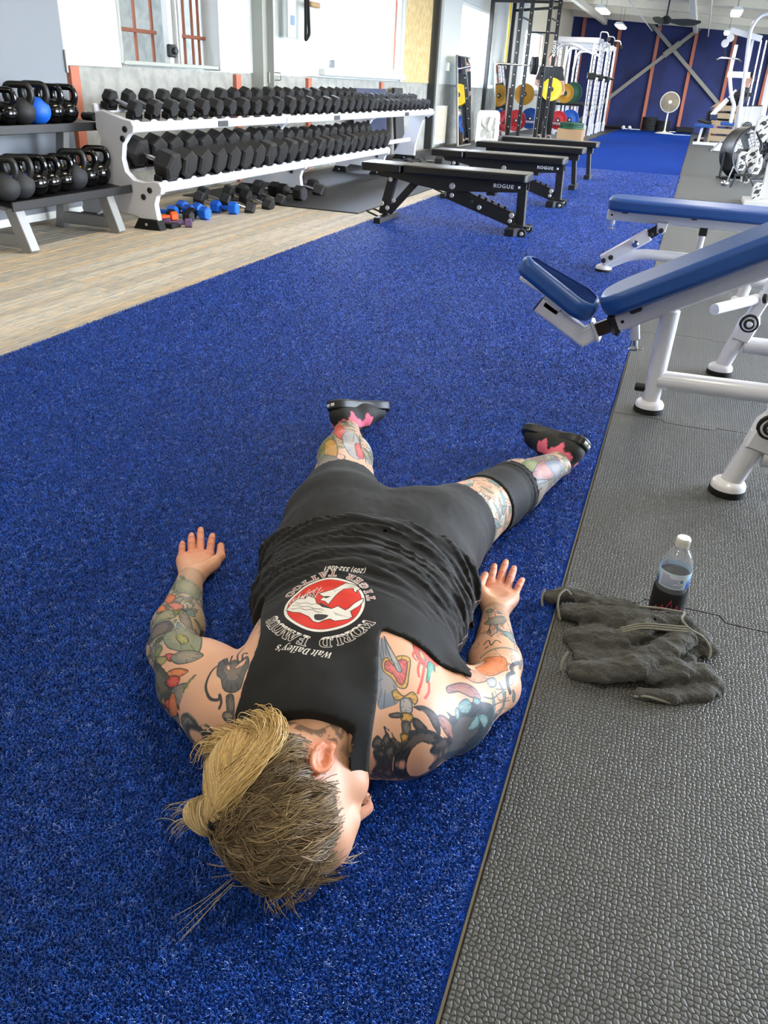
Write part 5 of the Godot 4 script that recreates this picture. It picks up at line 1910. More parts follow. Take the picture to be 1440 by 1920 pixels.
	b = MB.new()
	b.cyl(Vector3(0.24, 2.0, 0.05), Vector3(0.27, 1.76, 0.05), 0.006, 6)
	obj("cable", b, M.black, t)
	b = MB.new()
	b.tube(bent([Vector3(0.12, 1.72, 0.2), Vector3(0.2, 1.76, 0.1), Vector3(0.55, 1.76, -0.1), Vector3(0.62, 1.72, -0.2)], 0.05), 0.016, 8)
	obj("pull_bar", b, M.chrome, t)
	for x in [0.80, 1.24]:
		b = MB.new()
		b.bar(Vector3(x, 0.03, 0.0), Vector3(x - 0.06, 2.2, 0.0), 0.05, 0.05, 0.004)
		obj("mast", b, M.white_paint, t)
	b = MB.new()
	for x in [0.95, 1.05]:
		b.cyl(Vector3(x, 0.1, 0.05), Vector3(x - 0.05, 2.1, 0.05), 0.014, 8)
	obj("guide_rods", b, M.chrome, t)
	b = MB.new()
	b.prism([Vector2(0.84, 0.08), Vector2(0.80, 0.90), Vector2(1.22, 0.93), Vector2(1.26, 0.10)], 0.02, 0.06, 0.01)
	var sh := obj("weight_shield", b, M.grey_plate, t)
	b = MB.new()
	b.tube([Vector3(0.84, 0.08, 0.065), Vector3(0.80, 0.90, 0.065), Vector3(1.22, 0.93, 0.065)], 0.012, 6)
	obj("shield_edge", b, M.black, sh)
	b = MB.new()
	for k in 3:
		b.torus(Vector3(1.02, 0.52 - 0.01 * k, 0.08 + 0.01 * k), Vector3.BACK, 0.09 - 0.022 * k, 0.010, 22, 6)
	b.box(Vector3(1.02, 0.36, 0.08), Vector3(0.2, 0.12, 0.06), 0.01)
	obj("cable_coil", b, M.dark_steel, t)
	b = MB.new()
	b.box(Vector3(0.80, 1.12, 0.06), Vector3(0.36, 0.075, 0.05), 0.01)
	b.cyl(Vector3(0.88, 1.0, 0.1), Vector3(0.88, 1.24, 0.1), 0.02, 8)
	obj("clamp_plate", b, M.black, t)
	b = MB.new()
	b.box(Vector3(0.68, 0.10, 0.1), Vector3(0.46, 0.16, 0.14), 0.015)
	obj("foot_block", b, M.white_paint, t)
	b = MB.new()
	b.tube(bent([Vector3(0.40, 0.03, 0.5), Vector3(0.62, 0.30, 0.45), Vector3(0.98, 0.42, 0.4), Vector3(1.25, 0.42, 0.4)], 0.15), 0.018, 8)
	obj("curved_handle", b, M.silver, t)
	# leg machine with a blue seat
	t = thing("leg_machine", "white leg machine with a small dark blue seat, far along the right side", "gym machine", Vector3(0, 0, -22.7))
	b = MB.new()
	b.box(Vector3(0.36, 0.03, 0), Vector3(0.72, 0.05, 0.10), 0.006)
	b.box(Vector3(0.36, 0.03, -0.4), Vector3(0.72, 0.05, 0.10), 0.006)
	obj("base", b, M.white_paint, t)
	b = MB.new()
	b.bar(Vector3(0.12, 0.04, 0), Vector3(0.15, 0.40, 0), 0.06, 0.06, 0.005)
	obj("seat_post", b, M.white_paint, t)
	var seat := obj("seat", pad_shape(-0.24, 0.22, 0.17, 0.17, 0.07, 0.04, 0.015), M.blue_pad, t)
	seat.position = Vector3(0.2, 0.39, 0)
	b = MB.new()
	b.cyl(Vector3(0.02, 0.55, 0.05), Vector3(0.34, 0.48, 0.05), 0.035, 12, 0.006)
	obj("leg_roller", b, M.dark_steel, t)
	b = MB.new()
	b.bar(Vector3(0.30, 0.66, 0.05), Vector3(0.58, 1.02, 0.05), 0.07, 0.10, 0.006)
	b.bar(Vector3(0.60, 1.05, 0.05), Vector3(0.72, 1.22, 0.05), 0.04, 0.05, 0.004)
	obj("lever_arm", b, M.white_paint, t)
	b = MB.new()
	b.box(Vector3(0.36, 0.62, 0.06), Vector3(0.16, 0.12, 0.14), 0.015)
	obj("lever_block", b, M.blue_metal, t)
	for z in [0.2, -0.25]:
		b = MB.new()
		b.tube(bent([Vector3(0.50, 2.12, z), Vector3(0.50, 1.50, z), Vector3(0.66, 1.05, z), Vector3(0.76, 0.90, z), Vector3(0.76, 0.52, z)], 0.2), 0.036, 12)
		obj("bent_handle", b, M.white_paint, t)
	b = MB.new()
	b.box(Vector3(0.70, 1.53, 0), Vector3(0.5, 0.13, 0.06), 0.01)
	obj("cross_beam", b, M.white_paint, t)
	b = MB.new()
	b.box(Vector3(0.72, 0.50, 0.0), Vector3(0.36, 0.09, 0.3), 0.02)
	obj("side_pad", b, M.blue_pad, t)
	# wooden crate behind it
	t = thing("wooden_crate", "pale slatted wooden crate behind the leg machine", "crate", Vector3(0.62, 0.0, -23.6))
	M.crate_wood = mat(Color(0.66, 0.58, 0.46), 0.8)
	for k in 5:
		b = MB.new()
		b.box(Vector3(0, 0.14 + k * 0.17, 0.2), Vector3(0.56, 0.12, 0.02), 0.004)
		obj("slat", b, M.crate_wood, t)
	for x in [-0.26, 0.26]:
		b = MB.new()
		b.box(Vector3(x, 0.45, 0.17), Vector3(0.06, 0.9, 0.04), 0.004)
		obj("corner_post", b, M.wood, t)
	# machines that stand beyond, partly hidden
	t = thing("pulley_frame", "white cable frame with grey weight stack at the far right edge", "gym machine", Vector3(0, 0, -17.5))
	for x in [1.15, 1.55]:
		b = MB.new()
		b.bar(Vector3(x, 0.03, 0.0), Vector3(x - 0.1, 2.3, 0.0), 0.07, 0.07, 0.005)
		obj("mast", b, M.white_paint, t)
	b = MB.new()
	b.bar(Vector3(1.05, 2.28, 0.0), Vector3(1.55, 2.28, 0.0), 0.07, 0.10, 0.005)
	b.box(Vector3(1.3, 0.05, 0), Vector3(0.7, 0.08, 0.6), 0.01)
	obj("frame", b, M.white_paint, t)
	for k in 12:
		b = MB.new()
		b.box(Vector3(1.33, 0.14 + k * 0.052, 0.0), Vector3(0.26, 0.046, 0.14), 0.004)
		obj("weight_slab", b, M.grey_plate, t)
	b = MB.new()
	for k in 9:
		var a := TAU * k / 9
		b.ellipsoid(Vector3(1.06 + 0.03 * cos(a), 1.92 + 0.05 * sin(a * 2.0), 0.06 + 0.03 * sin(a)), Vector3(0.05, 0.012, 0.02), 5, 8)
	tag(obj("small_plant", b, mat(Color(0.55, 0.57, 0.25), 0.6)), "small yellow green trailing plant on top of a white frame at the right", "plant")


# ------------------------------------------------------------------ bodies: a distance field on a grid, meshed with surface nets
class Field:
	var o: Vector3
	var h: float
	var nx: int
	var ny: int
	var nz: int
	var d := PackedFloat32Array()

	func _init(lo: Vector3, hi: Vector3, cell: float) -> void:
		o = lo
		h = cell
		nx = int((hi.x - lo.x) / cell) + 2
		ny = int((hi.y - lo.y) / cell) + 2
		nz = int((hi.z - lo.z) / cell) + 2
		d.resize(nx * ny * nz)
		d.fill(1.0)

	func span(lo: Vector3, hi: Vector3) -> Array:
		return [clampi(int((lo.x - o.x) / h), 0, nx), clampi(int((hi.x - o.x) / h) + 2, 0, nx), clampi(int((lo.y - o.y) / h), 0, ny), clampi(int((hi.y - o.y) / h) + 2, 0, ny), clampi(int((lo.z - o.z) / h), 0, nz), clampi(int((hi.z - o.z) / h) + 2, 0, nz)]

	func cap(a: Vector3, b: Vector3, ra: float, rb: float, k: float, s := 1.0, lat := Vector3(0.983, 0, -0.183)) -> void:
		var m := Vector3.ONE * (maxf(ra, rb) * s + k + h * 2.0)
		var r := span(a.min(b) - m, a.max(b) + m)
		var ba := b - a
		var inv := 1.0 / maxf(1e-9, ba.length_squared())
		var dr := rb - ra
		var f := 1.0 - 1.0 / s
		for iz in range(r[4], r[5]):
			for iy in range(r[2], r[3]):
				var row := (iz * ny + iy) * nx
				var q0 := Vector3(o.x, o.y + iy * h, o.z + iz * h) - a
				for ix in range(r[0], r[1]):
					var q := q0
					q.x += ix * h
					if f > 0.0:
						q -= lat * (q.dot(lat) * f)
					var t := clampf(q.dot(ba) * inv, 0.0, 1.0)
					var e := (q - ba * t).length() - ra - dr * t
					var w := d[row + ix]
					if e - w < k:
						if w - e >= k:
							d[row + ix] = e
						else:
							var g := 0.5 + 0.5 * (w - e) / k
							d[row + ix] = w + (e - w) * g - k * g * (1.0 - g)

	func ell(c: Vector3, rad: Vector3, bas: Basis, k: float, cut := false) -> void:
		# an ellipsoid, joined on or (cut) carved away
		var big := maxf(rad.x, maxf(rad.y, rad.z)) + k + h * 2.0
		var r := span(c - Vector3.ONE * big, c + Vector3.ONE * big)
		var bt := bas.transposed()
		for iz in range(r[4], r[5]):
			for iy in range(r[2], r[3]):
				var row := (iz * ny + iy) * nx
				for ix in range(r[0], r[1]):
					var q := bt * (Vector3(o.x + ix * h, o.y + iy * h, o.z + iz * h) - c)
					var u := q / rad
					var l := u.length()
					var e := l * (l - 1.0) / maxf(1e-5, (u / rad).length())
					if l < 1e-4:
						e = -rad.x
					var w := d[row + ix]
					if cut:
						var g := clampf(0.5 - 0.5 * (w + e) / k, 0.0, 1.0)
						d[row + ix] = w + (-e - w) * g + k * g * (1.0 - g)
					elif e - w < k:
						var g := clampf(0.5 + 0.5 * (w - e) / k, 0.0, 1.0)
						d[row + ix] = w + (e - w) * g - k * g * (1.0 - g)

	func ground(y: float) -> void:
		for iy in ny:
			var e := y - (o.y + iy * h)
			if e < -0.05:
				break
			for iz in nz:
				var row := (iz * ny + iy) * nx
				for ix in nx:
					if d[row + ix] < e:
						d[row + ix] = e

	func derive(fn: Callable, band := 0.03) -> Field:
		# a copy whose values near the surface are changed by fn(point, value)
		var f := Field.new(o, o, h)
		f.nx = nx
		f.ny = ny
		f.nz = nz
		f.d = d.duplicate()
		for iz in nz:
			for iy in ny:
				var row := (iz * ny + iy) * nx
				for ix in nx:
					var w := d[row + ix]
					if w < band:
						f.d[row + ix] = fn.call(Vector3(o.x + ix * h, o.y + iy * h, o.z + iz * h), w)
		return f

	func net() -> Array:
		# [points, normals, triangles]
		var P := PackedVector3Array()
		var N := PackedVector3Array()
		var I := PackedInt32Array()
		var id := PackedInt32Array()
		id.resize(d.size())
		id.fill(-1)
		var off := [0, 1, nx, nx + 1, nx * ny, nx * ny + 1, nx * ny + nx, nx * ny + nx + 1]
		var cor := [Vector3(0, 0, 0), Vector3(1, 0, 0), Vector3(0, 1, 0), Vector3(1, 1, 0), Vector3(0, 0, 1), Vector3(1, 0, 1), Vector3(0, 1, 1), Vector3(1, 1, 1)]
		var edges := [[0, 1], [2, 3], [4, 5], [6, 7], [0, 2], [1, 3], [4, 6], [5, 7], [0, 4], [1, 5], [2, 6], [3, 7]]
		var lim := h * 2.2
		for iz in nz - 1:
			for iy in ny - 1:
				var row := (iz * ny + iy) * nx
				for ix in nx - 1:
					var i := row + ix
					if absf(d[i]) > lim:
						continue
					var v := [d[i], d[i + off[1]], d[i + off[2]], d[i + off[3]], d[i + off[4]], d[i + off[5]], d[i + off[6]], d[i + off[7]]]
					var mask := 0
					for k in 8:
						if v[k] < 0.0:
							mask |= 1 << k
					if mask == 0 or mask == 255:
						continue
					var s := Vector3.ZERO
					var c := 0
					for e in edges:
						var a: float = v[e[0]]
						var b: float = v[e[1]]
						if (a < 0.0) != (b < 0.0):
							s += (cor[e[0]] as Vector3).lerp(cor[e[1]], a / (a - b))
							c += 1
					id[i] = P.size()
					P.append(o + (Vector3(ix, iy, iz) + s / c) * h)
					N.append(Vector3(v[1] + v[3] + v[5] + v[7] - v[0] - v[2] - v[4] - v[6], v[2] + v[3] + v[6] + v[7] - v[0] - v[1] - v[4] - v[5], v[4] + v[5] + v[6] + v[7] - v[0] - v[1] - v[2] - v[3]).normalized())
		var st := [1, nx, nx * ny]
		for iz in range(1, nz - 1):
			for iy in range(1, ny - 1):
				var row := (iz * ny + iy) * nx
				for ix in range(1, nx - 1):
					var i := row + ix
					if absf(d[i]) > lim or id[i] < 0:
						continue
					for ax in 3:
						var a := d[i]
						var b := d[i + st[ax]]
						if (a < 0.0) == (b < 0.0):
							continue
						var u: int = st[(ax + 1) % 3]
						var w: int = st[(ax + 2) % 3]
						var q := [id[i], id[i - u], id[i - u - w], id[i - w]]
						if q[0] < 0 or q[1] < 0 or q[2] < 0 or q[3] < 0:
							continue
						# front faces run clockwise
						if a < 0.0:
							I.append_array(PackedInt32Array([q[0], q[2], q[1], q[0], q[3], q[2]]))
						else:
							I.append_array(PackedInt32Array([q[0], q[1], q[2], q[0], q[2], q[3]]))
		return [P, N, I]


func net_mesh(n: Array, colour = null) -> ArrayMesh:
	var a := []
	a.resize(Mesh.ARRAY_MAX)
	a[Mesh.ARRAY_VERTEX] = n[0]
	a[Mesh.ARRAY_NORMAL] = n[1]
	a[Mesh.ARRAY_INDEX] = n[2]
	if colour != null:
		var c := PackedColorArray()
		for p in n[0]:
			c.append(colour.call(p))
		a[Mesh.ARRAY_COLOR] = c
	var m := ArrayMesh.new()
	m.add_surface_from_arrays(Mesh.PRIMITIVE_TRIANGLES, a)
	return m


func net_part(called: String, n: Array, m: Material, parent: Node3D, colour = null) -> MeshInstance3D:
	var x := MeshInstance3D.new()
	x.name = called
	x.mesh = net_mesh(n, colour)
	x.material_override = m
	parent.add_child(x, true)
	return x


# ------------------------------------------------------------------ flat print painted into an image
class Paint:
	var im: Image
	var to := Transform2D()
	var clip := Rect2i()

	func poly(pts: Array, c: Color) -> void:
		var q := []
		var y0 := 1e9
		var y1 := -1e9
		for p in pts:
			var w: Vector2 = to * p
			q.append(w)
			y0 = minf(y0, w.y)
			y1 = maxf(y1, w.y)
		var m := q.size()
		for y in range(maxi(clip.position.y, int(y0)), mini(clip.end.y, int(y1) + 1)):
			var xs := []
			var yc := y + 0.5
			for k in m:
				var a: Vector2 = q[k]
				var b: Vector2 = q[(k + 1) % m]
				if (a.y <= yc) != (b.y <= yc):
					xs.append(a.x + (yc - a.y) / (b.y - a.y) * (b.x - a.x))
			xs.sort()
			for k in range(0, xs.size() - 1, 2):
				var xa := maxi(clip.position.x, int(xs[k] + 0.5))
				var xb := mini(clip.end.x, int(xs[k + 1] + 0.5))
				if xb > xa:
					im.fill_rect(Rect2i(xa, y, xb - xa, 1), c)

	func stroke(pts: Array, w: float, c: Color, taper := false) -> void:
		var n := pts.size()
		for k in n - 1:
			var a: Vector2 = pts[k]
			var b: Vector2 = pts[k + 1]
			if a.distance_to(b) < 1e-6:
				continue
			var s := (b - a).normalized().orthogonal()
			var wa := w / 2
			var wb := w / 2
			if taper:
				wa *= sin(PI * clampf((k + 0.15) / n, 0, 1))
				wb *= sin(PI * clampf((k + 1.0) / n, 0, 1))
			poly([a + s * wa, b + s * wb, b - s * wb, a - s * wa], c)
			if not taper:
				dot(b, Vector2(wb, wb), c)

	func dot(p: Vector2, r: Vector2, c: Color, turn := 0.0) -> void:
		var q := []
		for k in 14:
			q.append(p + (Vector2.from_angle(TAU * k / 14) * r).rotated(turn))
		poly(q, c)

	func smooth(pts: Array, closed := false, n := 6) -> Array:
		var out := []
		var m := pts.size()
		for k in (m if closed else m - 1):
			var p0: Vector2 = pts[(k - 1 + m) % m] if closed or k > 0 else pts[0]
			var p1: Vector2 = pts[k]
			var p2: Vector2 = pts[(k + 1) % m]
			var p3: Vector2 = pts[(k + 2) % m] if closed or k < m - 2 else pts[m - 1]
			for j in n:
				out.append(p1.cubic_interpolate(p2, p0, p3, float(j) / n))
		if not closed:
			out.append(pts[m - 1])
		return out

	func text(s: String, font: String, at: Vector2, size: float, turn: float, c: Color, slant := 0.0, squash := 1.0, c2 := Color(0, 0, 0, 0), bold := true) -> float:
		# letters filled from the outlines of a font; at is the middle of the baseline; c2 colours the lower half
		var tm := TextMesh.new()
		var f := SystemFont.new()
		f.font_names = PackedStringArray([font])
		f.font_weight = 700 if bold else 400
		tm.font = f
		tm.text = s
		tm.font_size = 48
		tm.pixel_size = size / 48.0
		tm.depth = 0.0
		tm.curve_step = 1.5
		tm.vertical_alignment = VERTICAL_ALIGNMENT_BOTTOM
		var a := tm.surface_get_arrays(0)
		var v: PackedVector3Array = a[Mesh.ARRAY_VERTEX]
		var ix: PackedInt32Array = a[Mesh.ARRAY_INDEX] if a[Mesh.ARRAY_INDEX] != null else PackedInt32Array(range(v.size()))
		var wide := 0.0
		for k in range(0, ix.size(), 3):
			var t := []
			for j in 3:
				var p := v[ix[k + j]]
				wide = maxf(wide, p.x)
				t.append(Vector2((p.x + p.y * slant) * squash, p.y))
			for half in ([0, 1] if c2.a > 0.0 else [0]):
				var tri: Array = t
				if c2.a > 0.0:
					var cutline := size * 0.42
					var band := PackedVector2Array([Vector2(-9, cutline), Vector2(9, cutline), Vector2(9, 9), Vector2(-9, 9)]) if half == 0 else PackedVector2Array([Vector2(-9, -9), Vector2(9, -9), Vector2(9, cutline), Vector2(-9, cutline)])
					var cut := Geometry2D.intersect_polygons(PackedVector2Array(t), band)
					if cut.is_empty():
						continue
					tri = Array(cut[0])
				var w := []
				for p in tri:
					w.append(at + Vector2(p.x, p.y).rotated(turn))
				poly(w, c if half == 0 else c2)
		return wide * squash


# ------------------------------------------------------------------ the person on the turf
const LAT := Vector3(0.983, 0, -0.183)      # across the body
const AXIS := Vector3(-0.183, 0, -0.983)    # from the neck to the feet
const NECK := Vector3(-0.352, 0, -0.815)
const HEAD := Vector3(-0.346, 0.112, -0.752)
var LIMB := {
	"A": [Vector3(-0.526, 0.098, -0.838), Vector3(-0.724, 0.052, -0.985), Vector3(-0.832, 0.036, -1.215)],
	"B": [Vector3(-0.240, 0.105, -0.900), Vector3(-0.140, 0.052, -1.118), Vector3(-0.190, 0.036, -1.355)],
	"P": [Vector3(-0.585, 0.115, -1.460), Vector3(-0.692, 0.078, -1.750), Vector3(-0.823, 0.058, -2.095)],
	"Q": [Vector3(-0.372, 0.112, -1.470), Vector3(-0.292, 0.077, -1.790), Vector3(-0.176, 0.052, -2.150)]}
var head_basis: Basis
var ink: Paint


func head_at(r: float, u: float, f: float) -> Vector3:
	return HEAD + head_basis * Vector3(r, u, f)


func limb_coords(p: Vector3, g: String) -> Array:
	# [distance to the bones, mm along the limb, degrees round it]
	var pts: Array = LIMB[g]
	var best := [9.0, 0.0, 0.0]
	var acc := 0.0
	for i in 2:
		var a: Vector3 = pts[i]
		var ba: Vector3 = pts[i + 1] - a
		var l := ba.length()
		var t := clampf((p - a).dot(ba) / l / l, -0.6 if i == 0 else 0.0, 1.0 if i == 0 else 1.5)
		var q := a + ba * t
		var e := p.distance_to(q)
		if e < best[0]:
			var d := ba / l
			var up := (Vector3.UP - d * d.y).normalized()
			best = [e, (acc + t * l) * 1000.0, rad_to_deg(atan2((p - q).dot(d.cross(up)), (p - q).dot(up)))]
		acc += l
	return best


func body_field() -> Field:
	var f := Field.new(Vector3(-0.98, -0.012, -2.27), Vector3(-0.03, 0.30, -0.66), 0.0062)
	f.cap(Vector3(-0.366, 0.112, -0.895), Vector3(-0.388, 0.115, -1.020), 0.096, 0.102, 0.050, 1.46)
	f.cap(Vector3(-0.388, 0.115, -1.020), Vector3(-0.416, 0.118, -1.160), 0.102, 0.107, 0.050, 1.57)
	f.cap(Vector3(-0.416, 0.118, -1.160), Vector3(-0.446, 0.122, -1.290), 0.107, 0.110, 0.050, 1.68)
	f.cap(Vector3(-0.446, 0.122, -1.290), Vector3(-0.472, 0.116, -1.420), 0.110, 0.106, 0.050, 1.79)
	f.cap(Vector3(-0.548, 0.132, -1.365), Vector3(-0.565, 0.118, -1.430), 0.098, 0.098, 0.050)
	f.cap(Vector3(-0.392, 0.132, -1.385), Vector3(-0.380, 0.118, -1.440), 0.098, 0.098, 0.050)
	f.cap(Vector3(-0.352, 0.125, -0.835), Vector3(-0.496, 0.110, -0.838), 0.070, 0.064, 0.050)
	f.cap(Vector3(-0.352, 0.125, -0.835), Vector3(-0.260, 0.117, -0.900), 0.070, 0.066, 0.050)
	f.cap(Vector3(-0.445, 0.122, -0.930), Vector3(-0.452, 0.115, -1.020), 0.082, 0.062, 0.060)
	f.cap(Vector3(-0.305, 0.128, -0.960), Vector3(-0.315, 0.118, -1.050), 0.080, 0.060, 0.060)
	f.cap(Vector3(-0.350, 0.118, -0.845), Vector3(-0.350, 0.118, -0.755), 0.062, 0.052, 0.035)
	f.cap(Vector3(-0.526, 0.098, -0.838), Vector3(-0.615, 0.077, -0.904), 0.070, 0.068, 0.040)
	f.cap(Vector3(-0.615, 0.077, -0.904), Vector3(-0.724, 0.052, -0.985), 0.068, 0.043, 0.025)
	f.cap(Vector3(-0.724, 0.052, -0.985), Vector3(-0.756, 0.047, -1.054), 0.043, 0.048, 0.020)
	f.cap(Vector3(-0.756, 0.047, -1.054), Vector3(-0.832, 0.036, -1.215), 0.048, 0.027, 0.020)
	f.cap(Vector3(-0.240, 0.105, -0.900), Vector3(-0.195, 0.081, -0.998), 0.070, 0.068, 0.040)
	f.cap(Vector3(-0.195, 0.081, -0.998), Vector3(-0.140, 0.052, -1.118), 0.068, 0.043, 0.025)
	f.cap(Vector3(-0.140, 0.052, -1.118), Vector3(-0.155, 0.047, -1.189), 0.043, 0.048, 0.020)
	f.cap(Vector3(-0.155, 0.047, -1.189), Vector3(-0.190, 0.036, -1.355), 0.048, 0.027, 0.020)
	f.cap(Vector3(-0.585, 0.115, -1.460), Vector3(-0.692, 0.078, -1.750), 0.112, 0.074, 0.050)
	f.cap(Vector3(-0.372, 0.112, -1.470), Vector3(-0.292, 0.077, -1.790), 0.106, 0.071, 0.050)
	f.cap(Vector3(-0.692, 0.078, -1.750), Vector3(-0.731, 0.076, -1.854), 0.070, 0.071, 0.030)
	f.cap(Vector3(-0.731, 0.076, -1.854), Vector3(-0.823, 0.058, -2.095), 0.071, 0.034, 0.030)
	f.cap(Vector3(-0.292, 0.077, -1.790), Vector3(-0.257, 0.074, -1.898), 0.065, 0.066, 0.030)
	f.cap(Vector3(-0.257, 0.074, -1.898), Vector3(-0.176, 0.052, -2.150), 0.066, 0.034, 0.030)
	# feet inside the shoes
	f.cap(Vector3(-0.823, 0.058, -2.095), Vector3(-0.838, 0.07, -2.15), 0.034, 0.032, 0.02)
	f.cap(Vector3(-0.176, 0.052, -2.15), Vector3(-0.185, 0.07, -2.19), 0.034, 0.030, 0.02)
	f.ground(0.006)
	return f


func person_turf() -> void:
	var U := Vector3(0.10974787, -0.29931237, 0.94782251)
	var F := Vector3(0.72391606, -0.62936512, -0.28256874)
	var R := Vector3(0.68110274, 0.71715525, 0.14760555)
	head_basis = Basis(R, U, F)
	var t := thing("person", "heavily tattooed person lying face down on the blue turf in black tank top and shorts", "person")
	var f := body_field()
	# ---- skin: one mesh, its head and hands on finer grids
	M.skin = mat(Color(1, 1, 1), 0.5)
	M.skin.vertex_color_use_as_albedo = true
	M.skin.albedo_texture = skin_print()
	M.skin.subsurf_scatter_enabled = true
	M.skin.subsurf_scatter_strength = 0.12
	M.skin.texture_repeat = false
	var V := PackedVector3Array()
	var N := PackedVector3Array()
	var T := PackedVector2Array()
	var C := PackedColorArray()
	var I := PackedInt32Array()
	var n := f.net()
	var made := {}
	var pts: PackedVector3Array = n[0]
	var tri: PackedInt32Array = n[2]
	var near := PackedInt32Array()
	for p in pts:
		var best := 0
		var k := 1
		for g in ["A", "B", "P", "Q"]:
			var a: Vector3 = LIMB[g][0]
			var e: Vector3 = LIMB[g][1]
			if (p - a).dot(e - a) > (0.02 if k < 3 else -0.03) * (e - a).length() and limb_coords(p, g)[0] < (0.088 if k < 3 else 0.14):
				best = k
			k += 1
		near.append(best)
	for k in range(0, tri.size(), 3):
		var g := near[tri[k]]
		for j in 3:
			var v := tri[k + j]
			var key := v * 8 + g
			if not made.has(key):
				made[key] = V.size()
				V.append(pts[v])
				N.append(n[1][v])
				C.append(Color(1, 1, 1))
				if g == 0:
					T.append(chart_px("T", pts[v].x * 1000.0, pts[v].z * 1000.0) / 2048.0)
				else:
					var name_: String = ["", "A", "B", "P", "Q"][g]
					var lc := limb_coords(pts[v], name_)
					T.append(chart_px(name_, lc[2], lc[1]) / 2048.0)
			I.append(made[key])
	for part in [head_net(), hand_net("A"), hand_net("B")]:
		var s := V.size()
		V.append_array(part[0])
		N.append_array(part[1])
		C.append_array(part[3])
		for q in part[0]:
			T.append(Vector2(0.752, 0.998))
		for q in part[2]:
			I.append(q + s)
	var arr := []
	arr.resize(Mesh.ARRAY_MAX)
	arr[Mesh.ARRAY_VERTEX] = V
	arr[Mesh.ARRAY_NORMAL] = N
	arr[Mesh.ARRAY_TEX_UV] = T
	arr[Mesh.ARRAY_COLOR] = C
	arr[Mesh.ARRAY_INDEX] = I
	var am := ArrayMesh.new()
	am.add_surface_from_arrays(Mesh.PRIMITIVE_TRIANGLES, arr)
	var body := MeshInstance3D.new()
	body.name = "body"
	body.mesh = am
	body.material_override = M.skin
	t.add_child(body, true)
	clothes(t, f)
	shoes(t)
	hair(t)


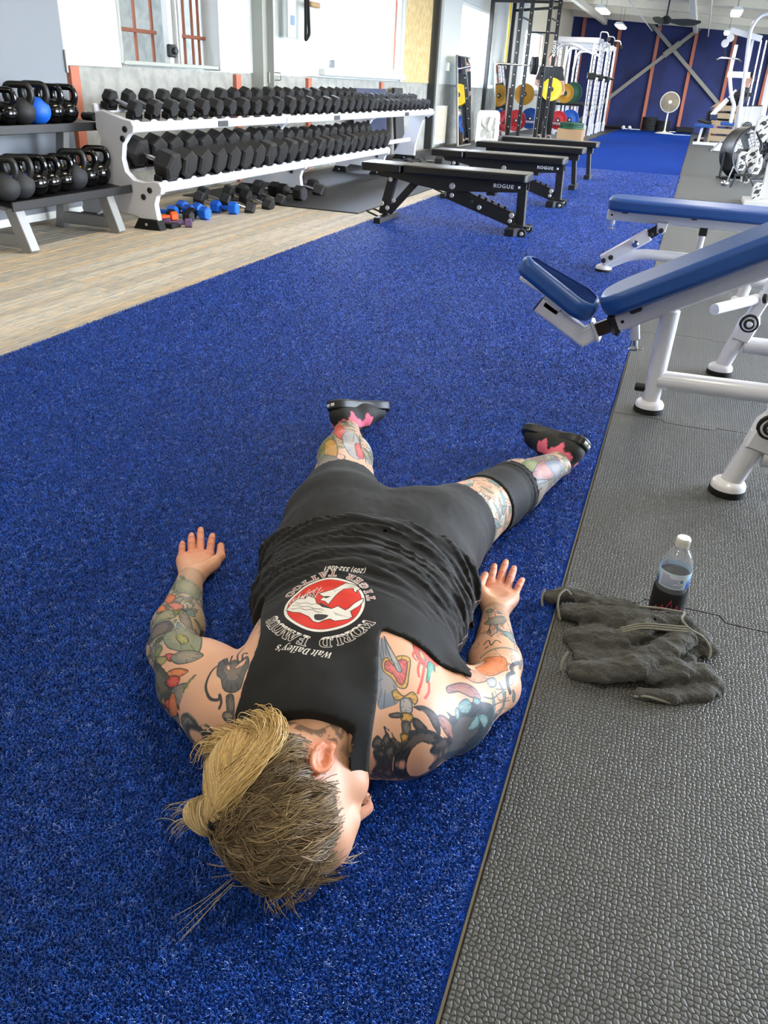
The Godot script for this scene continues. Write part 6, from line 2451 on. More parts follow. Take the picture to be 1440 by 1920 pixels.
# ---- clothes cut from the body's own field
func clothes(t: Node3D, f: Field) -> void:
	var nz := FastNoiseLite.new()
	nz.noise_type = FastNoiseLite.TYPE_SIMPLEX_SMOOTH
	nz.frequency = 1.0
	nz.fractal_octaves = 2
	nz.seed = 4
	var tank := func(p: Vector3, w: float) -> float:
		var a := (p - NECK).dot(AXIS)
		var b := (p - NECK).dot(LAT)
		var low := smoothstep(0.20, 0.34, a)
		# folds gather across the small of the back
		var fold := 1.0 - absf(nz.get_noise_3d(a * 30.0 + b * 3.0 + 2.5 * b * b * 20.0, b * 3.2, p.y * 5.0)) * 2.4
		var soft := nz.get_noise_3d(a * 9.0, b * 14.0 + 7.0, 3.0)
		var thick := 0.0065 + 0.0075 * maxf(0.0, fold) * low + 0.0025 * soft + 0.004 * smoothstep(0.40, 0.45, a) + 0.007 * (1.0 - smoothstep(-0.04, 0.03, a))
		var left := -0.125 - 0.036 * smoothstep(0.09, 0.26, a)
		var right := 0.083 - 0.016 * smoothstep(0.0, 0.148, a)
		var strap := maxf(left - b, b - right)
		var wide := ((0.268 if b < -0.05 else 0.150) - a) * 0.9
		var hem := a - (0.468 + 0.012 * sin(b * 14.0 + 1.0))
		if absf(b) > 0.10:
			var lc := limb_coords(p, "A" if b < 0.0 else "B")
			if lc[1] > 20.0:
				wide = maxf(wide, 0.076 - lc[0])
			wide = maxf(wide, absf(b + 0.005) - 0.228)
		var hole := (-0.034 if b > -0.085 and b < 0.055 else -0.11) - a
		return maxf(maxf(w - thick, minf(strap, wide)), maxf(maxf(hem, hole), -0.115 - a))
	M.tank = mat(Color(1, 1, 1), 0.85)
	M.tank.albedo_texture = shirt_print()
	M.tank.texture_repeat = false
	M.tank.rim_enabled = true
	M.tank.rim = 0.08
	var n := f.derive(tank, 0.035).net()
	var T := PackedVector2Array()
	for p in n[0]:
		var a: float = ((p as Vector3) - NECK).dot(AXIS)
		var b: float = ((p as Vector3) - NECK).dot(LAT)
		var flat: bool = p.y > 0.12
		T.append(Vector2((b + 0.195) / 0.30, (a - 0.05) / 0.30) if flat else Vector2(0.01, 0.01))
	var arr := []
	arr.resize(Mesh.ARRAY_MAX)
	arr[Mesh.ARRAY_VERTEX] = n[0]
	arr[Mesh.ARRAY_NORMAL] = n[1]
	arr[Mesh.ARRAY_TEX_UV] = T
	arr[Mesh.ARRAY_INDEX] = n[2]
	var am := ArrayMesh.new()
	am.add_surface_from_arrays(Mesh.PRIMITIVE_TRIANGLES, arr)
	var o := MeshInstance3D.new()
	o.name = "tank_top"
	o.mesh = am
	o.material_override = M.tank
	o.set_meta("label", "black tank top with a red and white back print")
	t.add_child(o, true)
	var shorts := func(p: Vector3, w: float) -> float:
		var a := (p - NECK).dot(AXIS)
		var b := (p - NECK).dot(LAT)
		var g: Array = LIMB["P"] if b < 0.045 else LIMB["Q"]
		var d: Vector3 = (g[1] - g[0]).normalized()
		var v: float = (p - g[0]).dot(d)
		var crease := 0.0022 * maxf(0.0, nz.get_noise_3d(a * 12.0, b * 30.0, p.y * 8.0))
		var off := -1.0
		if b > 0.18:
			off = 0.055 - limb_coords(p, "B")[0]
		return maxf(w - 0.005 - crease, maxf(maxf(0.42 - a, off), maxf(absf(b - 0.01) - 0.30, v - (0.16 if b < 0.045 else 0.135))))
	M.shorts = world_tex(mat(Color(1, 1, 1), 0.8), 2.6)
	M.shorts.albedo_texture = noise_tex(0.014, [Color(0.040, 0.041, 0.045), Color(0.040, 0.041, 0.045), Color(0.085, 0.087, 0.092), Color(0.06, 0.062, 0.066)], [0.45, 0.52, 0.53, 0.66], 256, FastNoiseLite.TYPE_SIMPLEX, 2, 5)
	M.shorts.rim_enabled = true
	M.shorts.rim = 0.06
	net_part("shorts", f.derive(shorts).net(), M.shorts, t).set_meta("label", "tight black camouflage shorts")
	var sleeve := func(p: Vector3, w: float) -> float:
		var lc := limb_coords(p, "Q")
		var rib := 0.0012 * sin(lc[1] * 0.45) * (1.0 if lc[1] < 275.0 or lc[1] > 400.0 else 0.25)
		return maxf(w - 0.0055 - rib, maxf(maxf(262.0 - lc[1], lc[1] - 425.0) * 0.001, lc[0] - 0.12))
	net_part("knee_sleeve", f.derive(sleeve).net(), M.shorts_plain if M.has("shorts_plain") else mat(Color(0.04, 0.042, 0.05), 0.75), t).set_meta("label", "black knee sleeve")
	var sock := func(p: Vector3, w: float) -> float:
		var lc := limb_coords(p, "P")
		return maxf(w - 0.004, maxf(maxf(695.0 - lc[1], lc[1] - 790.0) * 0.001, lc[0] - 0.10))
	net_part("sock", f.derive(sock).net(), mat(Color(0.60, 0.85, 0.85), 0.8), t).set_meta("label", "pale turquoise sock")


# ---- shoes with the soles turned up
func shoes(t: Node3D) -> void:
	for s in 2:
		var ankle: Vector3 = [Vector3(-0.823, 0.058, -2.095), Vector3(-0.176, 0.052, -2.15)][s]
		var X: Vector3 = [Vector3(0.085, -0.055, -0.175), Vector3(-0.185, -0.045, -0.125)][s].normalized()
		var up: Vector3 = [Vector3(-0.1, 0.6, -0.75), Vector3(0.1, 0.62, -0.75)][s]
		up = (up - X * up.dot(X)).normalized()
		var Y := -up
		var fr := Transform3D(Basis(X, Y, X.cross(Y)), ankle - X * 0.055 - Y * 0.088)
		var so := Node3D.new()
		so.name = "shoe"
		t.add_child(so, true)
		so.transform = fr
		so.set_meta("label", ["black shoe with pink flame trim on the foot at the left", "black shoe with pink flame trim on the foot at the right"][s])
		var outline := []
		for q in [[-0.002, 0.0], [0.006, 0.024], [0.035, 0.034], [0.09, 0.032], [0.14, 0.038], [0.19, 0.046], [0.225, 0.038], [0.243, 0.016], [0.246, 0.0], [0.243, -0.018], [0.225, -0.038], [0.19, -0.044], [0.14, -0.034], [0.09, -0.031], [0.035, -0.034], [0.006, -0.024]]:
			outline.append(Vector2(q[0], q[1]))
		var pn := Paint.new()
		outline = pn.smooth(outline, true, 4)
		var b := MB.new()
		b.t = Transform3D(Basis(Vector3.RIGHT, PI / 2), Vector3.ZERO)
		b.prism(outline, -0.030, -0.0, 0.007, 3)
		obj("sole", b, mat(Color(0.06, 0.062, 0.065), 0.42), so)
		b = MB.new()
		for e in [-1, 1]:
			b.t = Transform3D(Basis(Vector3.UP, e * 0.2), Vector3(0.0, 0.015, e * 0.009))
			b.prism([Vector2(0.0, 0.007), Vector2(0.005, 0.0), Vector2(0.0, -0.007), Vector2(-0.003, 0.0)], -0.006, 0.006)
		b.t = Transform3D(Basis(Vector3.UP, PI / 2), Vector3(-0.002, 0.016, 0))
		obj("heel_mark", b, M.letter, so)
		# the upper
		var f := Field.new(Vector3(-0.03, 0.0, -0.08), Vector3(0.28, 0.14, 0.08), 0.0045)
		f.cap(Vector3(0.036, 0.042, 0), Vector3(0.12, 0.040, 0), 0.034, 0.034, 0.02)
		f.cap(Vector3(0.12, 0.038, 0), Vector3(0.195, 0.030, 0), 0.036, 0.030, 0.02, 1.25, Vector3(0, 0, 1))
		f.cap(Vector3(0.045, 0.055, 0), Vector3(0.052, 0.092, 0), 0.034, 0.037, 0.02)
		f.cap(Vector3(0.07, 0.065, 0), Vector3(0.13, 0.05, 0), 0.032, 0.028, 0.03)
		f.ell(Vector3(0.052, 0.118, 0), Vector3(0.034, 0.030, 0.032), Basis(), 0.006, true)
		var pink := func(p: Vector3) -> Color:
			var flame := 0.058 + 0.012 * sin(p.x * 95.0) + 0.006 * sin(p.x * 210.0 + 1.0)
			if p.y > flame and p.y < 0.088 - 0.15 * absf(p.x - 0.07) and absf(p.z) > 0.012 and p.x > 0.005 and p.x < 0.135:
				return Color(0.82, 0.16, 0.24)
			if p.y > 0.098:
				return Color(0.45, 0.18, 0.20)
			return Color(0.012, 0.012, 0.013)
		var m := mat(Color(1, 1, 1), 0.7)
		m.vertex_color_use_as_albedo = true
		net_part("upper", f.net(), m, so, pink)


# ---- head and hands: [points, normals, triangles, colours]
func head_net() -> Array:
	var f := Field.new(Vector3(-0.50, -0.01, -0.90), Vector3(-0.20, 0.235, -0.58), 0.0031)
	var B := head_basis
	var c := func(r1: float, u1: float, f1: float, r2: float, u2: float, f2: float, ra: float, rb: float, k: float) -> void:
		f.cap(head_at(r1, u1, f1), head_at(r2, u2, f2), ra, rb, k)
	f.ell(head_at(0, 0.048, -0.014), Vector3(0.073, 0.090, 0.098), B, 0.01)
	f.ell(head_at(0, -0.018, 0.034), Vector3(0.057, 0.080, 0.054), B, 0.03)
	f.cap(Vector3(-0.350, 0.118, -0.845), head_at(0, -0.02, -0.02), 0.062, 0.052, 0.035)
	for s in [-1.0, 1.0]:
		c.call(s * 0.052, -0.05, -0.002, s * 0.016, -0.098, 0.068, 0.020, 0.018, 0.03)
		f.ell(head_at(s * 0.038, -0.006, 0.058), Vector3(0.018, 0.018, 0.017), B, 0.035)
		c.call(s * 0.044, 0.044, 0.068, s * 0.012, 0.042, 0.086, 0.012, 0.012, 0.014)
		f.ell(head_at(s * 0.034, 0.024, 0.091), Vector3(0.015, 0.009, 0.010), B, 0.010, true)
		f.ell(head_at(s * 0.033, 0.024, 0.071), Vector3(0.015, 0.012, 0.0125), B, 0.004)
		f.ell(head_at(s * 0.013, -0.010, 0.099), Vector3(0.010, 0.009, 0.012), B, 0.008)
	f.ell(head_at(0, -0.1, 0.080), Vector3(0.020, 0.016, 0.016), B, 0.02)
	f.ell(head_at(0, 0.078, 0.048), Vector3(0.060, 0.042, 0.045), B, 0.03)
	c.call(0, 0.042, 0.086, 0, 0.006, 0.104, 0.011, 0.012, 0.014)
	c.call(0, 0.006, 0.104, 0, -0.004, 0.115, 0.012, 0.0120, 0.010)
	c.call(-0.02, -0.051, 0.086, 0.02, -0.051, 0.086, 0.007, 0.007, 0.010)
	c.call(-0.018, -0.062, 0.084, 0.018, -0.062, 0.084, 0.0075, 0.0075, 0.010)
	# the ear that faces up, and its twin below
	for s in [-1.0, 1.0]:
		var eb := B * Basis(Vector3.RIGHT, -0.18) * Basis(Vector3.UP, s * 0.32)
		var e0 := head_at(s * 0.073, 0.004, -0.022)
		f.ell(e0, Vector3(0.006, 0.024, 0.015), eb, 0.005)
		f.ell(e0 + eb * Vector3(s * 0.008, -0.003, 0.003), Vector3(0.0095, 0.014, 0.0085), eb, 0.003, true)
		var last := Vector3.ZERO
		for k in 15:
			var a := -0.9 + 4.1 * k / 14
			var p := e0 + eb * Vector3(s * 0.0045, 0.023 * sin(a), -0.0140 * cos(a))
			if k:
				f.cap(last, p, 0.0036, 0.0036, 0.003)
			last = p
		f.ell(e0 + eb * Vector3(s * 0.001, -0.023, 0.005), Vector3(0.0048, 0.007, 0.0065), eb, 0.004)
		f.ell(e0 + eb * Vector3(s * 0.004, -0.003, 0.012), Vector3(0.0042, 0.006, 0.0045), eb, 0.003)
	f.ground(0.006)
	var n := f.net()
	var cols := PackedColorArray()
	var inv := B.transposed()
	var nz := FastNoiseLite.new()
	nz.frequency = 60.0
	for p in n[0]:
		var l: Vector3 = inv * ((p as Vector3) - HEAD)
		var col := Color(1.0, 0.97, 0.96)
		var red := Color(1.05, 0.74, 0.70)
		var ear := 1.0 - smoothstep(0.028, 0.04, l.distance_to(Vector3(0.077, 0.004, -0.022)))
		col = col.lerp(Color(1.08, 0.66, 0.58), ear * 0.9)
		col = col.lerp(red, 0.75 * (1.0 - smoothstep(0.01, 0.03, l.distance_to(Vector3(0.0, -0.002, 0.115)))))
		col = col.lerp(red, 0.4 * (1.0 - smoothstep(0.02, 0.05, l.distance_to(Vector3(0.04, -0.02, 0.07)))))
		col = col.lerp(Color(0.75, 0.42, 0.40), 0.6 * (1.0 - smoothstep(0.008, 0.016, absf(l.y + 0.056) + absf(l.x) * 0.3 + absf(l.z - 0.092))))
		# faded blue grey tattoo before the ear and on the neck
		var tat := l.distance_to(Vector3(0.066, -0.030, 0.026))
		if tat < 0.024:
			var v := nz.get_noise_3d(p.x, p.y, p.z)
			col = col.lerp(Color(0.46, 0.52, 0.56) if v > -0.05 else Color(0.72, 0.72, 0.74), 0.8 * (1.0 - smoothstep(0.016, 0.024, tat)))
		if l.y < -0.03 and l.z < 0.0 and absf(nz.get_noise_3d(p.x * 0.6, p.y * 0.6, p.z * 0.6)) < 0.28:
			col = col.lerp(Color(0.22, 0.26, 0.30), 0.85)
		cols.append(col)
	return [n[0], n[1], n[2], cols]


func hand_net(g: String) -> Array:
	var J: Dictionary
	if g == "A":
		J = {"w": Vector3(-0.834, 0.036, -1.222), "b": [Vector3(-0.844, 0.032, -1.318), Vector3(-0.865, 0.033, -1.314), Vector3(-0.882, 0.032, -1.304), Vector3(-0.900, 0.030, -1.292)],
			"t": [Vector3(-0.867, 0.056, -1.373), Vector3(-0.914, 0.048, -1.398), Vector3(-0.918, 0.050, -1.364), Vector3(-0.921, 0.046, -1.330)], "th": [Vector3(-0.822, 0.036, -1.258), Vector3(-0.811, 0.048, -1.312), Vector3(-0.825, 0.058, -1.338)]}
	else:
		J = {"w": Vector3(-0.190, 0.036, -1.360), "b": [Vector3(-0.225, 0.032, -1.450), Vector3(-0.207, 0.033, -1.458), Vector3(-0.187, 0.032, -1.454), Vector3(-0.168, 0.030, -1.444)],
			"t": [Vector3(-0.229, 0.056, -1.512), Vector3(-0.210, 0.050, -1.550), Vector3(-0.187, 0.050, -1.532), Vector3(-0.161, 0.046, -1.498)], "th": [Vector3(-0.222, 0.036, -1.395), Vector3(-0.243, 0.050, -1.428), Vector3(-0.239, 0.060, -1.462)]}
	var lo: Vector3 = J.w
	var hi: Vector3 = J.w
	for l in [J.b, J.t, J.th]:
		for p in l:
			lo = lo.min(p)
			hi = hi.max(p)
	var f := Field.new(lo - Vector3.ONE * 0.035, hi + Vector3(0.035, 0.035, 0.05), 0.0029)
	var el: Vector3 = LIMB[g][1]
	f.cap(J.w.lerp(el, 0.25), J.w, 0.033, 0.0265, 0.01)
	for k in 4:
		var rad := 0.0165 if k < 3 else 0.015
		f.cap(J.w, J.b[k], 0.017, rad * 0.82, 0.014)
		var b: Vector3 = J.b[k]
		var e: Vector3 = J.t[k]
		var mid: Vector3 = b.lerp(e, 0.48) + Vector3(0, 0.005, 0)
		var dist: Vector3 = b.lerp(e, 0.76) + Vector3(0, 0.004, 0)
		var r: float = [0.0090, 0.0092, 0.0088, 0.0078][k]
		f.cap(b, mid, r * 1.04, r * 0.98, 0.004)
		f.cap(mid, dist, r * 0.97, r * 0.93, 0.002)
		f.cap(dist, e, r * 0.93, r * 0.76, 0.002)
		f.ell(b.lerp(mid, 0.25), Vector3.ONE * r * 1.08, Basis(), 0.004)
	for k in 3:
		f.cap(J.b[k], J.b[k + 1], 0.011, 0.010, 0.006)
	# ball of the thumb and heel of the hand
	f.cap(J.w.lerp(J.th[0], 0.4), J.th[0].lerp(J.th[1], 0.5), 0.018, 0.016, 0.014)
	f.cap(J.th[0].lerp(J.th[1], 0.4), J.th[1], 0.0135, 0.0108, 0.008)
	f.cap(J.th[1], J.th[2], 0.0106, 0.0078, 0.003)
	f.cap(J.w.lerp(J.b[3], 0.3), J.w.lerp(J.b[3], 0.8), 0.0165, 0.014, 0.012)
	f.ell(J.w.lerp(J.b[1], 0.62) + Vector3(0, 0.026, 0), Vector3(0.018, 0.009, 0.022), Basis(), 0.012, true)
	f.ground(0.005)
	var n := f.net()
	var cols := PackedColorArray()
	for p in n[0]:
		var along: float = ((p as Vector3) - J.w).dot((J.b[1] - J.w).normalized())
		var col := Color(1.0, 0.95, 0.93).lerp(Color(1.06, 0.70, 0.64), smoothstep(0.03, 0.11, along) * 0.85)
		# creases of the palm and the joints
		for k in 4:
			var b: Vector3 = J.b[k]
			var e: Vector3 = J.t[k]
			for q in [0.05, 0.48, 0.76]:
				var cp: Vector3 = b.lerp(e, q)
				var dd := absf((p - cp).dot((e - b).normalized()))
				if dd < 0.0022 and p.distance_to(cp) < 0.016:
					col = col.lerp(Color(0.80, 0.42, 0.38), 0.6)
		if along < 0.012:
			col = Color(1, 1, 1).lerp(Color(0.55, 0.56, 0.50), 0.5 if fmod(absf(along) * 1000.0 + p.x * 300.0, 9.0) < 4.5 and along < 0.004 else 0.0)
		cols.append(col)
	return [n[0], n[1], n[2], cols]


# ---- hair: a cap of strands drawn to the tie, a loose blond lock and a coiled end
func strand(V: PackedVector3Array, N: PackedVector3Array, C: PackedColorArray, I: PackedInt32Array, pts: Array, r: float, col: Color) -> void:
	var n := pts.size()
	var side := Vector3.ZERO
	var s := V.size()
	for k in n:
		var d: Vector3 = (pts[mini(k + 1, n - 1)] - pts[maxi(k - 1, 0)]).normalized()
		if k == 0:
			side = d.cross(Vector3.UP if absf(d.y) < 0.9 else Vector3.RIGHT).normalized()
		side = (side - d * side.dot(d)).normalized()
		var up := side.cross(d)
		var w := r * (1.0 if k < n - 2 else (0.7 if k == n - 2 else 0.25))
		for j in 3:
			var a := TAU * j / 3
			var q := side * cos(a) + up * sin(a)
			V.append(pts[k] + q * w)
			N.append(q)
			C.append(col)
	for k in n - 1:
		for j in 3:
			var a := s + k * 3 + j
			var b := s + k * 3 + (j + 1) % 3
			I.append_array(PackedInt32Array([a, b, a + 3, b, b + 3, a + 3]))


func hair_mesh(called: String, t: Node3D, V: PackedVector3Array, N: PackedVector3Array, C: PackedColorArray, I: PackedInt32Array, label := "") -> MeshInstance3D:
	var m := mat(Color(1, 1, 1), 0.42)
	m.vertex_color_use_as_albedo = true
	var o := net_part(called, [V, N, I], m, t)
	var arr := []
	arr.resize(Mesh.ARRAY_MAX)
	arr[Mesh.ARRAY_VERTEX] = V
	arr[Mesh.ARRAY_NORMAL] = N
	arr[Mesh.ARRAY_COLOR] = C
	arr[Mesh.ARRAY_INDEX] = I
	var am := ArrayMesh.new()
	am.add_surface_from_arrays(Mesh.PRIMITIVE_TRIANGLES, arr)
	o.mesh = am
	o.set_meta("kind", "stuff")
	if label:
		o.set_meta("label", label)
	return o


func hairline(d: Vector3) -> float:
	# positive where hair grows; d is a direction from the middle of the skull in the head's own axes
	var front := 0.60 - d.z + maxf(0.0, d.y) * 0.42          # forehead and temples
	var low := d.y + 0.58 + maxf(0.0, -d.z) * 0.34 - maxf(0.0, d.z) * 1.2
	var ear := Vector2(d.y + 0.46, d.z + 0.02).length() - (0.30 if absf(d.x) > 0.55 else 0.0)
	return minf(minf(front, low), ear)


func hair(t: Node3D) -> void:
	var g := RandomNumberGenerator.new()
	g.seed = 77
	var mid := Vector3(0, 0.048, -0.014)
	var rad := Vector3(0.0745, 0.0915, 0.0995)
	var tie := Vector3(-0.403, 0.138, -0.628)
	var tie_l := (head_basis.transposed() * (tie - HEAD) - mid)
	var tie_d := tie_l.normalized()
	# a solid under the strands so that no scalp shines through
	var hb := Node3D.new()
	hb.name = "hair"
	t.add_child(hb, true)
	hb.set_meta("label", "messy dark blond hair tied up at the back of the head")
	var f := Field.new(Vector3(-0.48, 0.0, -0.87), Vector3(-0.22, 0.225, -0.57), 0.0042)
	f.ell(HEAD + head_basis * mid, rad + Vector3.ONE * 0.0025, head_basis, 0.01)
	f.cap(HEAD + head_basis * (mid + Vector3(0, 0.02, -0.06)), tie, 0.026, 0.012, 0.02)
	f.cap(HEAD + head_basis * (mid + Vector3(0.02, 0.085, 0.02)), HEAD + head_basis * (mid + Vector3(-0.02, 0.085, -0.05)), 0.012, 0.012, 0.02)
	var inv := head_basis.transposed()
	var cap := f.derive(func(p: Vector3, w: float) -> float: return maxf(w, -hairline((inv * (p - HEAD) - mid).normalized()) * 0.08))
	cap.ground(0.006)
	net_part("hair_base", cap.net(), mat(Color(0.36, 0.285, 0.19), 0.75), hb)
	var V := PackedVector3Array()
	var N := PackedVector3Array()
	var C := PackedColorArray()
	var I := PackedInt32Array()
	# locks: every strand leans to the nearest of a few guides with a wave of its own
	var guides := []
	while guides.size() < 150:
		var d := Vector3(g.randfn(), g.randfn(), g.randfn()).normalized()
		if hairline(d) > -0.02:
			guides.append([d, g.randf() * TAU, g.randf_range(0.04, 0.26), g.randf_range(0.004, 0.019) + 0.012 * maxf(0.0, d.y) * g.randf(), g.randf_range(0.62, 1.3), g.randf_range(4.0, 7.5)])
	var tries := 0
	var made := 0
	while made < 5200 and tries < 60000:
		tries += 1
		var d := Vector3(g.randfn(), g.randfn(), g.randfn()).normalized()
		if hairline(d) < 0.0:
			continue
		made += 1
		var lead: Array = guides[0]
		var close := -2.0
		for q in guides:
			var e: float = d.dot(q[0])
			if e > close:
				close = e
				lead = q
		var pts := []
		var ga: Vector3 = lead[0]
		var axis := ga.cross(tie_d)
		axis = axis.normalized() if axis.length() > 0.05 else Vector3.RIGHT
		var n := 13
		var stop := 1.0 if g.randf() < 0.88 else g.randf_range(0.3, 0.8)
		var stray := g.randf_range(0.0, 0.05) if g.randf() < 0.8 else g.randf_range(0.05, 0.14)
		var ph := g.randf() * TAU
		for k in n:
			var s := float(k) / (n - 1) * stop
			var q := d.slerp(tie_d, s)
			var qg := ga.slerp(tie_d, s)
			qg += axis * lead[2] * sin(s * lead[5] + lead[1]) * sin(PI * s) * 1.1
			q = q.lerp(qg, 0.72 * smoothstep(0.0, 0.4, s))
			q = (q + axis * stray * sin(s * 6.0 + ph)).normalized()
			var r := 1.0 / (q / rad).length()
			var out: float = lead[3] * sin(PI * minf(1.0, s * 1.2 + 0.14)) * (0.75 + 0.3 * sin(s * lead[5] * 1.3 + lead[1])) + 0.004 + stray * 0.03
			var p := mid + q * (r + out)
			if stop < 1.0:
				p += q * 0.03 * s * s
			elif s > 0.7:
				p = p.lerp(tie_l + mid + Vector3(g.randf_range(-1, 1), g.randf_range(-1, 1), g.randf_range(-1, 1)) * 0.012, smoothstep(0.7, 1.0, s))
			var w := HEAD + head_basis * p
			w.y = maxf(w.y, 0.012)
			pts.append(w)
		var br: float = g.randf_range(0.65, 1.3) * lead[4]
		var col := Color(0.225, 0.150, 0.078).lerp(Color(0.50, 0.37, 0.19), g.randf() * g.randf()) * br
		strand(V, N, C, I, pts, g.randf_range(0.0005, 0.0009), col)
	# loose ends that curl round the crown, the brow and the nape
	for k in 420:
		var low := k % 3 != 0
		var d := (Vector3(g.randf_range(-0.5, 0.9), g.randf_range(0.55, 0.95), g.randf_range(-0.2, 0.8)) if low else Vector3(g.randf_range(0.1, 0.9), -0.42, -0.75 + g.randf_range(-0.2, 0.3))).normalized()
		if hairline(d) < 0.0:
			continue
		var p := mid + d * (1.0 / (d / rad).length() + 0.004)
		var bunch := floorf(d.x * 4.0) + floorf(d.z * 3.0) * 2.0
		var round_ := d.cross(Vector3(0.9, 0.1, 0.2) if low else Vector3(0, 0, 1)).normalized() * (1.0 if int(bunch) % 2 == 0 else -1.0)
		var dir := (d * 0.35 + round_ + Vector3(0, 0, 0.45 if low else 0.0) + Vector3(g.randfn(), g.randfn(), g.randfn()) * 0.14).normalized()
		var bend := d.cross(dir) * (0.16 + 0.10 * sin(bunch * 2.1)) * (1.0 if int(bunch) % 3 else -1.0)
		var pts := []
		for j in 12:
			var w := HEAD + head_basis * p
			w.y = maxf(w.y, 0.012)
			pts.append(w)
			p += dir * g.randf_range(0.0045, 0.0075)
			dir = (dir + bend - d * 0.10 + head_basis.transposed() * Vector3(0, -0.10, 0)).normalized()
		strand(V, N, C, I, pts, 0.00055, Color(0.38, 0.27, 0.14) * g.randf_range(0.6, 1.3))
	hair_mesh("strands", hb, V, N, C, I)
	# the blond lock that falls from the tie over the nape
	V = PackedVector3Array()
	N = PackedVector3Array()
	C = PackedColorArray()
	I = PackedInt32Array()
	for k in 900:
		var u := g.randf()
		var v := g.randf_range(-1, 1)
		var c3 := Vector3(g.randfn(), g.randfn(), g.randfn())
		var path := []
		if k % 3:
			path = [tie, Vector3(-0.392, 0.160, -0.633).lerp(Vector3(-0.405, 0.16, -0.645), u), Vector3(-0.384, 0.192, -0.664).lerp(Vector3(-0.425, 0.165, -0.672), u), Vector3(-0.379, 0.205, -0.698).lerp(Vector3(-0.440, 0.160, -0.700), u), Vector3(-0.388, 0.212, -0.718).lerp(Vector3(-0.455, 0.150, -0.716), u), Vector3(-0.408, 0.208, -0.722).lerp(Vector3(-0.488, 0.135, -0.722), u)]
			if g.randf() < 0.3:
				path.append(Vector3(-0.412, 0.200, -0.722).lerp(Vector3(-0.500, 0.110, -0.712), u))
		else:
			path = [tie, Vector3(-0.398, 0.162, -0.638), Vector3(-0.380, 0.196, -0.670), Vector3(-0.374, 0.210, -0.702), Vector3(-0.385, 0.214, -0.724), Vector3(-0.404, 0.206, -0.730)]
		var pts := []
		for i in path.size() - 1:
			var p0: Vector3 = path[maxi(i - 1, 0)]
			var p1: Vector3 = path[i]
			var p2: Vector3 = path[i + 1]
			var p3: Vector3 = path[mini(i + 2, path.size() - 1)]
			for j in 4:
				var s := (i + j / 4.0) / (path.size() - 1)
				pts.append(p1.cubic_interpolate(p2, p0, p3, j / 4.0) + c3 * 0.0062 * smoothstep(0.0, 0.25, s) * (1.0 + 0.6 * s) + Vector3(sin(s * 9.0 + v * 2.0 + u * 5.0), 0, cos(s * 8.0 + v + u * 4.0)) * 0.0055)
		pts.append((path[-1] as Vector3) + c3 * 0.010)
		# keep the lock outside the rest of the hair
		for i in pts.size():
			var l: Vector3 = head_basis.transposed() * (pts[i] - HEAD) - mid
			var least := 1.0 / (l.normalized() / rad).length() + 0.023 + 0.007 * u
			if l.length() < least:
				pts[i] = HEAD + head_basis * (mid + l.normalized() * least)
		strand(V, N, C, I, pts, g.randf_range(0.0005, 0.0009), Color(0.62, 0.39, 0.13).lerp(Color(0.82, 0.60, 0.28), g.randf()) * g.randf_range(0.65, 1.1))
	# the coiled end held by the tie
	for k in 620:
		var rr := g.randf_range(0.006, 0.021)
		var ph := g.randf() * TAU
		var depth := g.randf_range(-1, 1) * 0.017 * (1.0 - rr * 12.0)
		var ce := Vector3(-0.440, 0.118, -0.630)
		var ax := Vector3(0.70, 0.55, -0.20).normalized()
		var e1 := ax.cross(Vector3.UP).normalized()
		var e2 := ax.cross(e1)
		var pts := []
		var turns := g.randf_range(0.5, 0.95)
		for j in 12:
			var a := ph + turns * TAU * j / 11
			var pr := rr * (1.0 + 0.18 * sin(a * 2.0 + depth * 100.0))
			pts.append(ce + e1 * cos(a) * pr * 1.25 + e2 * sin(a) * pr + ax * (depth + 0.006 * sin(a)) + ax * 0.018 * (1.0 - rr / 0.021))
		strand(V, N, C, I, pts, g.randf_range(0.0005, 0.0009), Color(0.60, 0.40, 0.16).lerp(Color(0.82, 0.64, 0.36), g.randf()) * g.randf_range(0.6, 1.1))
	for k in 26:
		var p := Vector3(-0.455, 0.115, -0.628) + Vector3(g.randfn(), g.randfn(), g.randfn()) * 0.008
		var dir := Vector3(-0.8, g.randf_range(-0.3, 0.3), g.randf_range(-0.2, 0.6)).normalized()
		var pts := []
		for j in 8:
			p.y = maxf(p.y, 0.012)
			pts.append(p)
			p += dir * 0.006
			dir = (dir + Vector3(0.12, -0.14, 0.02)).normalized()
		strand(V, N, C, I, pts, 0.00045, Color(0.66, 0.5, 0.26))
	for k in 5:
		var pts := []
		var p := Vector3(-0.385, 0.05, -0.60) + Vector3(g.randfn(), g.randfn(), g.randfn()) * 0.003
		var dir := Vector3(-0.45, -0.35, 0.8).normalized()
		for j in 9:
			p.y = maxf(p.y, 0.013)
			pts.append(p)
			p += dir * g.randf_range(0.009, 0.013)
			dir = (dir + Vector3(g.randf_range(-0.1, 0.12), 0.03, 0.0)).normalized()
		strand(V, N, C, I, pts, 0.0005, Color(0.62, 0.47, 0.25))
	hair_mesh("ponytail", hb, V, N, C, I, "golden blond loose lock and coiled end")
	# the tie
	var b := MB.new()
	var ring := []
	for k in 25:
		var a := TAU * k / 24
		ring.append(tie + Vector3(-0.012, -0.004, -0.002) + Vector3(0.25, 0.60, -0.75).normalized() * cos(a) * 0.019 + Vector3(0.35, 0.5, 0.55).normalized() * sin(a) * 0.013 + Vector3(0, 0.001 * sin(a * 9.0), 0))
	b.tube(ring, 0.0062, 8, [], false)
	obj("hair_tie", b, M.black_matte, hb)
	# lashes, brow and a small ring by the nose
	b = MB.new()
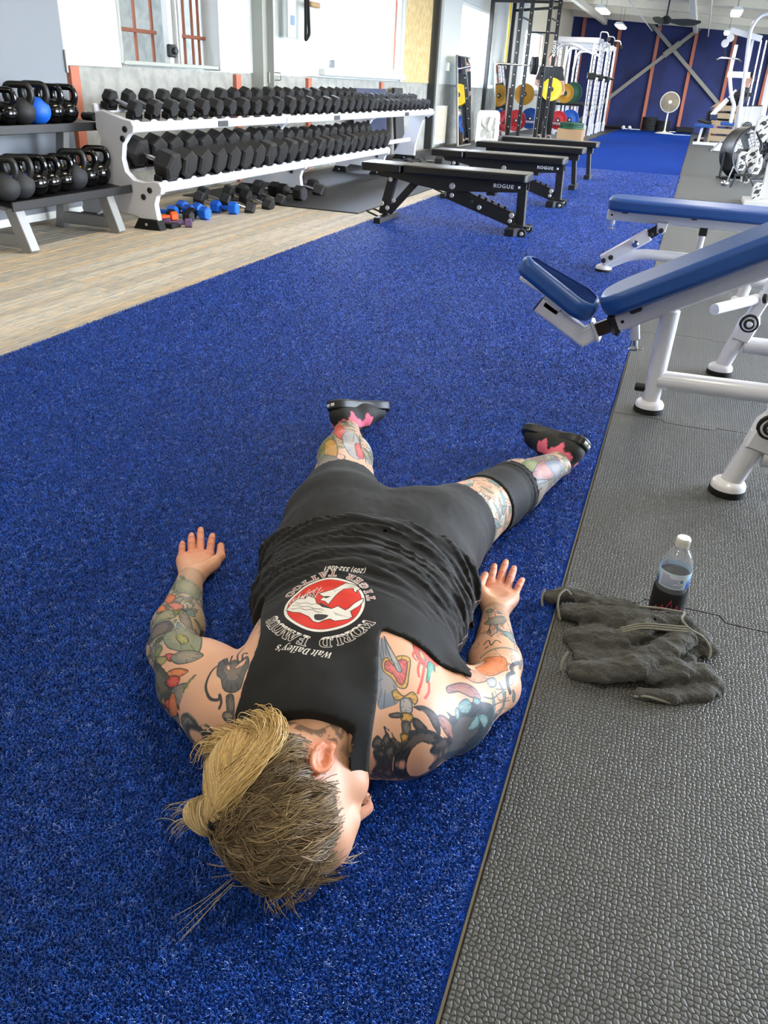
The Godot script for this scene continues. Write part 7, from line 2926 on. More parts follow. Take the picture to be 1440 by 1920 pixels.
	for k in 9:
		var x := 0.024 + 0.0022 * k
		b.tube([head_at(x, 0.019, 0.0825 - 0.0006 * k), head_at(x + 0.001, 0.014, 0.0875 - 0.0005 * k), head_at(x + 0.003, 0.012, 0.0915 - 0.0004 * k)], 0.0005, 4, [1.0, 0.8, 0.3])
	obj("eyelashes", b, M.black_matte, t)
	b = MB.new()
	b.torus(head_at(0.021, -0.008, 0.103), head_basis * Vector3(0.2, 0.2, 1.0), 0.0048, 0.0011, 18, 6, 0.0, 5.2)
	obj("nose_ring", b, M.chrome, t)


# ---- prints: tattoos and the back of the shirt
const INK := Color(0.20, 0.21, 0.22)
const NONE := Color(0, 0, 0, 0)
const INKSOFT := Color(0.33, 0.33, 0.34)
const SKIN := Color(0.86, 0.66, 0.54)
const SKINPINK := Color(0.84, 0.55, 0.44)
const PALE := Color(0.75, 0.72, 0.66)
const GREY := Color(0.50, 0.49, 0.45)
const GREENGREY := Color(0.52, 0.54, 0.44)
const TEALGREY := Color(0.46, 0.55, 0.54)
const TEALPALE := Color(0.42, 0.60, 0.62)
const TEAL := Color(0.25, 0.60, 0.52)
const BLUEGREY := Color(0.47, 0.50, 0.55)
const DARKBLUE := Color(0.20, 0.25, 0.29)
const TRIBAL := Color(0.22, 0.235, 0.26)
const DARKGREEN := Color(0.31, 0.33, 0.27)
const GREEN := Color(0.42, 0.50, 0.34)
const YELLOWGREEN := Color(0.62, 0.61, 0.36)
const OLIVE := Color(0.50, 0.50, 0.27)
const ORANGE := Color(0.82, 0.46, 0.26)
const RED := Color(0.80, 0.29, 0.24)
const PINK := Color(0.78, 0.46, 0.42)
const ROSE := Color(0.78, 0.36, 0.38)
const ROSEGREY := Color(0.62, 0.43, 0.42)
const GOLD := Color(0.78, 0.60, 0.30)
const STEEL := Color(0.62, 0.63, 0.64)
const STEELDARK := Color(0.36, 0.36, 0.36)
const LENS := Color(0.30, 0.30, 0.31)
const DOTTED := Color(0.62, 0.46, 0.38)


func chart_px(g: String, a: float, v: float) -> Vector2:
	match g:
		"A":
			return Vector2((a + 180.0) / 360.0 * 1024.0, (v + 120.0) / 720.0 * 1024.0)
		"B":
			return Vector2(1024.0 + (a + 180.0) / 360.0 * 1024.0, (v + 120.0) / 720.0 * 1024.0)
		"P":
			return Vector2((a + 180.0) / 360.0 * 512.0, 1024.0 + (v + 60.0) / 880.0 * 1024.0)
		"Q":
			return Vector2(512.0 + (a + 180.0) / 360.0 * 512.0, 1024.0 + (v + 60.0) / 880.0 * 1024.0)
	return Vector2(1024.0 + clampf((a + 720.0) / 640.0 * 1024.0, 1.0, 1022.0), 1024.0 + clampf((v + 1240.0) / 640.0 * 1024.0, 1.0, 1010.0))


func on_chart(g: String) -> void:
	var o := chart_px(g, 0, 0)
	if g == "T":
		ink.to = Transform2D(Vector2(1.6, 0), Vector2(0, 1.6), Vector2(1024.0 + 720.0 * 1.6, 1024.0 + 1240.0 * 1.6))
	else:
		ink.to = Transform2D(chart_px(g, 1, 0) - o, chart_px(g, 0, 1) - o, o)
	ink.clip = {"A": Rect2i(0, 0, 1024, 1024), "B": Rect2i(1024, 0, 1024, 1024), "P": Rect2i(0, 1024, 512, 1024), "Q": Rect2i(512, 1024, 512, 1024), "T": Rect2i(1024, 1024, 1024, 1010)}[g]


func pairs(l: Array) -> Array:
	var out := []
	for k in range(0, l.size(), 2):
		out.append(Vector2(l[k], l[k + 1]))
	return out


func tp(g: String, l: Array, c: Color, line: Color) -> void:
	# a coloured shape with a lighter heart, dark hatching and an outline
	on_chart(g)
	var pts := ink.smooth(pairs(l), true, 5)
	var mid := Vector2.ZERO
	for p in pts:
		mid += p / pts.size()
	ink.poly(pts, c)
	var inner := []
	for p in pts:
		inner.append((p as Vector2).lerp(mid + Vector2(2, -2), 0.42))
	ink.poly(inner, c.lerp(SKIN, 0.22))
	var n := pts.size()
	for k in range(1, n, 4):
		var p: Vector2 = pts[k]
		ink.stroke([p, p.lerp(mid, rng.randf_range(0.25, 0.6))], 1.1, c.darkened(0.35))
	if line.a > 0.0:
		ink.stroke(pts + [pts[0]], 1.9, line.lerp(c, 0.25))


func ts(g: String, l: Array, w: float, c: Color) -> void:
	on_chart(g)
	ink.stroke(ink.smooth(pairs(l), false, 6), w * 0.55, c)


func leaves(g: String, count: int, a0: float, a1: float, v0: float, v1: float, cols: Array, skip := Rect2(), size := 1.0) -> void:
	on_chart(g)
	for k in count:
		var p := Vector2(rng.randf_range(a0, a1), rng.randf_range(v0, v1))
		if skip.has_point(p):
			continue
		var turn := rng.randf() * TAU
		var l := rng.randf_range(9, 20) * size
		var w := rng.randf_range(3.5, 8) * size
		var q := []
		for s in [[-1.0, 0.0], [-0.5, 0.8], [0.1, 1.0], [0.6, 0.6], [1.0, 0.0], [0.6, -0.5], [0.0, -0.9], [-0.5, -0.7]]:
			q.append(p + Vector2(s[0] * l, s[1] * w).rotated(turn))
		q = ink.smooth(q, true, 3)
		var c: Color = cols[rng.randi() % cols.size()]
		ink.poly(q, c)
		for j in 4:
			var e := p + Vector2((-0.6 + 0.4 * j) * l, 0).rotated(turn)
			ink.stroke([e, e + Vector2(0.35 * l, (0.7 if j % 2 else -0.7) * w).rotated(turn)], 0.9, c.darkened(0.4))
		ink.stroke([p - Vector2(l, 0).rotated(turn), p + Vector2(l, 0).rotated(turn)], 1.0, c.darkened(0.45))
		ink.stroke(q + [q[0]], 1.4, c.darkened(0.5))


func skin_print() -> ImageTexture:
	ink = Paint.new()
	ink.im = Image.create(2048, 2048, false, Image.FORMAT_RGB8)
	ink.im.fill(SKIN)
	var greys := [GREY, GREENGREY, GREY, TEALGREY, PALE, DARKGREEN, OLIVE]
	# faded ground tones of the sleeves
	for z in [["A", -180, 180, 205, 488, Color(0.70, 0.61, 0.50)], ["A", -180, -62, 40, 205, Color(0.66, 0.58, 0.48)], ["P", -180, 180, 300, 700, Color(0.76, 0.63, 0.52)], ["Q", -180, 180, 400, 690, Color(0.74, 0.64, 0.55)]]:
		on_chart(z[0])
		var edge := []
		for k in 37:
			edge.append(Vector2(lerpf(z[1], z[2], k / 36.0), z[3] + 9.0 * sin(k * 1.7)))
		for k in range(36, -1, -1):
			edge.append(Vector2(lerpf(z[1], z[2], k / 36.0), z[4] + 7.0 * sin(k * 2.3)))
		ink.poly(edge, z[5])
	leaves("A", 330, -180, 180, 205, 485, greys, Rect2(), 1.1)
	leaves("A", 150, -180, 180, 15, 205, greys + [YELLOWGREEN], Rect2(-60, -100, 120, 330))
	leaves("A", 70, -178, -66, 0, 205, [DARKGREEN, GREY, INKSOFT, GREENGREY])
	leaves("B", 80, 60, 180, -60, 200, [DARKBLUE, TRIBAL, DARKBLUE, TEALGREY], Rect2(), 1.3)
	leaves("B", 60, -180, -60, 20, 200, [GREY, BLUEGREY, PALE])
	leaves("B", 90, -180, 180, 230, 470, [PALE, SKINPINK, SKIN, TEALGREY, GREY, SKIN], Rect2(), 1.0)
	leaves("P", 300, -110, 110, 280, 700, [GREY, PALE, OLIVE, SKIN, STEEL, GOLD, INKSOFT, SKIN, GREENGREY], Rect2(), 1.5)
	leaves("Q", 230, -90, 140, 400, 690, [GREY, TEALGREY, BLUEGREY, SKIN, GREENGREY, ROSEGREY, PALE], Rect2(), 1.4)
	leaves("Q", 130, -90, 140, 90, 300, [TEALGREY, SKIN, GREENGREY, PALE, SKIN], Rect2(), 1.3)
	# thin scrolls between them
	for z in [["A", 90, 205, 480], ["B", 50, 215, 470], ["P", 80, 280, 690], ["Q", 70, 100, 680]]:
		on_chart(z[0])
		for k in z[1]:
			var c := Vector2(rng.randf_range(-120, 120), rng.randf_range(z[2], z[3]))
			var r := rng.randf_range(4, 12)
			var a0 := rng.randf() * TAU
			var arc := []
			for j in 9:
				arc.append(c + Vector2.from_angle(a0 + j * 0.5) * r * (0.4 + 0.075 * j))
			ink.stroke(arc, 1.3, INKSOFT)
	tp("A", [-36, 453, 6, 452, 58, 446, 54, 386, 17, 386, -13, 397], GREENGREY, INK)
	tp("A", [-32, 482, 7, 492, 65, 499, 71, 481, 14, 460], GREY, INK)
	tp("A", [-53, 398, -41, 401, -12, 372, -9, 342, -21, 337], ORANGE, INK)
	tp("A", [-9, 342, -4, 361, 10, 362, 8, 335], GREY, INK)
	tp("A", [-17, 331, 9, 327, 16, 317, -1, 308], PINK, INK)
	tp("A", [-44, 339, -30, 335, -20, 312, -43, 320], ORANGE, INK)
	tp("A", [-62, 300, -32, 311, -9, 309, 2, 288, -28, 288], GREENGREY, INK)
	tp("A", [12, 309, 35, 298, 52, 270, 34, 262, 13, 289], GREY, INK)
	tp("A", [-65, 252, -63, 290, -31, 286, -5, 278, 11, 245, -12, 225, -32, 237], LENS, PALE)
	tp("A", [-25, 223, 4, 230, 41, 234, 3, 92, -17, 96, -30, 164], GREENGREY, INK)
	tp("A", [-6, 197, 7, 191, -4, 128, -13, 134], YELLOWGREEN, INK)
	tp("A", [-65, 216, -41, 207, -41, 185, -59, 184], GREEN, INK)
	tp("A", [-40, 146, -31, 121, -31, 105, -39, 109], RED, INK)
	tp("A", [-61, 195, -41, 140, -43, 120, -58, 142], YELLOWGREEN, INK)
	tp("A", [-34, 117, -11, 97, -1, 70, -17, 67, -34, 88], GREY, INK)
	tp("A", [-78, 189, -57, 152, -53, 88, -65, 85, -62, 65, -74, 62, -95, 104, -80, 108], DARKGREEN, INK)
	tp("A", [-51, 96, -37, 78, -30, 54, -43, 62, -52, 81], ORANGE, INK)
	tp("A", [-58, 87, -47, 75, -45, 58, -56, 57, -64, 77], RED, INK)
	tp("A", [-66, 66, -45, 41, -33, -2, -42, -20, -62, -4, -76, 50], GREY, INK)
	tp("A", [-51, 28, -38, 32, -26, 29, -35, 13, -50, 18], OLIVE, INK)
	tp("A", [-62, -13, -48, -23, -43, -38, -45, -52, -59, -45, -65, -29], OLIVE, INK)
	tp("A", [-91, 88, -79, 70, -79, 56, -96, 75], RED, INK)
	tp("A", [-71, 64, -66, 51, -83, 31, -110, 72], ORANGE, INK)
	tp("A", [-96, 101, -83, 88, -94, 87], YELLOWGREEN, INK)
	tp("T", [-578, -789, -543, -772, -522, -764, -504, -763, -493, -764, -524, -765, -552, -772, -567, -779], GREY, INK)
	tp("T", [-484, -767, -473, -771, -473, -768, -489, -766], GREY, INK)
	tp("A", [-111, 75, -79, 5, -70, -31, -79, -50, -95, -63, -107, -44, -102, -16, -90, -2], GREY, INK)
	tp("A", [-75, -19, -75, -46, -91, -57, -87, -41], LENS, INK)
	tp("T", [-550, -867, -551, -881, -527, -856, -524, -867, -511, -863, -504, -875, -491, -857, -487, -835, -483, -813, -494, -805, -508, -807, -521, -822, -533, -831], INKSOFT, INK)
	tp("T", [-527, -849, -523, -852, -515, -842, -520, -840], SKIN, INK)
	tp("T", [-511, -844, -506, -863, -502, -872, -499, -854], SKIN, INK)
	tp("T", [-498, -800, -488, -801, -476, -778, -485, -779, -495, -792], INKSOFT, INK)
	tp("T", [-495, -779, -489, -783, -478, -782, -482, -776, -490, -776], GREY, INK)
	ts("T", [-543, -854, -547, -842, -545, -824, -540, -808, -531, -797, -521, -791, -509, -792, -510, -798, -503, -790, -503, -784], 7, INK)
	ts("T", [-529, -852, -560, -888, -575, -908], 5, INK)
	ts("T", [-528, -856, -563, -908, -577, -932], 5, INK)
	ts("T", [-525, -856, -539, -889, -570, -934], 5, INK)
	ts("T", [-509, -856, -526, -884, -528, -908], 5, INK)
	ts("T", [-506, -863, -516, -884, -507, -882], 5, INK)
	ts("T", [-547, -976, -608, -1103, -555, -1028], 6, TEALGREY)
	ts("T", [-534, -969, -548, -1009, -556, -1045], 6, TEALGREY)
	ts("T", [-538, -962, -529, -961, -528, -981], 6, TEALGREY)
	ts("T", [-512, -929, -516, -951, -530, -990], 6, TEALGREY)
	tp("T", [-582, -885, -592, -933, -590, -938, -575, -882], GREY, INK)
	tp("T", [-193, -955, -178, -983, -156, -993, -143, -987, -157, -973, -177, -963, -188, -943], ROSEGREY, INK)
	tp("B", [15, 55, 17, 88, 30, 108, 45, 110, 38, 90, 25, 71, 22, 47], ROSEGREY, INK)
	tp("T", [-225, -871, -212, -883, -193, -889, -182, -882, -180, -872, -191, -871, -206, -876], TRIBAL, NONE)
	tp("B", [20, -36, 24, -20, 37, -4, 52, -2, 62, -8, 48, -17, 32, -22], TRIBAL, NONE)
	tp("T", [-189, -888, -180, -901, -163, -908, -156, -915, -167, -893, -178, -884], ROSEGREY, INK)
	tp("B", [42, -2, 46, 15, 69, 35, 88, 49, 73, 20, 56, 3], ROSEGREY, INK)
	tp("B", [36, 16, 49, 35, 48, 51, 43, 77, 50, 113, 64, 144, 91, 139, 105, 108, 126, 92, 106, 16, 105, -20, 109, -51, 106, -72, 57, -73, 41, -55, 48, -35, 66, -6, 75, 27, 58, 23], DARKBLUE, NONE)
	tp("T", [-256, -830, -242, -826, -227, -829, -222, -842, -209, -852, -216, -840, -225, -826, -232, -820, -243, -820], TRIBAL, NONE)
	tp("B", [16, -83, 41, -77, 57, -66, 43, -55, 45, -42, 53, -54, 70, -66, 79, -72, 54, -80], TRIBAL, NONE)
	tp("T", [-222, -858, -212, -863, -196, -862, -206, -853, -215, -851], TRIBAL, NONE)
	tp("B", [30, -45, 34, -35, 50, -27, 48, -39, 40, -46], TRIBAL, NONE)
	tp("T", [-232, -819, -232, -820, -221, -840, -203, -857, -179, -874, -170, -879, -178, -863, -199, -848, -212, -834, -218, -826, -217, -827], TRIBAL, NONE)
	tp("T", [-188, -851, -177, -863, -162, -900, -173, -882, -180, -867], TRIBAL, NONE)
	tp("B", [93, -62, 71, -60, 66, -45, 69, -30, 86, -15, 100, -23, 104, -49], DOTTED, INK)
	tp("B", [85, -20, 84, -10, 104, 8, 104, -8], ROSE, INK)
	tp("B", [40, 60, 38, 80, 48, 85, 55, 73, 49, 57], TEALPALE, INK)
	tp("B", [73, 69, 64, 84, 62, 97, 76, 92, 78, 75], TEALPALE, INK)
	tp("B", [64, 93, 65, 109, 75, 120, 83, 109], TEALPALE, INK)
	tp("B", [45, 45, 43, 54, 54, 51, 55, 42], TEALPALE, INK)
	tp("B", [41, 97, 47, 108, 51, 99, 45, 91], TEALPALE, INK)
	tp("B", [-6, 172, -33, 259, -9, 272, 19, 272, 19, 227, 20, 196, 13, 169], ORANGE, INK)
	tp("B", [7, 114, 4, 152, 24, 166, 26, 126, 17, 109], SKINPINK, INK)
	tp("B", [24, 166, 25, 194, 39, 183, 36, 157], STEEL, INK)
	ts("B", [60, 294, 35, 262, 31, 235, 49, 221, 65, 223], 16, INK)
	ts("B", [37, 248, 37, 241, 46, 235], 5, PALE)
	ts("B", [-42, 276, -15, 290, 17, 301, 54, 313], 6, GREY)
	tp("B", [-42, 408, -20, 423, 35, 442, 22, 408, -11, 390], GREY, INK)
	ts("B", [-18, 391, -26, 358, -12, 331], 4, INK)
	ts("B", [0, 396, -1, 361, -15, 331], 4, INK)
	ts("B", [-30, 306, -19, 317, -14, 302, -4, 316, 6, 311], 4, INK)
	ts("B", [13, 373, 36, 356, 39, 326], 4, INK)
	ts("B", [24, 374, 49, 376, 46, 320], 4, INK)
	ts("B", [-28, 296, -20, 300], 4, INK)
	tp("B", [16, 369, 56, 384, 37, 334, 25, 343], TEALGREY, INK)
	ts("B", [45, 119, 54, 153, 54, 196], 4, INKSOFT)
	ts("B", [45, 170, 65, 180, 73, 216], 4, INKSOFT)
	ts("B", [61, 133, 69, 179, 81, 221], 4, INKSOFT)
	ts("B", [78, 143, 81, 173, 95, 213], 4, INKSOFT)
	ts("B", [44, 177, 54, 211], 4, INKSOFT)
	tp("B", [-46, 467, -23, 469, -13, 455, -32, 451], GREY, INK)
	tp("B", [6, 456, 44, 477, 65, 478, 10, 445], BLUEGREY, INK)
	tp("T", [-264, -807, -260, -817, -251, -816], INKSOFT, INK)
	tp("T", [-253, -816, -248, -827, -243, -820], INKSOFT, INK)
	tp("T", [-261, -805, -250, -814, -245, -813], INKSOFT, INK)
	tp("T", [-248, -814, -238, -823, -236, -817], INKSOFT, INK)
	tp("T", [-308, -954, -299, -953, -261, -893, -245, -870, -260, -850, -272, -846, -288, -889], BLUEGREY, NONE)
	tp("T", [-291, -918, -286, -926, -273, -924, -273, -938, -256, -948, -247, -916, -243, -894, -253, -887, -268, -896, -284, -901], GOLD, INK)
	tp("T", [-286, -916, -282, -922, -270, -918, -269, -932, -258, -939, -251, -915, -249, -897, -255, -893, -268, -903, -281, -904], ROSE, INK)
	tp("T", [-306, -965, -293, -951, -276, -935, -259, -918, -265, -913, -288, -937], STEEL, INK)
	tp("T", [-259, -876, -255, -881, -242, -878, -232, -892, -222, -886, -224, -876, -232, -881, -243, -871, -254, -868], GOLD, INK)
	tp("T", [-244, -872, -232, -879, -224, -865, -237, -856], STEEL, INK)
	tp("T", [-238, -855, -223, -862, -221, -854, -232, -848], GOLD, INK)
	tp("T", [-233, -847, -222, -852, -219, -841, -225, -836], STEELDARK, INK)
	tp("T", [-230, -836, -221, -841, -220, -836, -226, -832], GOLD, INK)
	tp("T", [-263, -985, -255, -1000, -233, -1004, -218, -1002, -208, -989, -205, -947, -213, -946, -224, -958, -236, -955, -249, -962], RED, INK)
	tp("T", [-251, -983, -243, -979, -236, -970, -244, -968], GOLD, INK)
	tp("T", [-232, -973, -223, -979, -218, -954, -220, -926, -226, -950], TEAL, INK)
	tp("T", [-218, -968, -211, -994, -202, -952, -208, -942], GOLD, INK)
	ts("T", [-242, -960, -239, -939, -233, -926], 7, RED)
	ts("T", [-233, -954, -227, -920, -225, -895], 7, RED)
	ts("T", [-218, -931, -212, -912, -213, -896], 7, RED)
	ts("T", [-255, -972, -254, -958, -247, -954], 7, RED)
	tp("T", [-253, -845, -241, -854, -234, -853, -247, -845], INKSOFT, INK)
	tp("P", [-69, 398, -33, 417, -24, 404, -13, 201, -27, 122], OLIVE, INK)
	tp("P", [-47, 388, -24, 392, -13, 301, -15, 176, -33, 251], GOLD, INK)
	tp("P", [-47, 624, -12, 563, 3, 393, -19, 413], RED, INK)
	tp("P", [-6, 393, 16, 436, 38, 320, 18, 219], STEEL, INK)
	tp("P", [21, 367, 34, 372, 38, 277, 25, 266], ROSE, INK)
	tp("P", [-59, 315, -19, 241, -3, 109, -23, 23], GREY, INK)
	ts("P", [-18, -42, -2, 82, 36, 148], 4, INK)
	ts("P", [-5, -52, 11, -9, 31, -21], 4, INK)
	ts("P", [-1, 194, 23, 126, 36, 80], 4, INK)
	ts("P", [-15, -21, 2, -30, 10, -62], 4, INK)
	ts("P", [-11, 259, 2, 225, -1, 164, -9, 196], 4, INK)
	ts("P", [26, 431, 43, 294, 52, 113], 4, INK)
	tp("Q", [11, 412, 4, 509, 27, 522, 36, 421], GREEN, INK)
	tp("Q", [40, 416, 14, 549, 32, 581, 72, 559, 53, 446], ROSEGREY, INK)
	tp("Q", [24, 545, 35, 630, 84, 617, 86, 579], BLUEGREY, INK)
	tp("Q", [82, 381, 63, 427, 79, 558, 102, 521, 105, 427], GREY, INK)
	tp("Q", [19, 328, 23, 388, 52, 382, 47, 323], TEALGREY, INK)
	ts("Q", [-8, 357, 4, 404, 29, 402], 4, INK)
	ts("Q", [57, 357, 51, 416, 69, 522], 4, INK)
	ts("Q", [75, 394, 72, 447], 4, INK)
	tp("Q", [7, 37, 4, 121, 27, 139, 52, 145, 59, 104, 32, 51], GREENGREY, INK)
	tp("Q", [5, -40, 0, 53, 18, 22, 13, -30], TEALGREY, INK)
	tp("Q", [39, 54, 54, 112, 75, 134, 60, 65], TEALPALE, INK)
	ts("Q", [2, 80, 25, 103, 49, 123], 4, INK)
	ts("Q", [4, 121, 34, 130, 66, 140], 4, INK)
	ts("Q", [43, 22, 60, 86, 82, 118], 4, INK)
	ts("Q", [18, 32, 19, 97, 34, 75], 4, INK)
	# spots on the curled tail of the dark sleeve
	on_chart("B")
	for k in 30:
		ink.dot(Vector2(rng.randf_range(72, 120), rng.randf_range(-75, -8)), Vector2(rng.randf_range(1.5, 3.0), rng.randf_range(1.2, 2.2)), INK, rng.randf() * PI)
	ink.im.fill_rect(Rect2i(1024, 2036, 1024, 12), SKIN)
	return ImageTexture.create_from_image(ink.im)


func shirt_print() -> ImageTexture:
	var p := Paint.new()
	p.im = Image.create(1024, 1024, false, Image.FORMAT_RGB8)
	var cloth := Color(0.042, 0.043, 0.046)
	p.im.fill(cloth)
	p.clip = Rect2i(0, 0, 1024, 1024)
	# millimetres of the print, upright towards the neck, to pixels
	var k := 1024.0 / 300.0
	p.to = Transform2D(Vector2(-k * 0.92, 0), Vector2(0, -k), Vector2((-37 + 195) * k, (195 - 50) * k))
	var white := Color(0.90, 0.88, 0.85)
	var red := Color(0.83, 0.19, 0.13)
	var cell := func(r: float, wob: float) -> Array:
		var q := []
		for j in 60:
			var a := TAU * j / 60
			q.append(Vector2.from_angle(a) * r * (1.0 + wob * sin(a * 5.0 + 1.0)))
		return q
	p.poly(cell.call(73.0, 0.006), white)
	p.poly(cell.call(67.8, 0.008), Color(0.08, 0.05, 0.05))
	p.poly(cell.call(67.0, 0.008), red)
	for e in 46:
		var a := Vector2(60 - e * 0.9, 12 - 0.5 * e + 8.0 * sin(e * 1.3))
		p.stroke([a, a + Vector2(4 + 3 * sin(e * 2.0), -16 - 9 * sin(e * 0.7)), a + Vector2(-2 + 6 * sin(e * 1.1), -26 - 8 * sin(e * 0.9))], 1.2, white if e % 3 else Color(0.12, 0.08, 0.08))
	var shapes := [[67, 17, 63, -1, 55, -15, 41, -13, 36, -22, 21, -13, 14, 3, 1, 13, -16, 15, -26, 6, -41, 13, -46, 8, -53, -6, -66, -25, -68, -15, -63, -1, -51, 15, -57, 27, -53, 33, -29, 44, -19, 40, -9, 45, -1, 52, 9, 50, 19, 40, 38, 30, 53, 27],
		[18, -27, 8, -32, -6, -40, -16, -52, -26, -60, -43, -57, -55, -50, -54, -45, -50, -43, -51, -35, -46, -39, -42, -48, -26, -43, -16, -24, -11, -6, -8, 6, 1, -3, 11, -6, 6, -17]]
	for s in shapes:
		var q := pairs(s)
		p.poly(q, white)
		p.stroke(q + [q[0]], 1.4, Color(0.10, 0.07, 0.07))
	for s in [[9, 33, -14, 32, -6, 44, 6, 45], [9, 1, 1, 6, -13, 13, -8, 15, 4, 10], [7, -18, -6, -18, 1, -12]]:
		p.poly(p.smooth(pairs(s), true), Color(0.22, 0.2, 0.2))
	for e in 40:
		var a := Vector2(60 - e * 1.5, 6 + 10.0 * sin(e * 2.1) + e * 0.35)
		p.stroke([a, a + Vector2(-5, 3.0 * sin(e * 1.7))], 1.1, Color(0.2, 0.17, 0.16))
	for e in 9:
		p.stroke([Vector2(-22 - e * 4, 22 + e), Vector2(-28 - e * 3, 29)], 0.9, Color(0.3, 0.27, 0.25))
		p.stroke([Vector2(-8 - e * 4, -38 - e * 2), Vector2(-12 - e * 4, -33 - e * 2.5)], 0.9, Color(0.3, 0.27, 0.25))
	# lettering round the circle
	var ring := func(s: String, a0: float, a1: float, r: float, size: float, up: float, two: bool) -> void:
		for j in s.length():
			var a := deg_to_rad(lerpf(a0, a1, float(j) / (s.length() - 1)))
			var turn := a - PI / 2 * up
			if s[j] == " ":
				continue
			for o in 8:
				p.text(s[j], "Droid Serif", Vector2.from_angle(a) * r + Vector2.from_angle(TAU * o / 8) * 1.15, size, turn, white, 0.0, 1.05)
			p.text(s[j], "Droid Serif", Vector2.from_angle(a) * r, size, turn, Color(0.10, 0.06, 0.06) if two else Color(0.60, 0.40, 0.40), 0.0, 1.05)
			if two:
				p.text(s[j], "Droid Serif", Vector2.from_angle(a) * r, size * 0.92, turn, Color(0.80, 0.36, 0.34), 0.0, 1.0, white)
	ring.call("WORLD FAMOUS", 152.0, 22.0, 78.0, 28.0, 1.0, true)
	ring.call("TIGER TATTOO", 200.0, 334.0, 97.0, 21.0, -1.0, false)
	p.text("Walt Dailey's", "Droid Serif", Vector2(4, 104), 19.0, -0.05, white, 0.35, 0.78)
	p.text("(209) 332-0261", "Droid Sans", Vector2(-16, -108), 14.0, 0.06, white, 0.3, 0.85)
	return ImageTexture.create_from_image(p.im)


# ------------------------------------------------------------------ people far off
func far_hand(f: Field, wrist: Vector3, to: Vector3, side: Vector3) -> void:
	var d := (to - wrist).normalized()
	f.cap(wrist, wrist + d * 0.07, 0.024, 0.022, 0.02, 1.5, side.normalized())
	for k in 4:
		var b := wrist + d * 0.07 + side.normalized() * (-0.027 + k * 0.018)
		f.cap(b, b + d * [0.055, 0.066, 0.062, 0.048][k] + Vector3(0, -0.018, 0), 0.0085, 0.0075, 0.004)
	f.cap(wrist + d * 0.02 - side.normalized() * 0.03, wrist + d * 0.07 - side.normalized() * 0.055, 0.012, 0.010, 0.008)


func far_person(t: Node3D, J: Dictionary, lo: Vector3, hi: Vector3, shirt: Color, pants: Color, hairc: Color) -> void:
	var f := Field.new(lo, hi, 0.0105)
	for c in J.caps:
		f.cap(c[0], c[1], c[2], c[3], c[4], c[5] if c.size() > 5 else 1.0, J.lat)
	var hb: Basis = J.head_basis
	var hc: Vector3 = J.head
	f.ell(hc, Vector3(0.075, 0.115, 0.095), hb, 0.02)
	f.ell(hc + hb * Vector3(0, -0.06, 0.03), Vector3(0.055, 0.06, 0.06), hb, 0.03)
	f.cap(hc + hb * Vector3(0, 0.01, 0.095), hc + hb * Vector3(0, -0.03, 0.115), 0.012, 0.016, 0.012)
	for s in [-1.0, 1.0]:
		f.ell(hc + hb * Vector3(s * 0.078, -0.015, 0), Vector3(0.012, 0.03, 0.02), hb, 0.008)
		f.ell(hc + hb * Vector3(s * 0.032, 0.005, 0.098), Vector3(0.018, 0.012, 0.014), hb, 0.01, true)
	for h in J.hands:
		far_hand(f, h[0], h[1], h[2])
	var m := mat(Color(1, 1, 1), 0.55)
	m.vertex_color_use_as_albedo = true
	var n := f.net()
	net_part("body", n, m, t, func(p: Vector3) -> Color:
		var l: Vector3 = hb.transposed() * (p - hc)
		if l.z > 0.05 and absf(l.y + 0.07) < 0.007 and absf(l.x) < 0.028:
			return Color(0.36, 0.14, 0.11)
		if l.z > 0.05 and absf(l.y - 0.006) < 0.008 and absf(absf(l.x) - 0.032) < 0.014:
			return Color(0.10, 0.07, 0.06)
		return Color(0.58, 0.33, 0.24))
	net_part("shirt", f.derive(func(p: Vector3, w: float) -> float: return maxf(w - 0.012, J.shirt.call(p))).net(), mat(shirt, 0.85), t)
	net_part("trousers", f.derive(func(p: Vector3, w: float) -> float: return maxf(w - 0.012, J.pants.call(p))).net(), mat(pants, 0.85), t)
	net_part("hair", f.derive(func(p: Vector3, w: float) -> float:
		var l: Vector3 = hb.transposed() * (p - hc)
		return maxf(w - 0.010, maxf(l.z * 0.9 - l.y * 0.8 + 0.005, maxf(-0.05 - l.y, l.length() - 0.16)))).net(), mat(hairc, 0.7), t)
	for s in J.soles:
		var b := MB.new()
		b.t = Transform3D(Basis(Vector3.UP, s[1]), s[0])
		b.box(Vector3(0, 0.015, 0.06), Vector3(0.10, 0.03, 0.27), 0.012)
		b.ellipsoid(Vector3(0, 0.045, 0.07), Vector3(0.048, 0.045, 0.125), 8, 12)
		obj("shoe", b, M.black_matte, t)


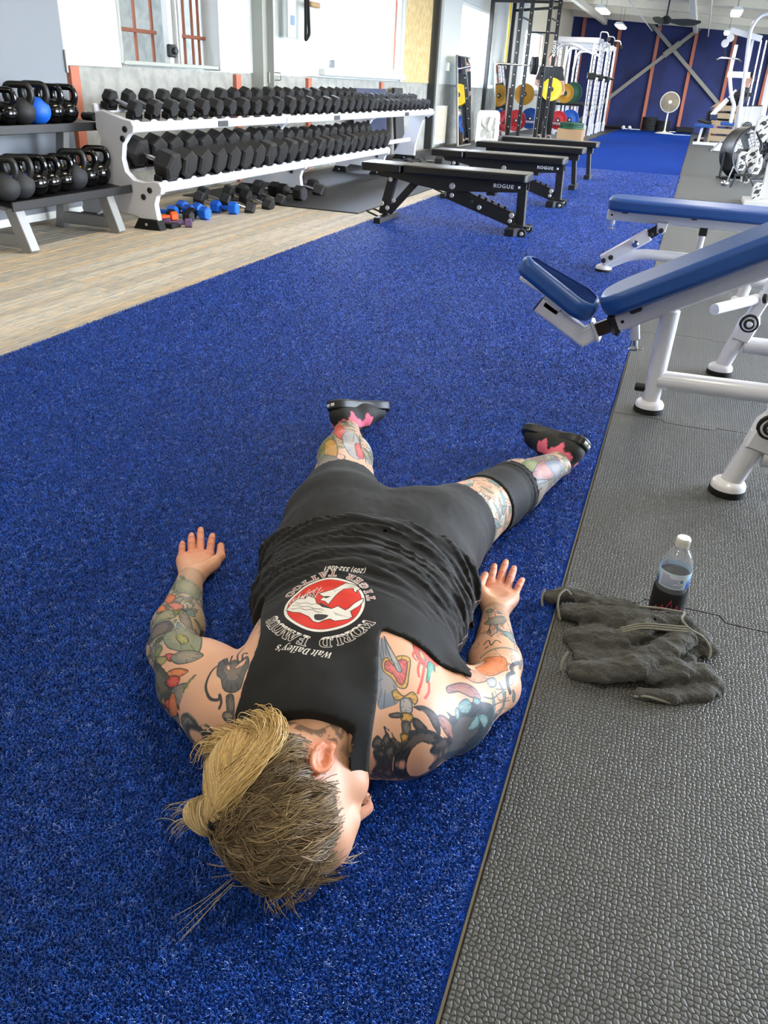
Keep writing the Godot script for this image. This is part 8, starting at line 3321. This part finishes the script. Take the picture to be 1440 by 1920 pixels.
func rack_person() -> void:
	var t := thing("person", "person in a dark grey tee standing behind the black rack holding a yellow plate", "person")
	var z := -19.95
	var sl := Vector3(-3.43, 1.40, z)
	var sr := Vector3(-3.05, 1.40, z)
	far_person(t, {"lat": Vector3.RIGHT, "head": Vector3(-3.235, 1.62, z + 0.01), "head_basis": Basis(Vector3.UP, 0.25) * Basis(Vector3.RIGHT, 0.2),
		"caps": [[Vector3(-3.24, 1.32, z), Vector3(-3.24, 0.98, z), 0.115, 0.115, 0.05, 1.5], [Vector3(-3.24, 1.38, z), Vector3(-3.24, 1.52, z), 0.06, 0.052, 0.05], [sl, sr, 0.065, 0.065, 0.05],
			[Vector3(-3.24, 0.98, z), Vector3(-3.24, 0.90, z), 0.12, 0.12, 0.04, 1.4],
			[sl, Vector3(-3.52, 1.14, z + 0.02), 0.055, 0.042, 0.03], [Vector3(-3.52, 1.14, z + 0.02), Vector3(-3.36, 1.03, z + 0.28), 0.042, 0.028, 0.02],
			[sr, Vector3(-2.95, 1.14, z + 0.02), 0.055, 0.042, 0.03], [Vector3(-2.95, 1.14, z + 0.02), Vector3(-2.87, 1.00, z + 0.28), 0.042, 0.028, 0.02],
			[Vector3(-3.33, 0.90, z), Vector3(-3.34, 0.48, z + 0.02), 0.095, 0.062, 0.04], [Vector3(-3.34, 0.48, z + 0.02), Vector3(-3.34, 0.08, z - 0.02), 0.060, 0.040, 0.03],
			[Vector3(-3.15, 0.90, z), Vector3(-3.12, 0.48, z + 0.02), 0.095, 0.062, 0.04], [Vector3(-3.12, 0.48, z + 0.02), Vector3(-3.11, 0.08, z - 0.02), 0.060, 0.040, 0.03]],
		"hands": [[Vector3(-3.36, 1.03, z + 0.28), Vector3(-3.26, 0.98, z + 0.33), Vector3(0, 1, 0)], [Vector3(-2.87, 1.00, z + 0.28), Vector3(-2.92, 0.95, z + 0.34), Vector3(0, 1, 0)]],
		"shirt": func(p: Vector3) -> float: return maxf(0.93 - p.y, maxf(p.y - 1.47, maxf(p.z - z - 0.16, (1.20 - p.y) if absf(p.x + 3.24) > 0.20 else -1.0))),
		"pants": func(p: Vector3) -> float: return maxf(p.y - 0.96, maxf(0.12 - p.y, maxf(absf(p.x + 3.24) - 0.23, p.z - z - 0.2))),
		"soles": [[Vector3(-3.34, 0.0, z - 0.02), -0.1], [Vector3(-3.11, 0.0, z - 0.02), 0.15]]},
		Vector3(-3.66, -0.02, z - 0.24), Vector3(-2.72, 1.82, z + 0.46), Color(0.17, 0.18, 0.185), Color(0.05, 0.05, 0.055), Color(0.34, 0.22, 0.14))
	plate_disc(M.yellow, 0.225, 0.075, "bright yellow bumper plate held by the standing person behind the black rack", Vector3(-3.11, 1.02, z + 0.40), Vector3(-0.05, 0.1, 1).normalized(), "bumper plates")


func seated_person() -> void:
	var t := thing("person", "person in dark clothes sitting at the leg machine, forearm resting on the thigh", "person")
	var z := -24.35
	var sh := Vector3(0.92, 1.20, z)
	far_person(t, {"lat": Vector3(0, 0, 1), "head": Vector3(1.06, 1.50, z), "head_basis": Basis(Vector3.UP, -PI / 2) * Basis(Vector3.RIGHT, -0.1),
		"caps": [[Vector3(0.76, 0.62, z), Vector3(0.96, 1.18, z), 0.12, 0.12, 0.05, 1.5], [Vector3(0.98, 1.2, z), Vector3(1.03, 1.40, z), 0.06, 0.055, 0.05],
			[sh + Vector3(0, 0, 0.2), sh - Vector3(0, 0, 0.2), 0.06, 0.06, 0.05],
			[sh + Vector3(0, 0, 0.21), Vector3(0.66, 0.97, z + 0.26), 0.055, 0.043, 0.03], [Vector3(0.66, 0.97, z + 0.26), Vector3(0.37, 0.87, z + 0.24), 0.042, 0.03, 0.02],
			[sh - Vector3(0, 0, 0.21), Vector3(0.72, 0.92, z - 0.26), 0.055, 0.043, 0.03], [Vector3(0.72, 0.92, z - 0.26), Vector3(0.42, 0.80, z - 0.2), 0.042, 0.03, 0.02],
			[Vector3(0.74, 0.60, z + 0.11), Vector3(0.28, 0.66, z + 0.16), 0.10, 0.07, 0.04], [Vector3(0.28, 0.66, z + 0.16), Vector3(0.20, 0.10, z + 0.14), 0.062, 0.04, 0.03],
			[Vector3(0.74, 0.60, z - 0.11), Vector3(0.28, 0.66, z - 0.16), 0.10, 0.07, 0.04], [Vector3(0.28, 0.66, z - 0.16), Vector3(0.20, 0.10, z - 0.14), 0.062, 0.04, 0.03]],
		"hands": [[Vector3(0.37, 0.87, z + 0.24), Vector3(0.25, 0.81, z + 0.22), Vector3(0, 0, 1)], [Vector3(0.42, 0.80, z - 0.2), Vector3(0.30, 0.76, z - 0.18), Vector3(0, 0, 1)]],
		"shirt": func(p: Vector3) -> float: return maxf(0.68 - p.y, maxf(p.y - 1.30, 0.62 - p.x)),
		"pants": func(p: Vector3) -> float: return maxf(p.y - 0.74, 0.12 - p.y),
		"soles": [[Vector3(0.20, 0.0, z + 0.14), -PI / 2], [Vector3(0.20, 0.0, z - 0.14), -PI / 2]]},
		Vector3(0.02, -0.02, z - 0.42), Vector3(1.24, 1.70, z + 0.42), Color(0.05, 0.05, 0.055), Color(0.06, 0.062, 0.065), Color(0.10, 0.08, 0.06))
	var b := MB.new()
	b.box(Vector3(0.76, 0.44, z), Vector3(0.5, 0.08, 0.4), 0.02)
	b.box(Vector3(0.76, 0.2, z), Vector3(0.1, 0.4, 0.1), 0.01)
	tag(obj("stool", b, M.black), "black padded stool under the seated person at the far right", "stool")


# ------------------------------------------------------------------ bottle and towel on the mats
func bottle_and_towel() -> void:
	var t := thing("water_bottle", "clear plastic water bottle with white cap in a black sleeve, standing beside the towel", "bottle", Vector3(0.147, 0.004, -1.545))
	var b := MB.new()
	b.lathe([Vector2(0, 0.006), Vector2(0.026, 0.002), Vector2(0.0315, 0.006), Vector2(0.0322, 0.012), Vector2(0.0322, 0.082), Vector2(0.0312, 0.086), Vector2(0.0322, 0.090), Vector2(0.0322, 0.128), Vector2(0.0315, 0.136), Vector2(0.0285, 0.150), Vector2(0.0225, 0.164), Vector2(0.0150, 0.175), Vector2(0.0125, 0.180), Vector2(0.0125, 0.190)], 32)
	var pet := mat(Color(0.93, 0.96, 0.98, 0.10), 0.06)
	pet.transparency = BaseMaterial3D.TRANSPARENCY_ALPHA
	obj("bottle_wall", b, pet, t)
	b = MB.new()
	b.lathe([Vector2(0, 0.008), Vector2(0.0305, 0.009), Vector2(0.0308, 0.085), Vector2(0.0308, 0.116), Vector2(0, 0.116)], 28)
	var water := mat(Color(0.96, 0.98, 1.0, 0.02), 0.02)
	water.refraction_enabled = true
	water.refraction_scale = 0.033
	obj("water", b, water, t)
	b = MB.new()
	b.lathe([Vector2(0.0128, 0.180), Vector2(0.0146, 0.180), Vector2(0.0148, 0.184), Vector2(0.0146, 0.197), Vector2(0.0132, 0.2), Vector2(0, 0.2)], 24)
	for k in 30:
		var a := TAU * k / 30
		b.box(Vector3(cos(a) * 0.0146, 0.189, sin(a) * 0.0146), Vector3(0.0009, 0.012, 0.0009))
	obj("cap", b, mat(Color(0.88, 0.88, 0.86), 0.45), t)
	b = MB.new()
	b.lathe([Vector2(0.0326, 0.090), Vector2(0.0328, 0.0905), Vector2(0.0328, 0.1265), Vector2(0.0326, 0.127)], 40)
	var p := Paint.new()
	p.im = Image.create(512, 96, false, Image.FORMAT_RGB8)
	p.im.fill(Color(0.80, 0.88, 0.93))
	p.clip = Rect2i(0, 0, 512, 96)
	for x in 512:
		var blue := x < 60 or x > 215
		if blue:
			for y in 96:
				p.im.set_pixel(x, y, Color(0.72, 0.85, 0.95).lerp(Color(0.05, 0.28, 0.68), smoothstep(30.0, 92.0, y + 12.0 * sin(x * 0.06))))
	p.im.fill_rect(Rect2i(70, 12, 130, 76), Color(0.86, 0.89, 0.93))
	for k in 8:
		p.im.fill_rect(Rect2i(76, 16 + k * 9, [44, 50, 110, 92, 104, 70, 118, 112][k], 4), Color(0.42, 0.50, 0.72))
	p.im.fill_rect(Rect2i(180, 34, 14, 18), Color(0.35, 0.5, 0.75))
	p.im.flip_y()
	var lm := mat(Color(1, 1, 1), 0.35)
	lm.albedo_texture = ImageTexture.create_from_image(p.im)
	lm.uv1_offset = Vector3(-0.46, 0, 0)
	# the label runs round once, its height over the whole picture
	for k in b.U.size():
		b.U[k].y = clampf((b.V[k].y - 0.090) / 0.037, 0.0, 1.0)
		b.U[k].x = 1.0 - b.U[k].x
	obj("label", b, lm, t)
	# a sleeve of black foam with a pink line ornament
	b = MB.new()
	b.lathe([Vector2(0.033, 0.001), Vector2(0.0355, 0.0), Vector2(0.0362, 0.003), Vector2(0.0362, 0.076), Vector2(0.0352, 0.079), Vector2(0.033, 0.079), Vector2(0.033, 0.001)], 36)
	obj("foam_sleeve", b, M.black_matte, t)
	b = MB.new()
	var pink := mat(Color(0.85, 0.22, 0.34), 0.7)
	# flame tongues drawn in outline
	for s in [[-0.42, 0.034, 0.22, 0.016], [-0.02, 0.042, 0.27, 0.023], [0.40, 0.036, 0.21, 0.018], [-0.02, 0.034, 0.13, 0.011], [-0.80, 0.030, 0.17, 0.013], [0.78, 0.030, 0.17, 0.014]]:
		var pts := []
		for k in 25:
			var a := TAU * k / 24
			var an: float = 1.50 - s[0] - s[2] * sin(a) * pow(absf(sin(a / 2.0)), 1.4) - 0.05 * cos(a)
			pts.append(Vector3(cos(an) * 0.0364, s[1] + s[3] * cos(a), sin(an) * 0.0364))
		b.tube(pts, 0.0007, 5)
	obj("ornament", b, pink, t)
	# the towel, crumpled into folds
	var tw := thing("towel", "crumpled dark grey terry towel with pale edges lying on the rubber mat", "towel")
	var f := Field.new(Vector3(-0.13, -0.004, -1.54), Vector3(0.29, 0.11, -1.20), 0.0036)
	var folds := [[[-0.098, 0.020, -1.490], [-0.062, 0.030, -1.512], [-0.006, 0.034, -1.495], [0.061, 0.030, -1.500], [0.100, 0.028, -1.492], 0.017],
		[[-0.053, 0.022, -1.452], [-0.001, 0.034, -1.452], [0.053, 0.040, -1.445], [0.105, 0.042, -1.455], 0.022],
		[[-0.034, 0.018, -1.372], [0.014, 0.028, -1.378], [0.066, 0.036, -1.378], [0.097, 0.048, -1.405], [0.112, 0.052, -1.440], 0.020],
		[[-0.010, 0.018, -1.268], [0.045, 0.024, -1.276], [0.100, 0.036, -1.302], [0.150, 0.046, -1.362], [0.182, 0.052, -1.412], 0.023],
		[[0.085, 0.044, -1.446], [0.137, 0.050, -1.455], [0.186, 0.048, -1.470], 0.021],
		[[0.185, 0.042, -1.470], [0.216, 0.034, -1.452], [0.238, 0.022, -1.428], 0.017],
		[[0.112, 0.013, -1.252], [0.171, 0.015, -1.262], [0.232, 0.017, -1.298], [0.248, 0.018, -1.332], 0.013],
		[[0.128, 0.028, -1.290], [0.180, 0.036, -1.322], [0.222, 0.030, -1.340], [0.246, 0.018, -1.335], 0.019],
		[[-0.010, 0.014, -1.315], [0.057, 0.018, -1.330], [0.110, 0.028, -1.350], 0.014],
		[[0.06, 0.018, -1.41], [0.15, 0.02, -1.40], [0.20, 0.018, -1.38], 0.018], [[0.0, 0.012, -1.41], [0.08, 0.012, -1.34], [0.16, 0.013, -1.31], 0.013], [[0.0, 0.015, -1.475], [0.09, 0.015, -1.475], 0.015]]
	for l in folds:
		var r: float = l[-1] * 0.80
		for k in l.size() - 2:
			var a := Vector3(l[k][0], l[k][1], l[k][2])
			var e := Vector3(l[k + 1][0], l[k + 1][1], l[k + 1][2])
			f.cap(a, e, r * (0.85 if k == 0 else 1.0), r, 0.008, 1.5, (e - a).cross(Vector3.UP).normalized())
	f.ell(Vector3(0.09, 0.012, -1.40), Vector3(0.135, 0.022, 0.085), Basis(Vector3.UP, 0.35), 0.012)
	f.ell(Vector3(0.19, 0.010, -1.33), Vector3(0.065, 0.016, 0.06), Basis(), 0.012)
	var nz := FastNoiseLite.new()
	nz.noise_type = FastNoiseLite.TYPE_SIMPLEX_SMOOTH
	nz.frequency = 1.0
	f = f.derive(func(p: Vector3, w: float) -> float: return w + 0.006 * nz.get_noise_3d(p.x * 22.0, p.y * 20.0, p.z * 46.0) + 0.0012 * nz.get_noise_3d(p.x * 160.0, p.y * 160.0, p.z * 160.0))
	f.ground(0.0035)
	var terry := world_tex(mat(Color(0.31, 0.31, 0.295), 0.95), 6.0)
	terry.normal_enabled = true
	terry.normal_scale = 0.9
	terry.normal_texture = bump_tex(0.12, 512, FastNoiseLite.TYPE_SIMPLEX, 2, 14.0, 3)
	terry.rim_enabled = true
	terry.rim = 0.6
	terry.rim_tint = 0.4
	net_part("cloth", f.net(), terry, tw)
	var pale := mat(Color(0.50, 0.50, 0.46), 0.9)
	for l in [[[-0.110, 0.036, -1.497], [-0.112, 0.022, -1.478], [-0.106, 0.010, -1.466]], [[-0.062, 0.012, -1.430], [-0.074, 0.032, -1.446], [-0.076, 0.050, -1.468], [-0.064, 0.054, -1.488], [-0.052, 0.046, -1.482]], [[0.178, 0.070, -1.474], [0.170, 0.074, -1.440], [0.190, 0.062, -1.428], [0.220, 0.050, -1.432], [0.238, 0.034, -1.420], [0.236, 0.018, -1.405]], [[0.104, 0.012, -1.240], [0.124, 0.020, -1.240], [0.150, 0.016, -1.243], [0.180, 0.010, -1.250]], [[-0.036, 0.012, -1.262], [-0.038, 0.026, -1.274], [-0.030, 0.040, -1.290]], [[0.09, 0.066, -1.466], [0.13, 0.070, -1.470], [0.178, 0.070, -1.474]], [[0.242, 0.014, -1.36], [0.256, 0.022, -1.35], [0.262, 0.018, -1.325]]]:
		b = MB.new()
		var pts := []
		for q in l:
			pts.append(Vector3(q[0], q[1], q[2]))
		b.tube(bent(pts, 0.012, 4), 0.0027, 7)
		obj("pale_edge", b, pale, tw)
	for s in [[0.0, 1.0], [0.006, 1.0], [0.012, 1.0]]:
		b = MB.new()
		var pts := []
		for q in [[0.060, 0.052, -1.392], [0.100, 0.066, -1.408], [0.150, 0.071, -1.412], [0.186, 0.072, -1.420]]:
			pts.append(Vector3(q[0], q[1] + 0.0 - s[0] * 0.2, q[2] + s[0] * 1.1))
		b.tube(bent(pts, 0.02, 4), 0.0022, 6)
		obj("woven_band", b, pale, tw)
